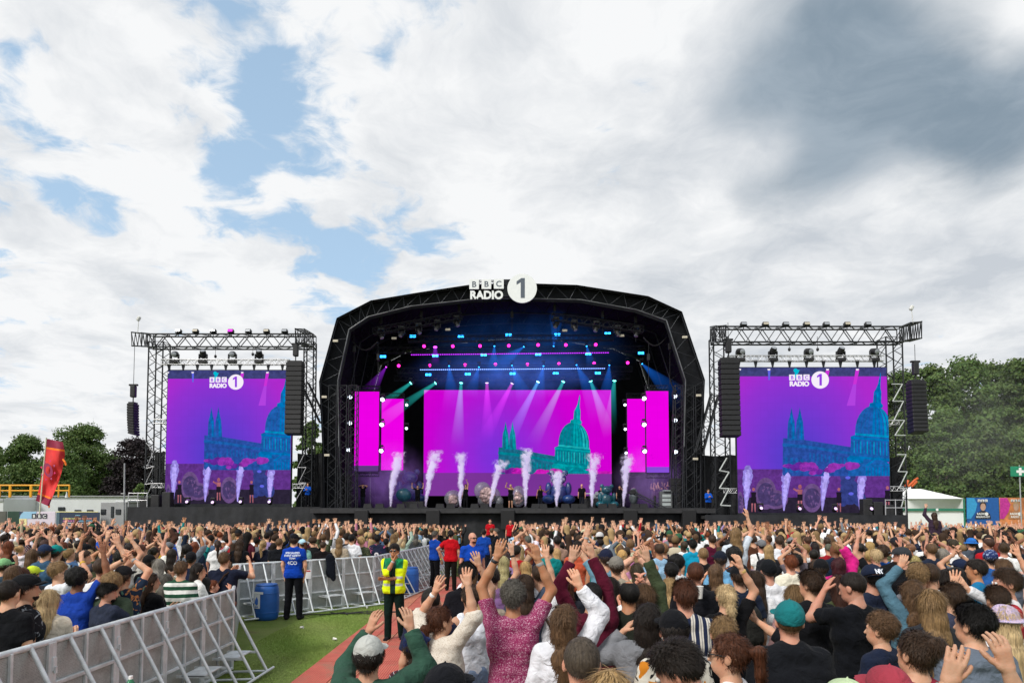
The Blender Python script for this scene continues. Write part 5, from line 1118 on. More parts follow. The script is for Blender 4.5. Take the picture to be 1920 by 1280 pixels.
def array(x0,x1,yt,yb,Y,n,label,bend=0.,side=False):
    a=at((x0+x1)/2,yt,Y); b=at((x0+x1)/2,yb,Y); w=(x1-x0)/F*Y; H=a.z-b.z; t=thing('line_array',label,'speaker array',a,'hanging speaker arrays'); h=H/n
    for k in range(n):
        q=k/(n-1); ang=-R(bend)*q**1.5; off=-(bend/90)*H*.28*q**2 * (1 if not side else 0); sx=(bend/90)*H*.28*q**2 if side else 0
        c=Vector((a.x+sx,Y+off,a.z-h*(k+.5))); m=MB(); m.bbox(c,(w,.75,h*.94),.035,(0,-ang if side else 0,0) if side else (ang,0,0)); o=m.build('cabinet',mat('array_black',(.013,.013,.015),.55,0,.2,5,.15) if k==0 else bpy.data.materials['array_black'] if 0 else ARR,t)
    m=MB(); m.bbox(a+Vector((0,0,.06)),(w*.9,.5,.1),.02); m.tube(a,a+Vector((0,0,.5)),.04); m.bbox(a+Vector((.0,0,.85)),(.34,.34,.8),.05); m.bbox(a+Vector((0,0,1.3)),(.6,.2,.12),.03); m.tube(a+Vector((0,0,1.2)),a+Vector((0,0,4.2 if side else 2.4)),.018); m.build('rigging_frame',LAMPB,t)
ARR=mat('array_cabinet_black',(.012,.012,.014),.55,0,.2,5,.15)
array(539,569.5,680,815,YL_-3,15,'black speaker array hanging in front of the left wing screen',6); array(1348.5,1383.5,674.5,819,YR_-3,15,'black speaker array hanging left of the right wing screen',6)
array(243,256,757,815,YL_-3.2,12,'slim curved speaker array hanging at the far left of the stage',16,True); array(1703,1731,716,812,YR_-3.2,13,'curved speaker array hanging right of the right wing screen, before the trees',10)
# wing platforms
for R_,x0,x1,yt,Y in((0,239,600,951,YL_-2.),(1,1322,1700,966,YR_-1.8)):
    a=at(x0,yt,Y);b=at(x1,yt,Y); w='right' if R_ else 'left'; t=thing('wing_platform','black draped platform under the %s wing screen'%w,'platform',((a.x+b.x)/2,Y,0),'wing platforms'); m=MB(); m.box(((a.x+b.x)/2,Y+2.6,a.z-.12),(b.x-a.x-.04,5.0,.2)); m.build('deck',mat('wing_deck',(.03,.03,.03),.7),t)
    o=skirt('skirt',a.x,b.x,Y,a.z+.02); o.parent=t; o.location=-t.location
    m=MB()
    for k in range(3):
        xx=(a.x+.6+k*.8) if not R_ else (b.x-.6-k*.7); m.bbox((xx,Y+1.2,a.z+.35+.1*k),(.6,.6,.7+.2*k),.04)
    m.build('equipment_case',MON,t)
    m=MB(); e=a.x if not R_ else b.x; 
    for dz in(.5,1.0): m.tube((e,Y+.1,a.z+dz),(e+(1.3 if not R_ else -1.3),Y+.1,a.z+dz),.03)
    for dx in(0,.65,1.3): m.tube((e+(dx if not R_ else -dx),Y+.1,a.z),(e+(dx if not R_ else -dx),Y+.1,a.z+1.05),.03)
    m.build('guard_rail',TRUSS_S,t)
# dark drapes closing the gaps beside the arch
for x0,x1,yt,yb,Y,lab in((555,614,849,952,YL_+1.5,'black wind-rippled drape left of the stage arch'),(1314,1384,852,962,YR_+1.6,'black wind-rippled drape right of the stage arch'),(1662,1690,855,962,YR_+1.6,'narrow black drape behind the right tower'),(285,312,845,950,YL_+1.6,'narrow black drape behind the left tower')):
    a=at(x0,yb,Y);b=at(x1,yt,Y); nx,nz=34,18; V=[]
    for i in range(nx+1):
        for j in range(nz+1):
            u=i/nx;v=j/nz; V.append((a.x+(b.x-a.x)*u,Y+.09*math.sin(u*9+v*2)+.05*math.sin(u*21-v*5)+.05*math.sin(v*9+u*3),(b.z-.10*abs(math.sin(u*4)))*v))
    F_=[(i*(nz+1)+j,(i+1)*(nz+1)+j,(i+1)*(nz+1)+j+1,i*(nz+1)+j+1) for i in range(nx) for j in range(nz)]
    tag(npmesh('drape',V,F_,SKM),lab,'drape')
# ================================================================ trees, cabins, banners round the field
LEAFM={}
def leafmat(name,c):
    m=bpy.data.materials.new(name); m.use_nodes=True; nt=m.node_tree; b=nt.nodes['Principled BSDF']; b.inputs['Roughness'].default_value=.6; b.inputs['Specular IOR Level'].default_value=.25
    a=NN(nt,'ShaderNodeAttribute'); a.attribute_name='Col'; nt.links.new(MIX(nt,1.,a.outputs[0],c,'MULTIPLY'),b.inputs['Base Color'])
    tr=NN(nt,'ShaderNodeBsdfTranslucent'); nt.links.new(MIX(nt,1.,a.outputs[0],c,'MULTIPLY'),tr.inputs[0]); mx=NN(nt,'ShaderNodeMixShader'); mx.inputs[0].default_value=.22
    nt.links.new(b.outputs[0],mx.inputs[1]); nt.links.new(tr.outputs[0],mx.inputs[2]); nt.links.new(mx.outputs[0],[n for n in nt.nodes if n.type=='OUTPUT_MATERIAL'][0].inputs[0]); return m
BARK=mat('bark',(.07,.055,.04),.9,0,.3,3,.6,12)
LG=leafmat('leaf_green',(.085,.135,.036)); LG2=leafmat('leaf_light_green',(.095,.155,.042)); LP=leafmat('leaf_dark_purple',(.020,.014,.017)); LW=leafmat('leaf_willow',(.10,.16,.04))
def tree(label,px,ytop,wpx,Y,lm,seed,nleaf=16000,low=.12,leaf=.30,grp='trees beyond the field',name='tree',ybase=None):
    rr=np.random.default_rng(seed); top=at(px,ytop,Y); H=top.z; RX=wpx/F*Y/2*(1.38 if px<300 else 1.18); t=thing(name,label,'tree',(top.x,Y,0),grp)
    m=MB(); th=H*.55; r0=H*.028; pts=[Vector((0,0,0)),Vector((rr.normal()*.2,0,th*.4)),Vector((rr.normal()*.4,rr.normal()*.3,th)),Vector((rr.normal()*.5,0,H*.8))]
    for k in range(3): m.tube(pts[k],pts[k+1],r0*(1-.28*k),r0*(1-.28*(k+1)),8)
    blobs=[]; nb=60
    for k in range(nb):
        v=(k+rr.random())/nb; z=H*(low+(.93-low)*v); prof=math.sqrt(max(.02,1-((v-.35)/.68)**2)) if v>.35 else .80+.20*(v/.35)
        a=rr.uniform(0,6.28); q=rr.uniform(.35,1)**.6; br=min(RX*rr.uniform(.22,.38),H*.22)*(1-.15*v); x=math.cos(a)*q*(RX*prof-br*.75); y=math.sin(a)*q*(RX*.75*prof-br*.5); z=min(z,H-br*.8)
        blobs.append((x,y,max(z,br*.6),br))
    q0=min(RX*.3,H*.2); blobs+=[(0,0,H-q0,q0),(0,0,H*.55,RX*.6),(0,0,H*.3,RX*.6)]
    for k in range(9):
        b=blobs[k*3]; s=pts[1]+(pts[3]-pts[1])*rr.uniform(0,.8); e=Vector(b[:3]); md=(s+e)/2+Vector((0,0,rr.uniform(.1,.6))); m.tube(s,md,r0*.35,r0*.22,6); m.tube(md,e,r0*.22,r0*.06,6)
    m.v=[tuple(Vector(v)+Vector((top.x,Y,0))) for v in m.v]; m.build('trunk',BARK,t)
    B=np.array(blobs); wt=B[:,3]**2; idx=rr.choice(len(B),nleaf,p=wt/wt.sum()); d=rr.normal(size=(nleaf,3)); d/=np.linalg.norm(d,axis=1)[:,None]; d[:,2]=np.where(d[:,2]<-.25,-d[:,2]*.6,d[:,2])
    lump=1+.22*np.sin(d[:,0]*7+idx)*np.sin(d[:,2]*6+idx*2)+.12*np.sin(d[:,1]*13+idx*3)
    rad=B[idx,3]*(1-rr.exponential(.10,nleaf).clip(0,.6)+ (rr.random(nleaf)<.10)*rr.uniform(0,.22,nleaf))*lump; C=B[idx,:3]+d*rad[:,None]*np.array([1.08,1,.86])
    n=nrmrows(d+rr.normal(size=(nleaf,3))*.55); u=nrmrows(np.cross(n,rr.normal(size=(nleaf,3)))); w=np.cross(n,u); s=leaf*rr.uniform(.5,1.25,nleaf)[:,None]*(.6+.4*H/18)
    k4=[(-1,-.5),(.2,-1),(1,.3),(-.3,1)]; V=np.stack([C+u*s*a*.62+w*s*b*.62 for a,b in k4],1).reshape(-1,3); V[:,2]=np.maximum(V[:,2],.1)
    tone=np.repeat((.86+.24*rr.random(nleaf))[:,None]*(.85+.35*rr.random(len(B)))[idx][:,None]*np.array([1,1,1])+rr.normal(size=(nleaf,1))*np.array([.10,.02,.0]),4,0)
    npmesh('crown',V,np.arange(4*nleaf).reshape(-1,4),lm,False,t,tone.clip(.2,2)); return t
def nrmrows(a): return a/(np.linalg.norm(a,axis=1)[:,None]+1e-9)
tree('broad dark green tree left of the red flag',47,812,86,98,LG,1,24000,.06,grp='large trees on the left',leaf=.24); tree('tall rounded green tree right of the red flag',158,793,112,102,LG,2,34000,.05,grp='large trees on the left',leaf=.24)
tree('lighter green tree low behind the flag pole',118,840,78,94,LG2,3,18000,.05,grp='large trees on the left',leaf=.24); tree('dark purple copper beech behind the left tower',258,818,84,96,LP,4,24000,.06,grp='large trees on the left',leaf=.24)
tree('grey green tree cut by the left edge of the photo',-4,835,34,105,LG,5,9000,.05,grp='large trees on the left')
tree('dark green tree filling the gap behind the copper beech',212,850,80,108,LG,61,14000,.05,grp='large trees on the left',leaf=.24); tree('low dark green tree between the two big left trees',98,865,70,110,LG,62,12000,.05,grp='large trees on the left',leaf=.24); tree('small bright willow shrub at the foot of the left tower',264,905,30,75,LW,6,5000,.0,.2,grp='low shrubs on the left'); tree('small pale green bush behind the yellow railing',128,915,40,82,LW,7,5000,.0,.2,grp='low shrubs on the left')
tree('light green tree seen in the gap left of the stage',585,788,62,88,LG2,8,14000,.05,grp='trees beside the stage')
for i,(px,yt,w,Y,l) in enumerate([(1690,690,90,84,LG),(1745,680,100,78,LG),(1806,664,116,80,LG2),(1862,676,96,84,LG),(1906,668,92,80,LG),(1958,672,100,82,LG),(1775,760,90,72,LG2),(1850,790,90,70,LG),(1915,800,84,70,LG2)]):
    tree(['tall green tree behind the right speaker array','broad green tree beside the right speaker array','tallest light green tree of the right-hand group','dark green tree over the blue poster','tall green tree above the first aid sign','green tree cut by the right edge of the photo','lower light green tree behind the white marquee','lower dark green tree behind the blue poster','lower light green tree behind the first aid sign'][i],px,yt,w*1.25,Y,l,20+i,26000 if i<6 else 16000,.03,.24,'trees on the right')
for i,(px,yt,w,Y) in enumerate([(180,905,90,112),(100,900,100,115),(20,905,90,118),(260,905,80,110)]): tree('distant low hedge tree, %s from the right behind the left field edge'%ORD[(3,1,0,2).index(i)] if 0 else ['low distant bush behind the large left trees','low distant bush behind the yellow railing','low distant bush at the left edge of the photo','low distant bush behind the left tower'][i],px,yt,w,Y,LG2,40+i,5000,.0,.3,'low distant bushes')
m=MB(); m.add([(-120,70,.01),(-16,70,.01),(-16,130,2.2),(-120,130,2.6)],[(0,1,2,3)]); tag(m.build('far_meadow',mat('meadow',(.09,.16,.035),.9,0,.25,.3)),kind='structure')
WHT=mat('cabin_white',(.62,.64,.66),.5,0,.06,.6); GRY=mat('trailer_grey',(.33,.34,.35),.5,.1,.1,1.); WIN=mat('dark_window',(.03,.035,.04),.15,var=0)
def at3(x,y,Y): return at(x,y,Y)
def slab(mb,x0,x1,y0,y1,Y,dep,dy=0): a=at(x0,y1,Y);b=at(x1,y0,Y); z0=max(a.z,0.); mb.bbox(((a.x+b.x)/2,Y+dep/2+dy,(z0+b.z)/2),(b.x-a.x,dep,b.z-z0),.03)
t=thing('site_cabin','long white site cabin roof running behind the left banners','cabin',(at(120,980,62).x,62,0)); m=MB(); slab(m,8,258,931,990,62,6); m.build('wall',WHT,t); m=MB(); slab(m,-30,262,929,931.2,62,6.4,-.2); m.build('roof',mat('cabin_roof_grey',(.28,.29,.3),.7),t)
for x0,x1,y0 in((108,121,950),(139,151,955),(162,174,955)): m=MB(); slab(m,x0,x1,y0,y0+7,61.9,.1); m.build('window',WIN,t)
t=thing('site_cabin','plain white cabin end cut by the left edge of the photo','cabin',(at(0,980,58).x,58,0)); m=MB(); slab(m,-40,7,934,990,58,4); m.build('wall',WHT,t); m=MB(); slab(m,-20,6,934,940,57.9,.08); m.build('vent',GRY,t)
t=thing('equipment_trailer','grey metal trailer with three dark windows between banner and black skirt','trailer',(at(212,990,50).x,50,0)); m=MB(); slab(m,187,237,941,1000,50,3.5); m.build('body',GRY,t)
for x0,x1,y0,y1 in((188,198,954,964),(207,213,949,970),(216,226,954,964)): m=MB(); slab(m,x0,x1,y0,y1,49.94,.08); m.build('window',WIN,t)
m=MB(); slab(m,216,240,938,941.5,50,3.3); m.build('roof_pod',WHT,t)
t=thing('work_platform','yellow railed work platform above the cabin at the left edge','platform',(at(60,932,56).x,56,at(0,932,56).z)); YEL=mat('safety_yellow',(.75,.34,.015),.45,0,.08)
m=MB()
for y in(909.5,919.5): m.tube(at(-12,y,56),at(131,y,56),.07 if y<915 else .06)
m.build('rail',YEL,t)
for x in(0,19,58,110,130): m=MB(); a=at(x,909,56);b=at(x,932,56); m.bbox((a+b)/2,(.20 if x in(19,58) else .10,.12,a.z-b.z),.02); m.build('post',YEL,t)
m=MB(); p=at(125,929,55.9); m.lathe(p,[(.12,-.15),(.02,.35)],10); m.build('traffic_cone',WHT,t)
# red flag
t=thing('feather_flag','tall red and crimson flag with an orange band and pink sun emblem','flag',(at(78,960,45).x,45,0)); 
fl=[(88,822),(120,829),(124,862),(113,886),(98,930),(92,949),(67,940),(76,892),(84,845)]
NX,NZ=14,60; top=[(87,822),(121,829)]; V=[];
Lc=[(87,822),(84.5,845),(81.5,870),(77.5,895),(72,920),(67,938)]; Rc=[(118,828.5),(122,850),(118,876),(110,903),(99,930),(92,949)]
def lerpc(L,t_): i=min(int(t_*(len(L)-1)),len(L)-2); f=t_*(len(L)-1)-i; return (L[i][0]*(1-f)+L[i+1][0]*f,L[i][1]*(1-f)+L[i+1][1]*f)
UV=[]
for j in range(NZ+1):
    l,r=lerpc(Lc,j/NZ),lerpc(Rc,j/NZ)
    for i in range(NX+1):
        u=i/NX; x=l[0]+(r[0]-l[0])*u; y=l[1]+(r[1]-l[1])*u; p=at(x,y,45+.22*math.sin(u*5+j*.12)*u+.10*math.sin(u*11-j*.2)*u); V.append(tuple(p-t.location)); UV.append((u,j/NZ))
F_=[(j*(NX+1)+i,(j+1)*(NX+1)+i,(j+1)*(NX+1)+i+1,j*(NX+1)+i+1) for j in range(NZ) for i in range(NX)]; mi=[]
for j in range(NZ):
    for i in range(NX):
        v=(j+.5)/NZ; c=0
        if v<.13 or v>.87: c=1
        elif v<.165 or v>.84: c=2
        mi.append(c)
FM=[mat('flag_red',(.68,.035,.035),.7,0,.1,2),mat('flag_crimson',(.24,.01,.045),.7,0,.1,2),mat('flag_orange',(.85,.18,.01),.7,0,.05),mat('flag_pink',(.70,.03,.16),.7,0,0),mat('flag_plum',(.30,.03,.10),.7,0,0),mat('flag_violet',(.45,.08,.20),.7,0,0)]
npmesh('cloth',V,F_,FM,True,t,None,mi)
m=MB(); m.tube(at(87,820,45),at(74,965,45),.045); m.build('pole',mat('pole_pale',(.6,.6,.45),.4),t); m=MB(); m.path([at(118,861,44.9),at(122,866,44.8),at(124,872,44.8)],.06); m.path([at(92,945,44.9),at(92,951,44.8)],.05); m.build('streamer',FM[2],t)
m=MB(); m.cur=1; c=(90,881); Q=[at(c[0]+(9*math.cos(a)+1.0*math.sin(a)),c[1]+13*math.sin(a)-3*math.cos(a)*-1,44.68) for a in np.linspace(0,6.283,25)[:-1]]; q2=[at(c[0]+(4.4*math.cos(a)),c[1]+7.5*math.sin(a),44.68) for a in np.linspace(0,6.283,25)[:-1]]
m.add(Q+q2,[(i,(i+1)%24,24+(i+1)%24,24+i) for i in range(24)])
for k,a in enumerate(np.linspace(0,6.283,9)[:-1]+.3):
    x,y=c[0]+13*math.cos(a),c[1]+18*math.sin(a); m.cur=2 if k%2 else 0; m.add([at(x+2.4*math.cos(a+q),y+3*math.sin(a+q),44.66) for q in(0,2.1,4.2)],[(0,1,2)])
m.build('emblem',[FM[3],FM[4],FM[5]],t)
# hoardings and banners
HG=mat('hoarding_green',(.02,.05,.035),.7,0,.2,1); HD=mat('hoarding_dark',(.09,.09,.08),.7,0,.2,1)
t=thing('hoarding','dark green and grey hoarding panels at the left edge below the cabins','hoarding',(at(18,985,50).x,50,0)); m=MB(); slab(m,12,37,958,1010,50,.1); m.build('green_panel',HG,t); m=MB(); slab(m,-60,12,958,1010,50,.1); m.build('grey_panel',HD,t)
t=thing('banner','pale radio station banner with pastel corner shapes on the left fence','banner',(at(70,990,49.6).x,49.6,0)); PB=[mat('banner_lilac',(.68,.60,.70),.6,0,.02),mat('banner_blue',(.30,.52,.72),.6,0,.02),mat('banner_yellow',(.80,.74,.38),.6,0,.02),mat('banner_pink',(.75,.42,.62),.6,0,.02),mat('banner_ink',(.02,.025,.04),.6,0,0),mat('banner_navy',(.03,.045,.085),.6,0,0)]
m=MB(); m.cur=0; slab(m,36,104,958.5,1005,49.6,.06); m.build('sheet',PB,t); m=MB()
def fpoly(pts,c,Y): m.cur=c; m.add([at(x,y,Y) for x,y in pts],[tuple(reversed(range(len(pts))))])
fpoly([(36,972),(38,966),(42,960),(46,958.6),(69,958.6),(62,971.5)],1,49.58); m.build('printed_shape',PB,t); m=MB(); fpoly([(36,972),(50,972),(50,982),(47,995),(44,1005),(36,1005)],2,49.575); m.build('printed_shape',PB,t); m=MB(); fpoly([(96,1005),(98,985),(104,980),(104,1005)],3,49.575); m.build('printed_shape',PB,t); m=MB(); fpoly([(36,958.6),(44,958.6),(38,964),(36,970)],5,49.57); m.build('printed_shape',PB,t)
m=MB()
for x in(60,70,80): m.cur=4; p=at(x+3.6,966.8,49.56); m.box(p,(.31,.01,.33))
m.build('letter_block',PB,t); m=MB()
for ch,x in zip('BBC',(60,70,80)): p=at(x+3.6,970,49.545); put_text(m,ch,p,.31,.008,.002)
m.build('letter',mat('banner_white',(.8,.8,.8),.6,0,0),t); m=MB(); p=at(66.5,986,49.55); put_text(m,'RADIO',p,.25,.008,.002); p=at(81.5,982.5,49.56); m.lathe(p,[(.19,0),(.19,.01)],24,axis=(0,-1,0)); m.build('station_word',PB[4],t); m=MB(); p=at(81.5,986.3,49.53); put_text(m,'1',p,.30,.012,.002); m.build('numeral',bpy.data.materials['banner_white'],t)
t=thing('banner','dark line-up banner with coloured rows of names on the left fence','banner',(at(145,990,49.5).x,49.5,0)); m=MB(); slab(m,104,187,960,1005,49.5,.06); m.build('sheet',PB[5],t); m=MB(); slab(m,104,184,958.5,960,49.48,.06); m.build('top_strip',PB[2],t)
m=MB(); slab(m,104,112,960,1005,49.47,.03); m.build('side_panel',mat('banner_slate',(.08,.13,.17),.6,0,0),t); m=MB(); slab(m,177,181,981,1005,49.46,.03); m.build('pink_block',PB[3],t)
LC=[mat('ink_yellow',(.75,.70,.25),.6,0,0),mat('ink_salmon',(.72,.32,.28),.6,0,0),mat('ink_pink',(.72,.25,.5),.6,0,0),mat('ink_blue',(.25,.5,.68),.6,0,0),bpy.data.materials['banner_white']]
for y,segs,s in((966.5,(('SUNDAY',146,3),),.09),(973.3,(('CALVIN HARRIS',134,0),('/ ED SHEERAN',158,1)),.175),(977.8,(('GEORGE EZRA',133,2),('/ HARRY STYLES',157.5,3)),.175),(981.3,(('YUNGBLUD  JOEL C  ANNE-MARIE',146,4),),.125)):
    for tx,x,c in segs: m=MB(); put_text(m,tx,at(x,y,49.44),s,.004,.001); m.build('line_of_names',LC[c],t)
for k in range(7):
    rr=random.Random(k); put_text(m:=MB(),' '.join(''.join(rr.choice('AEIORNSTL') for _ in range(rr.randint(3,7))) for _ in range(6)),at(147,985.5+k*2.7,49.44),.085,.001,.001); m.build('small_print',LC[4],t)
m=MB(); m.tube(at(233.5,868,48.5),at(232.5,990,48.5),.05,.06); m.tube(at(232,925,48.5)+Vector((-.2,0,0)),at(232,925,48.5)+Vector((.1,0,0)),.03); o=m.build('mast',mat('galvanised',(.4,.41,.42),.4,.5),loc=(at(233,990,48.5).x,48.5,0)); tag(o,'thin grey mast standing in front of the grey trailer','mast')
# marquee, posters and first aid sign on the right
t=thing('marquee','white ridge tent with green edge strips below the right trees','tent',(at(1745,965,62).x,62,0)); PVC=mat('tent_white',(.86,.87,.88),.45,0,.03,.5,.1,1.)
A=[at(1684,915,62),at(1769,913.5,62),at(1808,934.5,62),at(1807,955,62),at(1684,955,62)]
m=MB(); dy=Vector((0,9,0)); a0,a1,a2,a3,a4=A; bk=Vector((0,3.5,0)); m.add([a0+bk,a1+bk,a2,Vector((a4.x,a4.y,a2.z))],[(0,3,2,1)]); m.add([a2,a2+dy,a1+dy*.5,a1+bk],[(0,1,2,3)])
for k in range(1,4): z=a2.z+(a1.z-a2.z)*k/4; m.tube((a4.x,61.98+3.5*k/4,z),(a2.x-(a2.x-a1.x)*k/4,61.98+3.5*k/4,z),.02)
m.build('roof',PVC,t); m=MB(); x0,x1=a4.x,a3.x; m.box(((x0+x1)/2,62.1,(at(0,957,62).z)/2),(x1-x0,.1,at(0,957,62).z)); m.box((x1,66.5,a2.z/2),(.1,9,a2.z)); m.build('wall',PVC,t); m=MB(); m.box(((x0+x1)/2,61.95,(at(0,953,62).z+at(0,957,62).z)/2),(x1-x0+.1,.12,.22)); m.box((x1,61.94,a2.z/2),(.1,.12,a2.z)); m.build('green_trim',mat('trim_green',(.03,.20,.13),.5),t)
m=MB(); p=at(1757,955,61.8); m.lathe(p,[(.12,0),(.12,.02)],16,axis=(0,-1,0)); m.build('round_badge',PVC,t)
def person_poster(x0,x1,label,bg,bg2,hair,top,line):
    Y=52; a=at(x0,932.5,Y);b=at(x1,972,Y); t=thing('poster',label,'poster',((a.x+b.x)/2,Y,0),'posters on the right fence'); m=MB(); m.bbox(((a.x+b.x)/2,Y+.05,a.z/2),(b.x-a.x,.08,a.z),.01); m.build('sheet',bg,t)
    cx=(x0+x1)/2; m=MB(); q=lambda pts:m.add([at(x,y,Y-.02) for x,y in pts],[tuple(reversed(range(len(pts))))])
    q([(x0+.5,933),(x0+14,933),(x0+20,945),(x0+16,960),(x0+8,972),(x0+.5,972)]); m.build('printed_shape',bg2,t)
    for k,x in enumerate((-8.3,-1.8,4.7)): m=MB(); p=at(cx+x+1,938,Y-.03); m.box(p,(.21,.01,.19)); m.build('letter_block',bpy.data.materials['banner_white'],t); m=MB(); put_text(m,'BBC'[k],at(cx+x+1,939.9,Y-.045),.18,.002,.001); m.build('letter',PB[4],t)
    m=MB(); m.add([at(cx+5*math.cos(q),950+7*math.sin(q),Y-.03) for q in np.linspace(6.283,0,20)[:-1]],[tuple(range(19))]); m.build('portrait_face',mat('poster_skin',(.52,.32,.24),.6,0,.1),t)
    m=MB(); m.add([at(cx+6.2*math.cos(q),947.5+6.5*math.sin(q)-1,Y-.025) for q in np.linspace(6.283,0,20)[:-1]],[tuple(range(19))]); m.build('portrait_hair',hair,t)
    m=MB(); m.add([at(x,y,Y-.035) for x,y in[(cx-4,957),(cx+4,957),(cx+13,963),(cx+15,972),(cx-15,972),(cx-13,963)]],[tuple(reversed(range(6)))]); m.build('portrait_top',top,t)
    m=MB(); put_text(m,'RADIO',at(cx-3,964.5,Y-.05),.22,.006,.001); p=at(cx+6.5,963,Y-.045); m.lathe(p,[(.13,0),(.13,.01)],20,axis=(0,-1,0)); put_text(m,line,at(cx,970,Y-.05),.20,.004,.001); m.build('caption',bpy.data.materials['banner_white'],t)
person_poster(1812.5,1874,'blue poster with a dark-haired portrait beside the marquee',mat('poster_blue',(.015,.10,.35),.5,0,.1),mat('poster_cyan',(.04,.32,.62),.5,0,.1),mat('poster_hair',(.05,.035,.03),.6),mat('poster_top',(.02,.02,.03),.6),'BREAKFAST')
person_poster(1874.5,1936,'orange and magenta poster with a fair-haired portrait at the right edge',mat('poster_orange',(.62,.22,.08),.5,0,.4,1.2),mat('poster_magenta',(.50,.03,.28),.5,0,.2),mat('poster_blond',(.45,.28,.14),.6),mat('poster_tan',(.42,.20,.10),.6),'RADIO 1')
t=thing('first_aid_sign','green sign with a white cross on a thin post over the right posters','sign',(at(1913,935,50).x,50,0)); m=MB(); a=at(1895,893,50);b=at(1931,874,50); m.bbox(((a.x+b.x)/2,50,(a.z+b.z)/2),(b.x-a.x,.06,b.z-a.z),.02); m.build('board',mat('sign_green',(.015,.24,.13),.5),t); m=MB(); c=at(1913,883.5,49.96); m.box(c,(.56,.02,.19)); m.box(c,(.19,.016,.56)); m.build('cross',bpy.data.materials['banner_white'],t); m=MB(); m.tube((c.x+.02,50.06,0),(c.x+.02,50.06,b.z+.1),.045); m.build('post',mat('post_grey',(.45,.46,.47),.4,.4),t)
t=thing('lift_arms','folded orange lift arms sticking up behind the marquee','lift',at(1708,912,66)); OR=mat('lift_orange',(.55,.10,.02),.5)
for q in(((1698,912),(1703,900)),((1703,912),(1716,899)),((1709,912),(1719,902)),((1716,899),(1721,896))): m=MB(); m.tube(at(*q[0],66),at(*q[1],66),.12); m.build('arm',OR,t)
puff('drifting_smoke',at(1850,800,66),(13,5,9),(.9,.92,.95),.03,(.0,.0,.0),'thin pale smoke drifting before the right-hand trees',.15)
# ================================================================ the people
def hx(h): h=h.lstrip('#'); return tuple((lambda v:v/12.92 if v<=.04045 else ((v+.055)/1.055)**2.4)(int(h[i:i+2],16)/255) for i in(0,2,4))
SK={'light':'#cfa285','pink':'#cf9a83','tan':'#b5825f','brown':'#84573e','dark':'#583828'}
HC={'black':'#100e0d','dark':'#1e1713','brown':'#3a2b20','lbrown':'#5b4531','auburn':'#4d2c1c','red':'#6d3920','blond':'#a88d64','dblond':'#7d6546','pale':'#c0aa84','grey':'#55534f','lgrey':'#7f7c77','wine':'#3a1019'}
def patmat(kind,c1,c2,sc=1.,c3=None):
    m=bpy.data.materials.new('cloth_'+kind); m.use_nodes=True; nt=m.node_tree; b=nt.nodes['Principled BSDF']; b.inputs['Roughness'].default_value=.88; b.inputs['Specular IOR Level'].default_value=.2
    tc=NN(nt,'ShaderNodeTexCoord').outputs['Object']; sp=NN(nt,'ShaderNodeSeparateXYZ'); nt.links.new(tc,sp.inputs[0]); c1,c2=hx(c1),hx(c2)
    if kind in('hoops','stripes'):
        w=MA(nt,'SINE',MA(nt,'MULTIPLY',MA(nt,'ADD',sp.outputs[2 if kind=='hoops' else 0],MA(nt,'MULTIPLY',NOI(nt,tc,5,2),.02)),sc)); f=SS(nt,w,-.05,.05)
        if kind=='stripes': f=MA(nt,'MAXIMUM',f,SS(nt,MA(nt,'SINE',MA(nt,'MULTIPLY',sp.outputs[0],sc*2)),.7,.8,0,.6))
        c=MIX(nt,f,c1,c2)
    elif kind=='blobs':
        v=NOI(nt,tc,sc,3,.5,1.2); c=MIX(nt,SS(nt,v,.56,.60),c1,c2)
        if c3: c=MIX(nt,SS(nt,NOI(nt,tc,sc*.7,2,.5,.8),.60,.63),c,hx(c3))
    elif kind=='spots':
        v=NN(nt,'ShaderNodeTexVoronoi'); v.inputs['Scale'].default_value=sc; nt.links.new(tc,v.inputs[0]); c=MIX(nt,SS(nt,v.outputs[0],.30,.42),c2,c1)
    elif kind=='plaid':
        a=SS(nt,MA(nt,'SINE',MA(nt,'MULTIPLY',sp.outputs[0],sc)),-.1,.1); d=SS(nt,MA(nt,'SINE',MA(nt,'MULTIPLY',sp.outputs[2],sc)),-.1,.1); c=MIX(nt,MA(nt,'MULTIPLY',MA(nt,'ADD',a,d),.5),c1,c2); c=MIX(nt,SS(nt,MA(nt,'SINE',MA(nt,'MULTIPLY',MA(nt,'ADD',sp.outputs[0],sp.outputs[2]),sc*1.0)),.93,.97),c,(.6,.6,.6))
    elif kind=='hivis':
        z=sp.outputs[2]; c=MIX(nt,SS(nt,z,1.315,1.325),c1,c2)
        for z0 in(1.0,1.13): c=MIX(nt,MA(nt,'MULTIPLY',SS(nt,z,z0,z0+.004),SS(nt,z,z0+.046,z0+.05,1,0)),c,(.45,.48,.47))
        c=MIX(nt,MA(nt,'MULTIPLY',SS(nt,MA(nt,'ABSOLUTE',MA(nt,'ADD',sp.outputs[0],-.0)),.045,.05,1,0),MA(nt,'GREATER_THAN',sp.outputs[1],.05)),c,(.006,.03,.02))
        sh=SS(nt,MA(nt,'ABSOLUTE',sp.outputs[0]),.175,.18); c=MIX(nt,sh,c,c1)
    elif kind=='trim':
        c=MIX(nt,SS(nt,MA(nt,'ABSOLUTE',sp.outputs[0]),sc,sc+.005),c1,c2)
    nt.links.new(c,b.inputs['Base Color']); bn=NN(nt,'ShaderNodeBump'); bn.inputs['Distance'].default_value=.02; bn.inputs['Strength'].default_value=.5; nt.links.new(NOI(nt,tc,14,4,.55,.6),bn.inputs['Height']); nt.links.new(bn.outputs[0],b.inputs['Normal']); return m
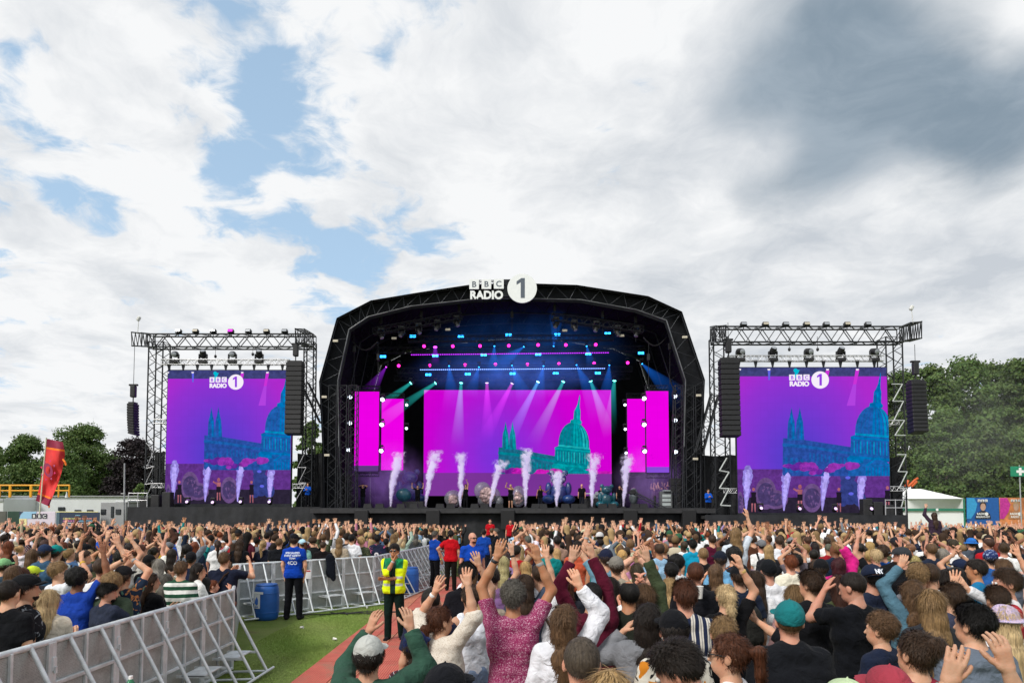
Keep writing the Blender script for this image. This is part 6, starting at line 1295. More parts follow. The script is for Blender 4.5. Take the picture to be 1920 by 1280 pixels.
PM={'palm':patmat('blobs','#16171c','#8d959b',13),'hoops':patmat('hoops','#1d4632','#d5d6d2',62),'vstripe':patmat('stripes','#c9c4ba','#1e2740',105),'floral':patmat('blobs','#8a2a58','#c9a3b4',125),'plaid':patmat('plaid','#1d2638','#5a2326',130),'abstract':patmat('blobs','#c3bfb3','#15161a',15,'#b5701c'),
 'tie':patmat('blobs','#c7a8b6','#5fb0ac',9,'#c9ba54'),'camo':patmat('blobs','#3b4230','#6a6a4b',14),'pinknavy':patmat('blobs','#1b2038','#c9628f',7),'hivis':patmat('hivis','#dcf418','#157a4d'),'confetti':patmat('spots','#c8b4cc','#5b6ea8',120,None),'lace':patmat('spots','#cfc7bb','#b5a898',90),'bandana':patmat('blobs','#22305e','#93a4c4',30),'dotted':patmat('spots','#23252b','#9a9fa3',26),'paleprint':patmat('blobs','#c2c4c9','#8e97a3',24),'wred':patmat('trim','#cfcfd0','#a11d2e',.13),'hawaii':patmat('blobs','#1d2b3f','#b77a4a',12,'#5c8a7c')}
PEOPLE=[]     # (x,y) taken
def decal(person,part,lines,cz,size,col,cx=0,back=True,bold=.002,dz=None,sx=1.,shape=None):
    """printed letters laid on the cloth"""
    o=[c for c in person.children if c.name.split('.')[0]==part][0]; V=np.empty(len(o.data.vertices)*3); o.data.vertices.foreach_get('co',V); V=V.reshape(-1,3); s=-1 if back else 1
    m=MB()
    for k,tx in enumerate(lines):
        vs,fs=text_mesh(tx,size[k] if isinstance(size,list) else size,bold,0,sx); z0=cz-sum((size[j] if isinstance(size,list) else size)*1.05 for j in range(k))
        Q=[(cx-(x*s),z0+y) for x,y,_ in vs] if not back else [(cx+x,z0+y) for x,y,_ in vs]; m.add([(x,0,z) for x,z in Q],fs)
    if shape: 
        for pts in shape: m.add([(cx+x,0,cz+z) for x,z in pts],[tuple(range(len(pts)))])
    W=[]
    for x,_,z in m.v:
        q=V[(np.abs(V[:,0]-x)<.03)&(np.abs(V[:,2]-z)<.03)]; y=(q[:,1].min() if back else q[:,1].max()) if len(q) else s*.15; W.append((x,y+s*.006,z))
    m.v=W; d=m.build('print',mat('print_ink',hx(col),.7,var=0)); d.parent=person; return d
def add_person(x,y,h,yaw,label,z=0,hair='short',hc='brown',top='#303036',low='#1a1d26',skin='light',L='down',Rr='down',lod=0,pat=None,group=None,hatc=None,seed=None,shoe='#15151a',tilt=0,**o):
    sp=dict(hair=hair,armL=L,armR=Rr); sp.update(o); n=len(PEOPLE); seed=seed or n*7+3
    if 'face' in o and o['face'] is True: sp['face']=.006
    res,hres,ns=[(.012,.0055,2200),(.017,.0085,600),(.024,.013,120)][lod]
    tl=hx(top); top_l=tuple(min(.86,q*1.25) for q in tl) if min(tl)>.38 else tl
    parts=figure(sp,res,hres,ns,seed)
    b=build_person(parts,dict(skin=hx(SK.get(skin,skin)),shirt=top_l,trousers=hx(low),shoes=hx(shoe),hair=hx(HC.get(hc,hc)),beard=hx(HC.get(hc,hc)),hat=hx(hatc or '#222226'),backpack=hx(o.get('packc','#2a2b2c')),strap=hx(o.get('strapc','#3a2a20'))),h,{'shirt':PM[pat]} if pat else ({'hat':PM[o['hatpat']]} if o.get('hatpat') else {}))
    b.location=(x,y,z if z else gz(y)); b.rotation_euler=(R(tilt),0,R(yaw)); tag(b,label,'person',group); PEOPLE.append((x,y)); 
    M,Hd,pv=head_xf(sp)
    if o.get('shades'):
        m=MB(); up=o['shades']=='up'; zz,yy=(1.735,.055) if up else (1.638,.104)
        for s in(-1,1): m.ell(Hd((s*.033,yy,zz)),(.026,.009,.02),12,8,Matrix(M.tolist())); m.tube(Hd((s*.058,yy-.006,zz+.006)),Hd((s*.084,yy-.10,zz+.004)),.0035)
        m.tube(Hd((-.012,yy+.004,zz+.006)),Hd((.012,yy+.004,zz+.006)),.004); q=m.build('sunglasses',DARKGLASS); q.parent=b
    for sd,key in((-1,'watchL'),(1,'watchR')):
        if o.get(key):
            S,E,W,f,nn,kd=parts['_A'][sd]; m=MB(); d=nrm(W-E); c=W-d*.03; m.lathe(c-d*.012,[(.0295,0),(.032,.006),(.032,.02),(.0295,.026)],16,axis=d); q=m.build('wristband' if o[key]!='#999999' else 'watch',mat('band',hx(o[key]),.5,var=0)); q.parent=b
    if o.get('eyes'):
        for s in(-1,1): m=MB(); m.ell(Hd((s*.031,.090,1.637)),(.0125,.0125,.0125),12,8); q=m.build('eye',mat('eye_white',(.7,.68,.66),.2,var=0)); q.parent=b; m=MB(); m.ell(Hd((s*.031,.1005,1.637)),(.006,.0035,.006),10,6); q2=m.build('iris',mat('iris_dark',(.03,.02,.015),.2,var=0)); q2.parent=q
    return b
LP_='people behind the near-left fence'; RP='people on the right of the red path'; BF='people behind the far fence of the grass strip'
def Pp(px,yt,h,yaw,label,**k):
    """stand a person so that the crown of the head meets pixel px,yt"""
    s=at(px,yt,1.).z-CAMZ; Y=(h+.02-CAMZ)/s; g_=k.get('group','')
    if g_==LP_: Y=max(Y,4.50*F/(960-px)) if px<440 else Y; k.setdefault('pole',{1:(.15,-.5,-1),-1:(-.3,-.5,-1)}) if k.get('Rr') in('front',None,'hang','down') else None
    if g_==BF: Y=max(Y,float(np.interp(px,[442,590,700,802],[15.35,16.75,18.3,23.7])))
    Y+=k.pop('yo',0); h=CAMZ+s*Y-.02; x=at(px,yt,Y).x
    k.setdefault('lod',0 if Y<7.6 else 1); return add_person(x,Y,h,yaw,label,**k)
# ---- left pen
Pp(18,1083,1.74,0,'person with dark cropped hair in a black top at the left edge',hair='buzz',hc='dark',top='#131418',group=LP_)
Pp(50,1076,1.76,-35,'bearded person in a black cap and dark palm-print shirt near the left edge',hat='cap',hatc='#17181b',hc='dark',beard=1,pat='palm',hyaw=-20,face=True,group=LP_)
Pp(95,1103,1.60,0,'person with long straight blond hair and loose cream shirt by the left fence',hair='long',hc='pale',ln=.20,top='#c9bfae',sleeve='mid',loose=.028,L='front',Rr='front',w=.95,group=LP_)
Pp(112,1052,1.72,-30,'person with sandy hair, white top and coloured wristbands raising one bent arm',hair='tousled',hc='dblond',top='#c9ccd0',Rr=(.12,.2,1.76),watchR='#c9a020',L='clap',face=True,hyaw=-20,group=LP_)
Pp(146,1064,1.70,0,'person with big black curls, royal blue and white top, right arm up',hair='curly',hc='black',top='#1c3f9e',Rr='up',skin='brown',group=LP_)
Pp(200,1090,1.72,-25,'heavy-set dark-haired person in a navy polo, chin on hand, at the fence',hair='short',hc='black',top='#2b3142',beard=1,w=1.12,fat=1.2,Rr='chin',L='front',face=True,hyaw=-45,hpitch=-8,collar=1,skin='pink',group=LP_)
Pp(213,1073,1.66,0,'person with sandy curls directly behind the navy polo wearer',hair='curly',hc='dblond',top='#3d4a3c',group=LP_)
Pp(232,1060,1.76,0,'person in black cap and flowery dark shirt clapping overhead in left pen',hat='cap',hatc='#1b1b1e',pat='hawaii',L='clapup',Rr='clapup',watchL='#16171a',watchR='#999999',group=LP_)
Pp(284,1071,1.64,-25,'person with very long brown hair and sunglasses pushed up, leaning on fence',hair='long',hc='brown',ln=.42,top='#121215',sleeve='long',shades='up',L='front',Rr='front',w=.88,hyaw=-30,face=True,group=LP_)
Pp(314,1074,1.62,-10,yo=.55,label='person in black long sleeves, hand held at the cheek, behind the fence',hair='bob',hc='grey',top='#15151a',sleeve='long',Rr='face',group=LP_)
Pp(340,1050,1.78,0,'brown-haired person in a green and white hooped shirt at the fence',hair='short',hc='lbrown',pat='hoops',L='front',Rr='hang',w=1.03,group=LP_,sleeve='mid')
Pp(373,1054,1.62,-55,'person in profile with dark hair and sunglasses on the head, smiling right',hair='long',hc='dark',ln=.15,top='#d8d8d4',shades='up',face=True,hyaw=-20,w=.88,group=LP_)
Pp(386,1080,1.60,0,'dark-haired person in a black tee with an arm over the fence end',hair='long',hc='black',ln=.1,top='#141417',Rr='front',w=.88,group=LP_)
Pp(400,1085,1.56,-50,'young person with ginger curls and pink top holding up a phone',hair='lowpony',hc='red',ln=.12,top='#c77f86',sleeve='tank',face=True,hyaw=-20,Rr='phone',L='front',w=.82,group=LP_,skin='pink')
Pp(421,1033,1.84,0,'broad person in a navy tee with white trim and brown cross strap clapping',hair='short',hc='lbrown',top='#1b2032',Rr=(.30,.30,1.55),L='clap',w=1.12,fat=1.1,strap=-1,group=LP_)
Pp(158,1030,1.72,-60,'person with glasses in left pen profile, hair swept back, arm lifted',hair='short',hc='brown',top='#4d4b52',Rr='fwdup',face=True,group=LP_)
Pp(300,1046,1.62,0,'grey-haired person clapping hands high in front of the face',hair='bob',hc='lgrey',top='#8f8a74',sleeve='long',L='clap',Rr='clap',group=LP_)
Pp(8,1046,1.62,0,'person in a green and white patterned cap at the far left edge',hat='cap',hatc='#7fb27c',top='#394b5a',group=LP_)
Pp(62,1060,1.58,0,'person in a neon yellow cap in the left pen',hat='cap',hatc='#c8dc3a',top='#26282e',group=LP_); Pp(44,1062,1.62,0,'person with auburn hair between two caps in left pen',hair='bob',hc='auburn',top='#2b2526',group=LP_)
Pp(28,1058,1.66,0,'person with long fair-brown hair at the far left of left pen',hair='wavy',hc='lbrown',top='#4b4a4a',group=LP_)
Pp(85,1020,1.78,0,'person in a navy cap beside a teal cap, left pen',hat='cap',hatc='#25324e',top='#3a5874',group=LP_); Pp(106,1021,1.76,0,'person in a bright teal cap, left pen',hat='cap',hatc='#14807c',top='#b9c4c2',group=LP_)
Pp(18,1013,1.70,0,'person with wavy copper hair and thin straps, far left',hair='wavy',hc='red',ln=.3,top='#1c1c20',sleeve='tank',w=.86,group=LP_)
Pp(62,1028,1.70,0,'person with light brown hair and one bare arm up, left pen',hair='long',hc='lbrown',Rr='up',top='#7d8a8c',group=LP_)
Pp(192,1043,1.80,0,'tall person with cropped brown hair and one arm high, left pen',hair='buzz',hc='brown',Rr='upin',top='#c8c9cc',group=LP_)
Pp(262,1020,1.78,-50,'person with a ginger crop in profile, left pen',hair='short',hc='auburn',top='#b9b6b0',face=True,group=LP_); Pp(281,1040,1.66,0,'person in a black beanie, left pen',hat='beanie',hatc='#141416',top='#303036',group=LP_)
# ---- behind the far fence of the grass
BF='people behind the far fence of the grass strip'
for a in((450,1009,1.68,'person with long brown hair in black beside the blue-shirted steward',dict(hair='long',hc='brown',ln=.22,top='#121318')),(494,1011,1.64,'person with a blond half-up ponytail in dark top near fence corner',dict(hair='pony',hc='blond',top='#1a1d2c')),
 (524,1007,1.80,'broad person with short sandy hair, black top, left of steward',dict(hair='buzz',hc='lbrown',top='#14161b',w=1.1)),(567,1010,1.62,'person in pale blue cap and mint top right of steward',dict(hat='cap',hatc='#a9cfe0',hair='pony',hc='auburn',top='#8fc4ba',hyaw=50)),
 (606,1013,1.76,'heavy-set person in black leaning on the far fence',dict(hair='buzz',hc='brown',top='#161214',w=1.15,fat=1.25,L='rail',Rr='rail')),(637,1007,1.66,'person with straight light-brown hair in a beige jumper',dict(hair='long',hc='dblond',ln=.15,top='#b5a690',sleeve='long')),
 (660,1000,1.76,'person in a white tee between beige jumper and camouflage jacket',dict(hair='short',hc='black',top='#d2d4d8')),(678,1006,1.68,'person with blond curls in a camouflage jacket by the fence',dict(hair='curly',hc='blond',pat='camo',sleeve='long')),
 (708,1001,1.78,'person in a pink and navy football shirt numbered nine',dict(hair='short',hc='black',pat='pinknavy',skin='dark')),(724,1008,1.70,'person in a plain black tee right of the football shirt',dict(hair='short',hc='black',top='#131316',skin='brown')),
 (756,1004,1.70,'person with light hair and pale green sleeve raising one arm by fence bend',dict(hair='bob',hc='pale',top='#9fb7a8',sleeve='long',Rr='up')),(780,1000,1.66,'person with grey bob in a charcoal top near the fence bend',dict(hair='bob',hc='grey',top='#3c4043')),(738,1000,1.72,'person in cream cardigan holding both arms up near fence bend',dict(hair='long',hc='dblond',top='#b9a888',L='up',Rr='up'))):
    nb=Pp(*a[:3],0,a[3],group=BF,lod=1,**a[4])
    if 'numbered nine' in a[3]: decal(nb,'shirt',['9'],1.08,.26,'#e2dbe0',bold=.01)
m=MB(); p=at(620,1075,16.6); V,F_=sdf_mesh([cap((p.x,p.y-.02,1.2),(p.x,p.y-.05,.85),.12,.10,.03,(0,1,0,.4)),cap((p.x-.03,p.y-.03,1.2),(p.x+.08,p.y-.05,.75),.08,k=.03,sq=(0,1,0,.4))],.015,[(.012,16,4,(1,1,.5))]); o=npmesh('jacket',V,F_,CLOTH); o.color=(*hx('#12161f'),1); tag(o,'dark navy jacket hung over the far fence beside the heavy-set person','jacket')
# ---- stewards
g1=add_person(at(550,1157,15.0).x,15.0,1.84,0,'steward in royal blue polo with white back print standing at the fence',hair='short',hc='brown',hat='cap',hatc='#141519',top='#0d3ea6',low='#101116',collar=1,w=1.08,L=(.2,.03,.85),Rr=(.2,.03,.85),lod=0,legs=((.12,0,0),(.12,0,0)),group='stewards')
decal(g1,'shirt',['SPECIALIZED','EVENT SAFETY','TEAM'],1.36,.052,'#c8d2e4',bold=.002); decal(g1,'shirt',['4CO'],1.14,.10,'#d5dcea',bold=.003)
g2=add_person(at(738,1195,12.6).x,12.6,1.74,180,'medic in yellow and green high-visibility jacket, arms folded, hand at chin, facing us',hair='short',hc='dark',pat='hivis',low='#0d1f1b',sleeve='mid',L='cross',Rr=(-.02,.19,1.47),face=.005,beard=0,shades=1,skin='tan',loose=.03,w=1.05,lod=0,legs=((.13,-.02,0),(.09,.06,0)),watchR='#b0b0b8',hyaw=-4,eyes=0)
m=MB(); m.bbox((.13,.165,1.30),(.06,.035,.12),.01); m.tube((.15,.165,1.36),(.15,.165,1.44),.006); q=m.build('radio',LAMPB); q.parent=g2
m=MB(); m.path([(-.05,.07,1.475),(-.03,.13,1.38),(.0,.158,1.25),(.0,.16,1.12)],.007,5); m.bbox((0,.165,1.08),(.07,.01,.09),.003); q=m.build('lanyard',LAMPB); q.parent=g2
m=MB(); m.bbox((.19,-.02,1.0),(.05,.06,.13),.012); m.tube((.2,-.02,1.06),(.2,-.02,1.15),.006); q=m.build('radio',LAMPB); q.parent=g1
m=MB(); m.lathe((0,0,.955),[(.165,-.02),(.168,0),(.165,.02)],20); q=m.build('belt',LAMPB); q.parent=g1; q.scale=(1,.8,1)
add_person(at(815,1098,21).x,21,1.74,-40,'steward in blue shirt with yellow armband by the fence, facing right',hair='short',hc='grey',top='#123f9a',low='#0e0f14',L='cross',lod=1,group='stewards',watchR='#c8dc3a')
add_person(at(845,1102,20.3).x,20.3,1.78,0,'person in a bright red polo standing on the red path',hair='short',hc='black',top='#b3101c',low='#15120f',lod=1,collar=1,L='hip')
g3=add_person(at(886,1100,15.7).x,15.7,1.86,205,'bald bearded steward with sunglasses and a royal blue polo facing the camera',hair='none',hc='auburn',beard=1,shades=1,face=.006,top='#1246b0',low='#101116',w=1.25,fat=1.15,skin='pink',lod=0,collar=1,group='stewards',hyaw=10)
add_person(at(907,1060,24).x,24,1.74,0,'steward in blue shirt with tied hair right of the bald steward',hair='bun',hc='dark',top='#14449e',lod=1,group='stewards'); add_person(at(930,1060,25).x,25,1.78,90,'steward in blue under a black jacket, further down the path',hair='short',hc='grey',top='#101318',lod=1,group='stewards'); add_person(at(922,1020,27).x,27,1.80,0,'person in black walking behind the stewards on the path',hair='buzz',hc='lbrown',top='#17171b',lod=1)
add_person(at(919,1000,38).x,38,1.82,180,'left one of two people in red polos facing the crowd by the stage',z=.10,hair='buzz',hc='brown',top='#b0131f',lod=1,skin='pink',group='people in red by the stage'); add_person(at(957,1000,38).x,38,1.80,180,'right one of two people in red polos facing the crowd by the stage',z=.08,hair='buzz',hc='brown',top='#b0131f',lod=1,skin='pink',group='people in red by the stage')
m=MB(); m.bbox((at(938,1000,38).x,38.2,-.14),(2.6,1.2,.44),.02); tag(m.build('step_platform',MON,loc=(at(938,1000,38).x,38.2,-.36)),'low black platform under the two people in red by the stage','platform')
# ---- right crowd, nearest people
g=Pp(692,1190,1.62,0,'person in a dark green hoodie and pale grey cap raising both hands, front left',hat='cap',hatc='#aeb0ac',hair='short',hc='dark',top='#2f4d40',sleeve='long',L=(.06,.28,1.74),Rr=(.22,.26,1.76),pole={-1:(-.7,-.1,-1),1:(.6,-.1,-1)},hand={-1:dict(curl=.25,spread=.08),1:dict(curl=.3,spread=.08)},loose=.03,w=1.05,group=RP)
Pp(779,1180,1.55,0,'person in a navy cap with a long brown ponytail and plaid shirt',hat='cap',hatc='#19254d',hair='braid',hc='brown',ln=.35,pat='plaid',sleeve='long',w=.85,group=RP)
Pp(826,1132,1.62,-30,'person with tied ginger curls, glasses and a cream lace blouse, both arms up',hair='lowpony',hc='auburn',ln=.2,pat='lace',Rr=(.26,.02,1.93),L=(.17,.15,1.84),watchL='#d8d8d8',w=.95,face=True,hyaw=-25,group=RP,sleeve='mid',loose=.03)
Pp(808,1098,1.70,0,'person with cropped dark hair and a navy tee beside the lace blouse',hair='buzz',hc='dark',top='#20263d',group=RP)
Pp(876,1052,1.80,0,'black-haired person in black with a pale blue lanyard at the path edge',hair='short',hc='black',top='#131319',group=RP,watchR='#9ab4cf')
Pp(882,1093,1.66,15,'person with a messy brown bun, white vest top and light blue skirt, arm up',hair='bun',hc='brown',top='#ccd0dc',sleeve='tank',low='#8ea3c4',lower='skirt',Rr=(.10,.05,1.93),L='front',w=.86,group=RP)
Pp(962,1088,1.78,0,'grey-haired person in a pink floral shirt clapping with both arms high',hair='tousled',hc='grey',pat='floral',L=(.13,.05,1.94),Rr=(.20,.05,1.92),watchL='#17171c',watchR='#999999',skin='tan',w=1.06,fat=1.05,collar=1,group=RP)
Pp(1056,1130,1.68,0,'person with long half-braided brown hair in a white jumper raising one arm',hair='wavy',hc='lbrown',ln=.34,top='#c5c6cc',sleeve='long',Rr=(.13,.08,1.88),L='down',watchR='#999999',w=.95,loose=.03,group=RP,shades='up')
Pp(1090,1186,1.77,0,'person with short greying hair seen close from behind at bottom centre',hair='buzz',hc='#4c443c',top='#d0d0d0',skin='pink',w=1.05,group=RP)
Pp(836,1243,1.70,-10,'person in a plain black cap at the bottom edge left of centre',hat='cap',hatc='#14151a',hair='short',hc='dark',top='#20222a',group=RP)
Pp(1146,1252,1.66,0,'person with streaked blond hair at the very bottom centre',hair='long',hc='blond',ln=.1,top='#333333',group=RP)
g4=Pp(1110,1087,1.76,0,'dark-haired person in a maroon hoodie pointing both arms up',hair='buzz',hc='black',top='#4f1226',sleeve='long',L=(.16,.10,1.92),Rr=(.02,.14,1.95),hand={-1:dict(curl=.5),1:dict(curl=.5)},group=RP,hood=1)
Pp(1179,1085,1.76,-15,'balding dark-haired person in a black and olive jacket',hair='balding',hc='black',top='#22261f',sleeve='long',w=1.1,loose=.03,skin='tan',hyaw=25,group=RP)
Pp(1206,1092,1.70,0,'person in an olive jacket holding one arm straight up',hair='bob',hc='lbrown',top='#3b4530',sleeve='long',Rr=(.05,.05,1.97),loose=.028,group=RP)
Pp(1212,1128,1.70,0,'person with long dark curls over a grey hoodie, fingers raised at left',hair='longcurly',hc='dark',ln=.3,top='#77797e',sleeve='long',hood=1,L=(.14,.2,1.52),loose=.03,w=.95,group=RP)
Pp(1262,1142,1.72,0,'person in a black cap and bold black, white and orange print shirt',hat='cap',hatc='#121317',hair='short',hc='dark',pat='abstract',skin='pink',group=RP)
Pp(1292,1192,1.78,55,'person in profile looking down, brown fade haircut and navy padded jacket',hair='short',hc='dark',top='#2a3348',sleeve='long',face=.005,hyaw=15,hpitch=-28,skin='pink',eyes=1,w=1.05,loose=.03,group=RP)
Pp(1284,1084,1.80,0,'person with a short red-brown crop in a vertically striped shirt',hair='short',hc='auburn',pat='vstripe',sleeve='mid',skin='pink',w=1.08,group=RP,L='cross')
Pp(1360,1092,1.68,0,'blond person in a black top snapping fingers above the head',hair='pony',hc='pale',ln=.3,top='#131316',Rr=(.16,.02,1.90),watchR='#c0a060',L='front',w=.9,group=RP)
Pp(1355,1150,1.66,0,'person with a low streaked blond ponytail and black tee, white bag strap',hair='lowpony',hc='dblond',top='#121418',w=.95,strap=1,strapc='#d8d8d8',group=RP)
Pp(1366,1182,1.68,50,'person in profile with sunglasses, a long copper ponytail and white top',hair='pony',hc='auburn',ln=.45,top='#d2d2d6',sleeve='long',shades=1,face=.005,hyaw=15,w=.9,group=RP)
Pp(1386,1056,1.78,0,'person in a black cap and navy shirt carrying a large dark backpack',hat='cap',hatc='#16181c',top='#1e2638',backpack=1,packc='#2b2c2a',group=RP)
Pp(1416,1068,1.70,-5,'person with very long smooth brown hair beside the backpack, white sleeve',hair='long',hc='brown',ln=.38,top='#d0d0d2',group=RP,w=.9)
g5=Pp(1479,1125,1.76,0,'person in a teal cap with a black zipped top and white tee sleeve',hat='cap',hatc='#1b6c70',hair='buzz',hc='lbrown',top='#16181d',sleeve='mid',loose=.035,skin='pink',w=1.12,hyaw=-12,group=RP)
Pp(1440,1048,1.78,0,'broad person in a plain white tee and black cap',hat='cap',hatc='#15171b',hair='buzz',hc='dark',top='#cfd0d4',w=1.15,skin='pink',group=RP)
Pp(1520,1067,1.80,15,'brown-haired person in black gilet and grey sleeves embracing the person beside',hair='short',hc='brown',top='#15161a',sleeve='mid',L='around',skin='light',hyaw=20,group=RP)
Pp(1490,1094,1.64,-10,'person with honey-blond hair in a pale pink jacket being embraced',hair='bob',hc='dblond',top='#b58f8e',sleeve='long',Rr='around',w=.9,group=RP)
Pp(1604,1068,1.84,15,'tall person with a fade haircut, glasses and black tee looking down',hair='buzz',hc='dark',top='#111318',low='#0f1014',hyaw=25,hpitch=-15,face=.007,L='phone',Rr='down',w=1.12,skin='pink',shades=0,group=RP)
Pp(1572,1076,1.72,5,'person with long dark red-brown hair in an olive jacket',hair='long',hc='#3a221a',ln=.22,top='#434a2f',sleeve='long',lower='shorts',loose=.03,w=.9,group=RP)
Pp(1650,1146,1.62,30,'youngster with tousled fair-brown hair in a navy jacket, facing left',hair='tousled',hc='lbrown',top='#1c2438',sleeve='long',hyaw=15,face=.006,w=.9,group=RP)
Pp(1570,1044,1.70,0,'person with wine-red hair and a fluffy hot pink jacket',hair='wavy',hc='wine',ln=.18,top='#c9227c',sleeve='long',loose=.045,Rr='upin',group=RP)
g6=Pp(1634,1058,1.80,0,'person in a navy cap with white stitched letters and navy tee',hat='capback',hatc='#1b2338',hair='buzz',hc='dark',top='#20273a',skin='pink',group=RP)
decal(g6,'hat',['NY'],1.70,.055,'#d8dce4',bold=.003)
Pp(1642,1028,1.74,0,'person with a bleached crop in black tee raising both bare arms',hair='short',hc='pale',top='#17181c',L='up',Rr='upwide',skin='pink',group=RP)
g7=Pp(1716,1178,1.70,10,'person with a low brown bun, red polo and pale pink bag strap',hair='bun',hc='brown',top='#8a2338',sleeve='short',collar=1,strap=-1,strapc='#c9a5ab',w=1.05,fat=1.1,face=.006,hyaw=10,group=RP)
g8=Pp(1824,1128,1.78,10,'dark-haired person in a slate grey hoodie with outlined emblem on the back',hair='short',hc='black',top='#656f7d',sleeve='long',hood=1,loose=.032,skin='light',w=1.05,hyaw=15,face=.006,group=RP)
decal(g8,'shirt',['NIKE'],1.24,.07,'#aab0b2',cx=.07,bold=-.0005); 
sw=[(-.05,-.02),(-.035,-.055),(-.01,-.065),(.03,-.055),(.09,-.025),(.03,-.045),(-.005,-.052),(-.028,-.045),(-.038,-.02)]
decal(g8,'shirt',[],1.25,.07,'#aab0b2',cx=.06,shape=[sw[::-1]])
Pp(1880,1133,1.62,0,'person in a pastel speckled bucket hat near the right edge',hat='bucket',hatpat='confetti',hair='long',hc='pale',ln=.25,top='#c8c8cc',w=.9,group=RP)
Pp(1886,1064,1.82,60,'person in profile with a brown crop, white and red football shirt',hair='short',hc='brown',pat='wred',top='#cccccc',sleeve='long',face=.006,hyaw=15,skin='pink',w=1.08,eyes=1,group=RP)
Pp(1742,1102,1.74,0,'person with long straight dark-blond hair over a charcoal jacket',hair='long',hc='dblond',ln=.38,top='#2c2e33',sleeve='long',w=.95,group=RP)
Pp(1706,1085,1.68,0,'person with wavy brown hair, denim jacket and one arm up',hair='wavy',hc='lbrown',ln=.3,top='#4f7182',sleeve='long',L=(.05,.08,1.88),w=.9,group=RP)
Pp(1722,1056,1.80,-20,'person with thick golden-brown hair turned to the right',hair='tousled',hc='dblond',top='#7a7a80',face=.008,hyaw=-20,group=RP); Pp(1741,1052,1.82,0,'person with a shaved nape and white collar behind the golden hair',hair='buzz',hc='brown',top='#d4d4d8',group=RP)
Pp(1770,1066,1.70,55,'smiling person in profile with straight dark hair, facing left',hair='long',hc='dark',ln=.25,top='#28232a',face=.007,hyaw=10,w=.88,group=RP); Pp(1790,1062,1.70,10,'person with sleek black hair behind the smiling person',hair='long',hc='black',ln=.4,top='#1b1b20',w=.88,group=RP)
Pp(1784,1090,1.72,0,'person with brown hair and glasses, striped collar, arms hidden',hair='short',hc='brown',top='#3a3e52',group=RP)
Pp(1829,1046,1.78,50,'person in a teal tee in profile pointing to the left',hair='short',hc='dark',top='#156f9e',face=.007,L=(.35,.35,1.40),sleeve='mid',skin='tan',group=RP)
Pp(1855,1031,1.74,0,'person wearing a navy paisley bandana',hat='beanie',hatpat='bandana',hair='short',hc='dark',top='#2c5fa4',group=RP)
Pp(1868,1096,1.68,0,'brown-haired person with both open hands raised in white sleeves',hair='short',hc='brown',top='#c5c8cc',sleeve='long',L=(.33,.10,1.74),Rr=(-.10,.25,1.70),hand={-1:dict(curl=.1,spread=.15),1:dict(curl=.1,spread=.12)},group=RP)
Pp(1880,1046,1.76,0,'person with a sandy crop looking over a hand near the right edge',hair='short',hc='lbrown',Rr='wave',top='#5a6270',group=RP)
add_person(1.62,2.35,1.62,0,'person below the frame whose left hand with turquoise band rises at lower right',hair='short',top='#303036',L=(.09,.10,1.88),Rr=(.16,.12,1.92),pole={-1:(-.8,.2,-1),1:(.8,.2,-1)},watchL='#2fae98',hand={-1:dict(curl=.3,spread=.03),1:dict(curl=.35,spread=.06)},group=RP)
Pp(1665,1247,1.66,0,'person in a dusty red cap at the bottom edge on the right',hat='cap',hatc='#963846',hair='short',top='#333339',group=RP); Pp(1586,1272,1.64,0,'person in a pale green cap barely rising over the bottom edge',hat='cap',hatc='#b3c7a0',hair='short',top='#404040',group=RP)
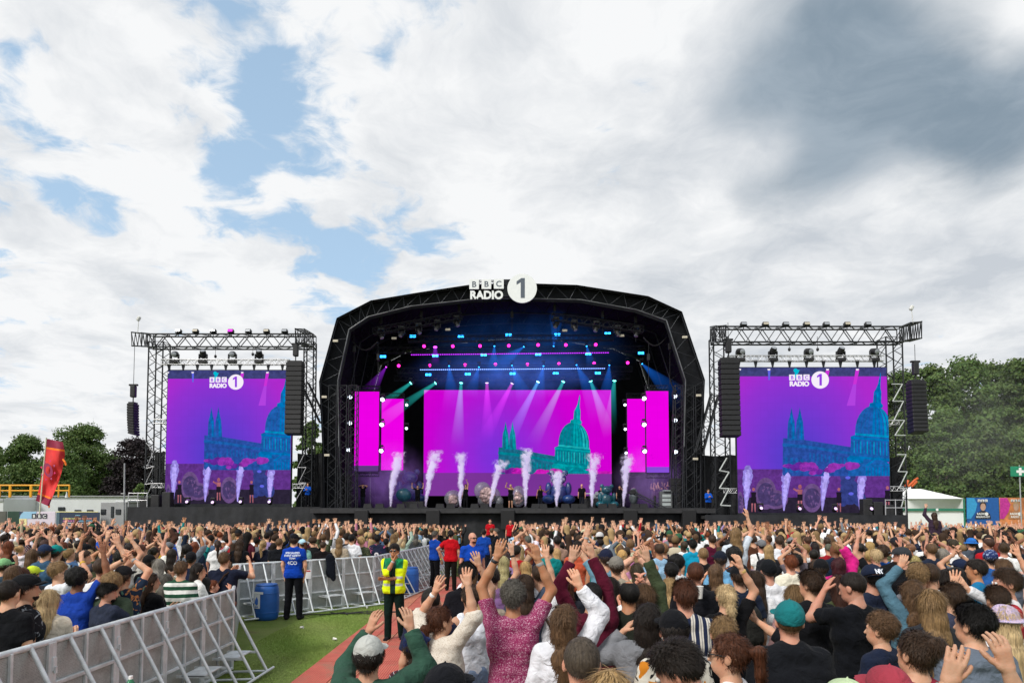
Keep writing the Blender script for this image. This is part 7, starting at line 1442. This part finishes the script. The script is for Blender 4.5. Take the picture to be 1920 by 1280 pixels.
for a in((1012,1052,1.80,'person with a shaved neck, red collar and white tee with black strap',dict(hair='buzz',hc='brown',top='#d2d2d6',strap=1,strapc='#17171b')),(985,1075,1.68,'person with long brown ombre hair beside the pink floral shirt',dict(hair='long',hc='brown',ln=.25,top='#3f4a5c',Rr='up')),(1060,1075,1.66,'person with loose auburn waves below the orange top',dict(hair='longcurly',hc='auburn',ln=.2,top='#23252d')),
 (925,1062,1.66,'person with tied dark hair and an arm up with a black bracelet',dict(hair='bun',hc='dark',top='#7c5c8a',Rr='up',watchR='#141414')),(912,1090,1.60,'person with straight blond hair squeezed behind the white vest top',dict(hair='long',hc='blond',top='#9c9082')),(1145,1080,1.66,'person in a denim-blue jacket between maroon hoodie and balding person',dict(hair='long',hc='dark',top='#43607a')),
 (1155,1042,1.78,'person in a grey cap and beige top in the right-hand crowd',dict(hat='cap',hatc='#77736c',top='#a39a8a')),(1136,1028,1.82,'person in a washed denim shirt, dark cap, wrist with watch raised',dict(hat='cap',hatc='#1d2238',top='#6a93a8',L='up',watchL='#999999')),(1082,1012,1.80,'person in a salmon orange top seen from behind',dict(hair='short',hc='dark',top='#b9553a')),
 (1030,1018,1.72,'person in a bright teal top with hair up',dict(hair='bun',hc='dark',top='#127f80')),(1303,1050,1.82,'person with a cropped head and black tee with white collar line',dict(hair='buzz',hc='auburn',top='#17181d',skin='pink',w=1.1)),(1258,1052,1.70,'person with tidy black hair and navy top behind the lilac top',dict(hair='short',hc='black',top='#1d2336',skin='brown')),
 (1255,1082,1.62,'person with a blond bob in a lilac top',dict(hair='bob',hc='blond',top='#a795b8',strap=1)),(1340,1055,1.68,'person with long glossy brown hair in black holding a paper cup',dict(hair='wavy',hc='lbrown',ln=.3,top='#131316',L='phone')),(1318,1024,1.76,'person with thinning sandy hair in black above the paper cup',dict(hair='buzz',hc='dblond',top='#17171a')),
 (1375,1026,1.78,'person with black curly hair in a tropical shirt',dict(hair='curly',hc='black',pat='hawaii')),(1350,1032,1.76,'person in a navy cap and sky blue tee',dict(hat='cap',hatc='#1a1f2c',top='#6fa7cf')),(1236,1015,1.82,'broad person with thinning hair in a light blue shirt',dict(hair='balding',hc='brown',top='#8fb3d0',w=1.15,skin='tan')),
 (1299,1010,1.74,'person with black hair in a bright cyan tee',dict(hair='short',hc='black',top='#1593b8')),(1335,1000,1.84,'person with cropped hair in a maroon football shirt',dict(hair='buzz',hc='brown',top='#551630',w=1.05)),(1482,1038,1.74,'person with ginger crop and orange glasses on the head',dict(hair='short',hc='red',top='#cfcab8',skin='pink')),(1440,1020,1.70,'person with long wavy blond hair seen over the white tee',dict(hair='wavy',hc='blond',ln=.25,top='#232328')),
 (1460,1003,1.82,'person with a fade and white tee in the middle right crowd',dict(hair='buzz',hc='brown',top='#cdd0d6')),(1538,1048,1.70,'person in a black headscarf style cap with dark jacket',dict(hat='beanie',hatc='#18181b',top='#2a2a2e')),(1690,1025,1.82,'bearded person in a charcoal cap turned to the left',dict(hat='cap',hatc='#34363a',beard=1,hc='brown',top='#15161a',hyaw=60,face=.009,skin='pink')),(1678,1006,1.80,'person in black cap and white tee clapping low',dict(hat='cap',hatc='#26282e',top='#c9ccd2',L='up')),
 (1745,1015,1.82,'tall person with thinning hair in a dark blue top, right crowd',dict(hair='balding',hc='lbrown',top='#232b3d')),(1765,1030,1.68,'person with grey curls in the right crowd',dict(hair='curly',hc='lgrey',top='#6c7079')),(1820,1008,1.72,'person in a bright blue bucket hat',dict(hat='bucket',hatc='#2c6fc0',top='#48505c')),(1785,995,1.80,'person with short dark hair in a lemon yellow tee',dict(hair='short',hc='black',top='#c9cf6a')),
 (1890,998,1.80,'person with dark hair in a red hooded top near the right edge',dict(hair='short',hc='dark',top='#a3182a',hood=1,sleeve='long')),(1655,1020,1.80,'person with cropped brown hair and orange glasses in blue',dict(hair='short',hc='brown',top='#1e58a8')),(1243,992,1.72,'person in a cream bucket hat in the middle of the crowd',dict(hat='bucket',hatc='#cfc5a6',top='#d0d0d4')),(1565,990,1.70,'person in a pale blue and white cap at right',dict(hat='cap',hatc='#a9c7dc',top='#8ba6b8')),(1530,985,1.70,'person in a purple cap',dict(hat='cap',hatc='#5a3c96',top='#303038')),(1455,990,1.70,'person in a pink bucket hat',dict(hat='bucket',hatc='#b99ab8',top='#3b3b44'))):
    Pp(*a[:3],0,a[3],group=RP,**a[4])
add_person(at(1379,1040,11.2).x,11.2,1.72,0,'person sitting high with very long crimped blond hair and pale shirt',z=.35,hair='longcurly',hc='dblond',ln=.4,top='#b9c2cc',Rr='up',lod=1,group=RP)
add_person(at(1752,1000,24).x,24,1.70,0,'person on shoulders in a plum jacket raising an arm before the marquee',z=.60,hair='longcurly',hc='brown',ln=.25,top='#3a2c3c',L='up',sleeve='long',lod=1,group=RP)
# paper cup held by the brown haired person
p=at(1311,1110,6.9); m=MB(); m.lathe(p,[(.030,-.06),(.042,.06)],18); m.lathe(p+Vector((0,0,.06)),[(.044,-.004),(.044,.004)],18); tag(m.build('paper_cup',mat('cup_white',(.75,.74,.7),.6,var=0),loc=p),'white paper cup held up between the striped shirt and the brown hair','cup')
p=at(433,1096,6.9)
# ---------------------------------------------------------------- performers and crew on the stage
ST='performers on the main stage'
def perf(px,yb,h,yaw,label,Y,**k):
    k.setdefault('lod',1); add_person(at(px,yb,Y).x,Y,h,yaw,label,z=ZD,group=k.pop('grp',ST),**k)
perf(957.5,957,1.70,180,'singer in a black corset and shorts with one arm out at centre stage',48.0,hair='bun',hc='pale',top='#0c0c0f',sleeve='tank',low='#0c0c0f',lower='shorts',L='phone',Rr='wave',w=.85,face=.012,fat=.85)
perf(873,956,1.74,180,'dancer in black crop top with one arm straight up, left of centre',48.4,hair='long',hc='lbrown',top='#101012',low='#101013',sleeve='tank',L=(.08,0,1.97),Rr='down',w=.85,fat=.85)
perf(783,946,1.76,180,'performer in black with both fists up between the left smoke jets',51,hair='buzz',hc='dark',top='#0f0f12',L='upwide',Rr='upwide',low='#0c0c10')
perf(680,956,1.74,150,'crew member in black with hands at the face at the left stage end',48.6,hair='buzz',hc='brown',top='#0e0e11',L='head',Rr='head')
perf(1013,946,1.72,180,'performer in a black vest with arms spread before the blue bear',50.2,hair='buzz',hc='black',top='#0e0e11',sleeve='tank',L=(.55,.1,1.35),Rr='hang',skin='tan')
perf(1091,952,1.80,170,'bald broad guitarist in a black tee standing right of centre',49.8,hair='none',top='#0d0d10',w=1.15,fat=1.15,skin='pink')
perf(1127,940,1.70,180,'drummer in black behind the kit',52.4,hair='short',hc='dark',top='#101013',L='front',Rr='front')
perf(1162,942,1.74,180,'crew member in black half hidden between bear and last smoke jet',51.2,hair='buzz',hc='brown',top='#0e0e11',L='phone')
for i in range(12):
    x=1226+(i%6)*6.2+random.uniform(-1.5,1.5); perf(x,948,1.70+.05*(i%3),120,'guest in the cluster watching from the right wing of the stage',53.5+(i//6)*.8,hair=random.choice(['long','short','bob']),hc=random.choice(['brown','dark','blond']),top=random.choice(['#3a2430','#4b4440','#2a3038','#5a3c38']),L=random.choice(['up','down','fwdup']),Rr=random.choice(['up','upin','down']),lod=2,grp='guests watching from the stage side')
for px,yb,Y,w_ in((577,950,YL_-.6,'left'),(1328.5,966,YR_-.9,'right')):
    zz=at(px,yb,Y).z; add_person(at(px,yb,Y).x,Y,1.74,180,'steward in blue shirt with dark trousers standing on the %s platform beside the drape'%w_,z=zz,hair='short',hc='brown',top='#1350b4',low='#0f1016',L='front',Rr='front',lod=1,group='stewards',sleeve='long')
# ---------------------------------------------------------------- the rest of the crowd
def zone(x,y):
    if abs(x)>.775*y+.5: return None
    if x<-4.62 and 4.5<y<10.3: return 'in the near-left pen'
    if 10.3<=y<15.4 and x<-4.5-(y-10.2)*.40-.35: return 'in the left pen'
    if 15.4<=y<44.6 or (y<46.6 and x<-26):
        fx=np.interp(y,[15.4,16.3,17.6,20.5,23.1,27,45],[-6.4,-4.8,-3.55,-3.15,-2.85,-2.8,-2.75])
        if x<fx-.42 and not(y<16.4 and x>-6.5): 
            if y<17.9 and y<16.75+(x+4.8)*1.04 and x>-4.9: return None
            return 'behind the far fence' if y<26 else 'in the left half'
    lim=-.55 if y<9 else -.30
    if y<15.6 and x>lim and y>5.6: return 'right of the red path'
    if y>=15.6 and y<45.0+(2.5 if x>25 else 0) and x>.1 and not(y<17.6 and x<2.3): return 'in the right half'
    if y>31 and -2.3<x<-.6: return None
    return None
rr=random.Random(21); CAND=[]; y=5.9
while y<47:
    sx=.68+.001*y; x=-.8*y-1
    while x<.8*y+1:
        X=x+rr.uniform(-.2,.2);Y=y+rr.uniform(-.24,.24); z_=zone(X,Y)
        if z_: CAND.append((X,Y,z_))
        x+=sx
    y+=.74
man=[(px,py) for px,py in PEOPLE]; sel=[]
for X,Y,z_ in sorted(CAND,key=lambda c:c[1]):
    u=X/Y
    if any((X-a)**2+(Y-b)**2<.38**2 for a,b in man): continue
    if math.sin(X*.9+Y*.31)*math.sin(Y*.7-X*.4)>.55 and rr.random()<.4: continue
    if Y<19 and any(b>Y and b<Y+5 and b<16 and abs(a/b-u)<.024 for a,b in man): continue
    if Y<18 and any(b<=Y and Y-b<.5 and abs(a-X)<.3 for a,b in man): continue
    sel.append((X,Y,z_))
NI=max(0,300-len(PEOPLE))
TOPS=[('black','#0f1013',24),('white','#e8e9ec',27),('navy','#1d2438',10),('grey','#6c6f74',8),('charcoal','#2c2e33',8),('denim blue','#4b6480',6),('olive green','#434a33',4),('pale blue','#8fb0cc',5),('cream','#c2b8a0',5),('burgundy','#4d1628',3),('red','#a01c26',3),('royal blue','#1d4ba5',3),('pink','#c07f96',3),('mustard','#b38a2c',2),('lilac','#9a88b5',2),('forest green','#1d5a3c',2),('orange','#c0602c',1),('teal','#147a7a',2),('beige','#a5957b',4),('brown','#4a352a',3)]
HAIRS=[('short dark','short','dark',10),('short brown','short','brown',12),('cropped brown','buzz','brown',6),('cropped dark','buzz','dark',5),('short fair','short','dblond',8),('long brown','long','brown',11),('long dark','long','dark',8),('long blond','long','blond',12),('wavy light-brown','wavy','lbrown',6),('wavy blond','wavy','blond',7),('dark ponytail','pony','dark',4),('brown ponytail','pony','brown',4),('blond ponytail','pony','blond',3),('brown bun','bun','brown',4),('blond bun','bun','blond',2),('black curly','curly','black',4),('brown bobbed','bob','brown',4),('blond bobbed','bob','blond',3),('copper','wavy','red',2),('grey cropped','buzz','grey',3),('thinning brown','balding','brown',3),('tousled fair','tousled','dblond',3)]
HATS=[('black cap','cap','#16171a'),('navy cap','cap','#1d2740'),('grey cap','cap','#6e7074'),('white cap','capback','#c8c8c8'),('cream bucket hat','bucket','#bfb596'),('black bucket hat','bucket','#1a1a1d'),('black beanie','beanie','#17171a'),('red cap','cap','#93202c'),('green cap','cap','#2d5a40')]
POSES=[('arms down','down','down',26,0),('both arms up','up','upin',12,8),('both arms raised wide','upwide','upwide',6,4),('clapping overhead','clapup','clapup',8,8),('left arm up','up','down',7,10),('right arm up','down','up',8,10),('hands clapping in front','clap','clap',9,4),('right hand waving','hang','wave',6,6),('holding a phone up','front','low',4,6),('both arms forward and up','fwdup','fwdup',7,8)]
def wpick(l,k): t=sum(e[k] for e in l); r=rr.uniform(0,t)
def pickw(l,k=-1):
    t=sum(e[k] for e in l); r=rr.uniform(0,t)
    for e in l:
        r-=e[k]
        if r<=0: return e
    return l[-1]
used=set(); PATS=[('dark palm print','palm'),('tie-dyed','tie'),('camouflage','camo'),('navy and cream striped','vstripe'),('dark tropical print','hawaii'),('pale printed','paleprint'),('dark spotted','dotted'),('purple plaid','plaid')]
for X,Y,z_ in sel[:NI]:
    for _ in range(300):
        tn,tc_,_w=pickw(TOPS); hn,hs,hcol,_w=pickw(HAIRS); ps=pickw(POSES,3); hat=rr.choice(HATS) if rr.random()<.13 and hs in('short','buzz','long','pony') else None
        pt=rr.choice(PATS) if rr.random()<.13 else None; tn=pt[0] if pt else tn; slv=rr.choice(['short','short','short','long','tank' if hs in('long','pony','wavy','bun') else 'mid'])
        sn='' if pt else {'short':'short-sleeved ','long':'long-sleeved ','tank':'sleeveless ','mid':'loose '}[slv]; key='person with %s hair in %s%s top, %s, %s'%(hn,sn,tn,ps[0],z_) if not hat else 'person in a %s and %s%s top, %s, %s'%(hat[0],sn,tn,ps[0],z_)
        if key not in used and len(key.split())<=16: used.add(key); break
    fem=hs in('long','wavy','pony','bun','bob'); h=rr.gauss(1.64,.05) if fem else rr.gauss(1.75,.06)
    j=lambda c:'#'+''.join('%02x'%max(0,min(255,int(int(c[i:i+2],16)*rr.uniform(.88,1.1)))) for i in(1,3,5))
    add_person(X,Y,h,rr.gauss(0,14),key,pat=pt[1] if pt else None,hair=hs,hc=j(HC[hcol]),top=j(tc_),skin=rr.choices(['light','pink','tan','brown','dark'],[45,28,15,8,4])[0],L=ps[1],Rr=ps[2],sleeve=slv,hat=hat[1] if hat else None,hatc=hat[2] if hat else None,w=.88 if fem else rr.uniform(.98,1.1),fat=rr.uniform(.9,1.2),hyaw=rr.gauss(0,16),hpitch=rr.gauss(3,6),lod=1 if Y<11.5 else 2,backpack=1 if rr.random()<.07 else 0,strap=rr.choice([0,0,0,0,1,-1]),shades='up' if rr.random()<.08 and not hat else 0,ln=rr.uniform(.12,.38),low=rr.choice(['#1a1d26','#2d3b55','#14151a','#4a4a46','#6d7f9a']),group='crowd '+z_+(' of the field' if 'half' in z_ else ''),pole=rr.choice([{}, {}, {-1:(-.8,.1,-1),1:(.8,.1,-1)}]),hood=1 if slv=='long' and rr.random()<.4 else 0)
# far crowd, beyond the three hundred nearest: one mass
def far_variant(seed,mode):
    r=np.random.default_rng(seed); V=[];F_=[];C=[]; fem=r.random()<.5; w=.88 if fem else 1.05
    def add(v,f,c): o=len(V); V.extend(v); F_.extend([tuple(o+i for i in q) for q in f]); C.extend([c]*len(v))
    def ringtube(pts,rad,n,c,cap_=True):
        v=[]
        for i,(p,q) in enumerate(zip(pts,rad)):
            d=(pts[min(i+1,len(pts)-1)]-pts[max(i-1,0)]).normalized(); u=d.orthogonal().normalized(); t=d.cross(u)
            for k in range(n): a=6.283*k/n; v.append(p+(u*math.cos(a)+t*math.sin(a))*q)
        f=[(i*n+k,i*n+(k+1)%n,(i+1)*n+(k+1)%n,(i+1)*n+k) for i in range(len(pts)-1) for k in range(n)]
        if cap_: f+=[((len(pts)-1)*n,(len(pts)-1)*n+1,(len(pts)-1)*n+2,(len(pts)-1)*n+min(3,n-1))]
        add(v,f,c)
    def eloft(rows,n,c):
        v=[];
        for z,a,b,y in rows:
            for k in range(n): t=6.283*k/n; v.append(Vector((a*math.cos(t),y+b*math.sin(t),z)))
        f=[(i*n+k,i*n+(k+1)%n,(i+1)*n+(k+1)%n,(i+1)*n+k) for i in range(len(rows)-1) for k in range(n)]; e=(len(rows)-1)*n
        f+=[(e,e+1,e+2,e+3),(e,e+3,e+4,e+5),(e,e+5,e+6,e+7)] if n==8 else [(e,e+1,e+2,e+3)]; add(v,f,c)
    for s in(-1,1): ringtube([Vector((s*.10,0,.0)),Vector((s*.10,.02,.48)),Vector((s*.09,0,.92))],[.06,.07,.095],5,2)
    eloft([(.84,.16*w,.12,0),(1.05,.145*w,.115,0),(1.25,.185*w,.125,0),(1.38,.20*w,.10,-.01),(1.445,.13*w,.075,-.01),(1.47,.06,.06,-.01)],8,1)
    eloft([(1.44,.058,.058,-.01),(1.54,.055,.058,0)],8,0)
    hy=Vector((r.normal()*.015,.0,0)); rows=[(-1,.02),(-.8,.6),(-.3,.95),(.2,1),(.65,.76),(.95,.3),(1,.05)]
    eloft([(1.635+.115*a,.078*b,.095*b,.01) for a,b in rows],8,0)
    st=r.integers(0,5)
    hr=[(1.635+.125*a,.088*b+.002,.104*b+.002,-.02) for a,b in ((-.45,.62),(-.2,.93),(.2,1.02),(.65,.8),(.95,.36),(1.02,.05))]
    if st in(3,4): z0=r.uniform(1.22,1.45); hr=[(z0,.05,.03,-.13),(z0+.05,.085,.045,-.125),(1.5,.095,.065,-.085)]+[(z,a*1.08,b*1.05,y-.01) for z,a,b,y in hr[1:]]
    if st==2 and r.random()<.6: hr=[(z+.01,a*1.22,b*1.18,y) for z,a,b,y in hr]
    eloft(hr,8,3)
    if r.random()<.16: eloft([(1.655,.096,.115,-.01),(1.70,.098,.117,-.01),(1.76,.07,.085,-.01),(1.785,.02,.03,-.01)],8,4); add([Vector((-.07,.08,1.675)),Vector((.07,.08,1.675)),Vector((.05,.18,1.665)),Vector((-.05,.18,1.665))],[(0,1,2,3)],4)
    slv=r.choice([.45,.62,1.],p=[.2,.5,.3])
    for s in(-1,1):
        S=Vector((s*.175*w,-.01,1.405)); m_=mode
        if mode=='one': m_='up' if s>0 else 'down'
        T={'up':Vector((s*r.uniform(.05,.40),r.uniform(-.05,.3),r.uniform(1.78,1.97))),'clap':Vector((s*.05,.12,1.82)),'down':Vector((s*.24,.05,.84)),'fwd':Vector((s*.06,.34,1.38))}[m_]
        E,W=ik(S,T,(s*.9,.1,-.4) if m_!='down' else (s*.4,-1,0)); E,W=Vector(E),Vector(W); Sv=S
        q=Sv+(E-Sv)*min(1,slv*1.1); ringtube([Sv,q],[.058,.054],5,1)
        if slv>=1: ringtube([E,W],[.05,.038],5,1)
        else: ringtube([q,E],[.042,.038],5,0,False); ringtube([E,W],[.039,.026],5,0)
        if m_!='down':
            f=((W-E).normalized()*.5+Vector((0,.05,.8))).normalized(); n=Vector((0,1,0)) if m_=='up' else Vector((-s,0,0)); n=(n-f*n.dot(f)).normalized(); t=f.cross(n); P0=W
            add([P0+t*.028+n*.014,P0-t*.028+n*.014,P0-t*.028-n*.014,P0+t*.028-n*.014,P0+f*.09+t*.042+n*.012,P0+f*.09-t*.042+n*.012,P0+f*.09-t*.042-n*.012,P0+f*.09+t*.042-n*.012],[(0,1,5,4),(1,2,6,5),(2,3,7,6),(3,0,4,7),(4,5,6,7)],0)
            for k in range(4):
                o=t*(.033-.022*k); sp_=t*(.02-.013*k); b=P0+f*.088+o; e=b+f*(.072+.008*(k in(1,2)))+sp_-n*r.uniform(-.01,.03); add([b+t*.0095,b-t*.0095+n*.009,b-t*.0095-n*.009,e+t*.008,e-t*.008+n*.006,e-t*.008-n*.006],[(0,1,4,3),(1,2,5,4),(2,0,3,5),(3,4,5)],0)
            b=P0+f*.03+t*.03*(1 if s<0 else -1)*(-1); e=b+(f*.6+(t*.8*(1 if s<0 else -1)*(-1))).normalized()*.065; add([b+f*.012,b-f*.012+n*.01,b-f*.012-n*.01,e+f*.009,e-f*.009+n*.007,e-f*.009-n*.007],[(0,1,4,3),(1,2,5,4),(2,0,3,5),(3,4,5)],0)
    Q=[];
    for f in F_:
        if len(f)==4: Q.append(f)
        elif len(f)==3: Q.append(f+(f[2],))
    tris=[]; 
    for f in F_:
        for k in range(1,len(f)-1): tris.append((f[0],f[k],f[k+1]))
    return np.array([tuple(v) for v in V]),np.array(tris),np.array(C)
VAR=[far_variant(100+i,['up','up','one','clap','down','down','fwd','one'][i%8] if 0 else ['up','one','clap','up','down','down','fwd','down'][i%8]) for i in range(64)]
def far_mesh(name,pts,seed):
    r=np.random.default_rng(seed); AV=[];AF=[];AC=[];o=0
    tw=np.array([t[2] for t in TOPS],float);tw/=tw.sum(); hw=np.array([t[3] for t in HAIRS],float);hw/=hw.sum(); SKL=[hx(SK[k]) for k in('light','pink','tan','brown','dark')]
    for X,Y,_z in pts:
        wv=.50 if Y>34 else .26 if Y>25 else .20; wv*=.5+.9*(.5+.5*math.sin(X*.6+Y*.45)); V,T_,C=VAR[r.integers(0,8)*8+(r.integers(0,4) if r.random()<wv else r.integers(4,8))]; s=r.normal(.97,.045); a=r.normal(0,.3); ca,sa=math.cos(a),math.sin(a); W=V*s*np.array([r.uniform(.95,1.12),1,1]); W[:,2]+=gz(Y); W=np.stack([W[:,0]*ca-W[:,1]*sa+X,W[:,0]*sa+W[:,1]*ca+Y,W[:,2]],1)
        pal=np.array([tuple(q for q in SKL[r.choice(5,p=[.50,.30,.12,.05,.03])]),hx(TOPS[r.choice(len(TOPS),p=tw)][1]),hx(r.choice(['#1a1d26','#2d3b55','#14151a','#6d7f9a'])),hx(HC[HAIRS[r.choice(len(HAIRS),p=hw)][2]]),hx(HATS[r.integers(0,len(HATS))][2])])*r.uniform(.85,1.12,(5,1))
        AV.append(W);AF.append(T_+o);AC.append(pal[C]);o+=len(W)
    m=bpy.data.materials.get('far_crowd_mat')
    if not m:
        m=bpy.data.materials.new('far_crowd_mat'); m.use_nodes=True; b=m.node_tree.nodes['Principled BSDF']; b.inputs['Roughness'].default_value=.8; b.inputs['Specular IOR Level'].default_value=.2; at_=NN(m.node_tree,'ShaderNodeAttribute'); at_.attribute_name='Col'; m.node_tree.links.new(at_.outputs[0],b.inputs['Base Color'])
    return npmesh(name,np.concatenate(AV),np.concatenate(AF),m,True,None,np.concatenate(AC))
tag(far_mesh('distant_crowd',sel[NI:],5),'dense far crowd with raised arms filling the field up to the stage','crowd',kind='stuff')
print('PEOPLE',len(PEOPLE),'FAR',len(sel)-NI,'ylimit',sel[NI][1])

for i,(px,py) in enumerate([(628,1200),(566,1178),(688,1140)]):
    d=pdir(px,py); t_=-CAMZ/d.z; p=Vector((d.x*t_,d.y*t_,.03)); 
    if p.x>-3.02: p.z=.06
    m=MB(); a=rr.uniform(0,6.28); m.lathe(p,[(.018,-.035),(.026,.035),(.022,.03),(.015,-.03)],12,axis=(math.cos(a),math.sin(a),.1)); tag(m.build('litter_cup',bpy.data.materials['cup_white'],loc=p),'small crumpled white cup on the grass, %s'%['nearest the red track','near the steward','farthest from us'][i],'litter','cups dropped on the grass strip')
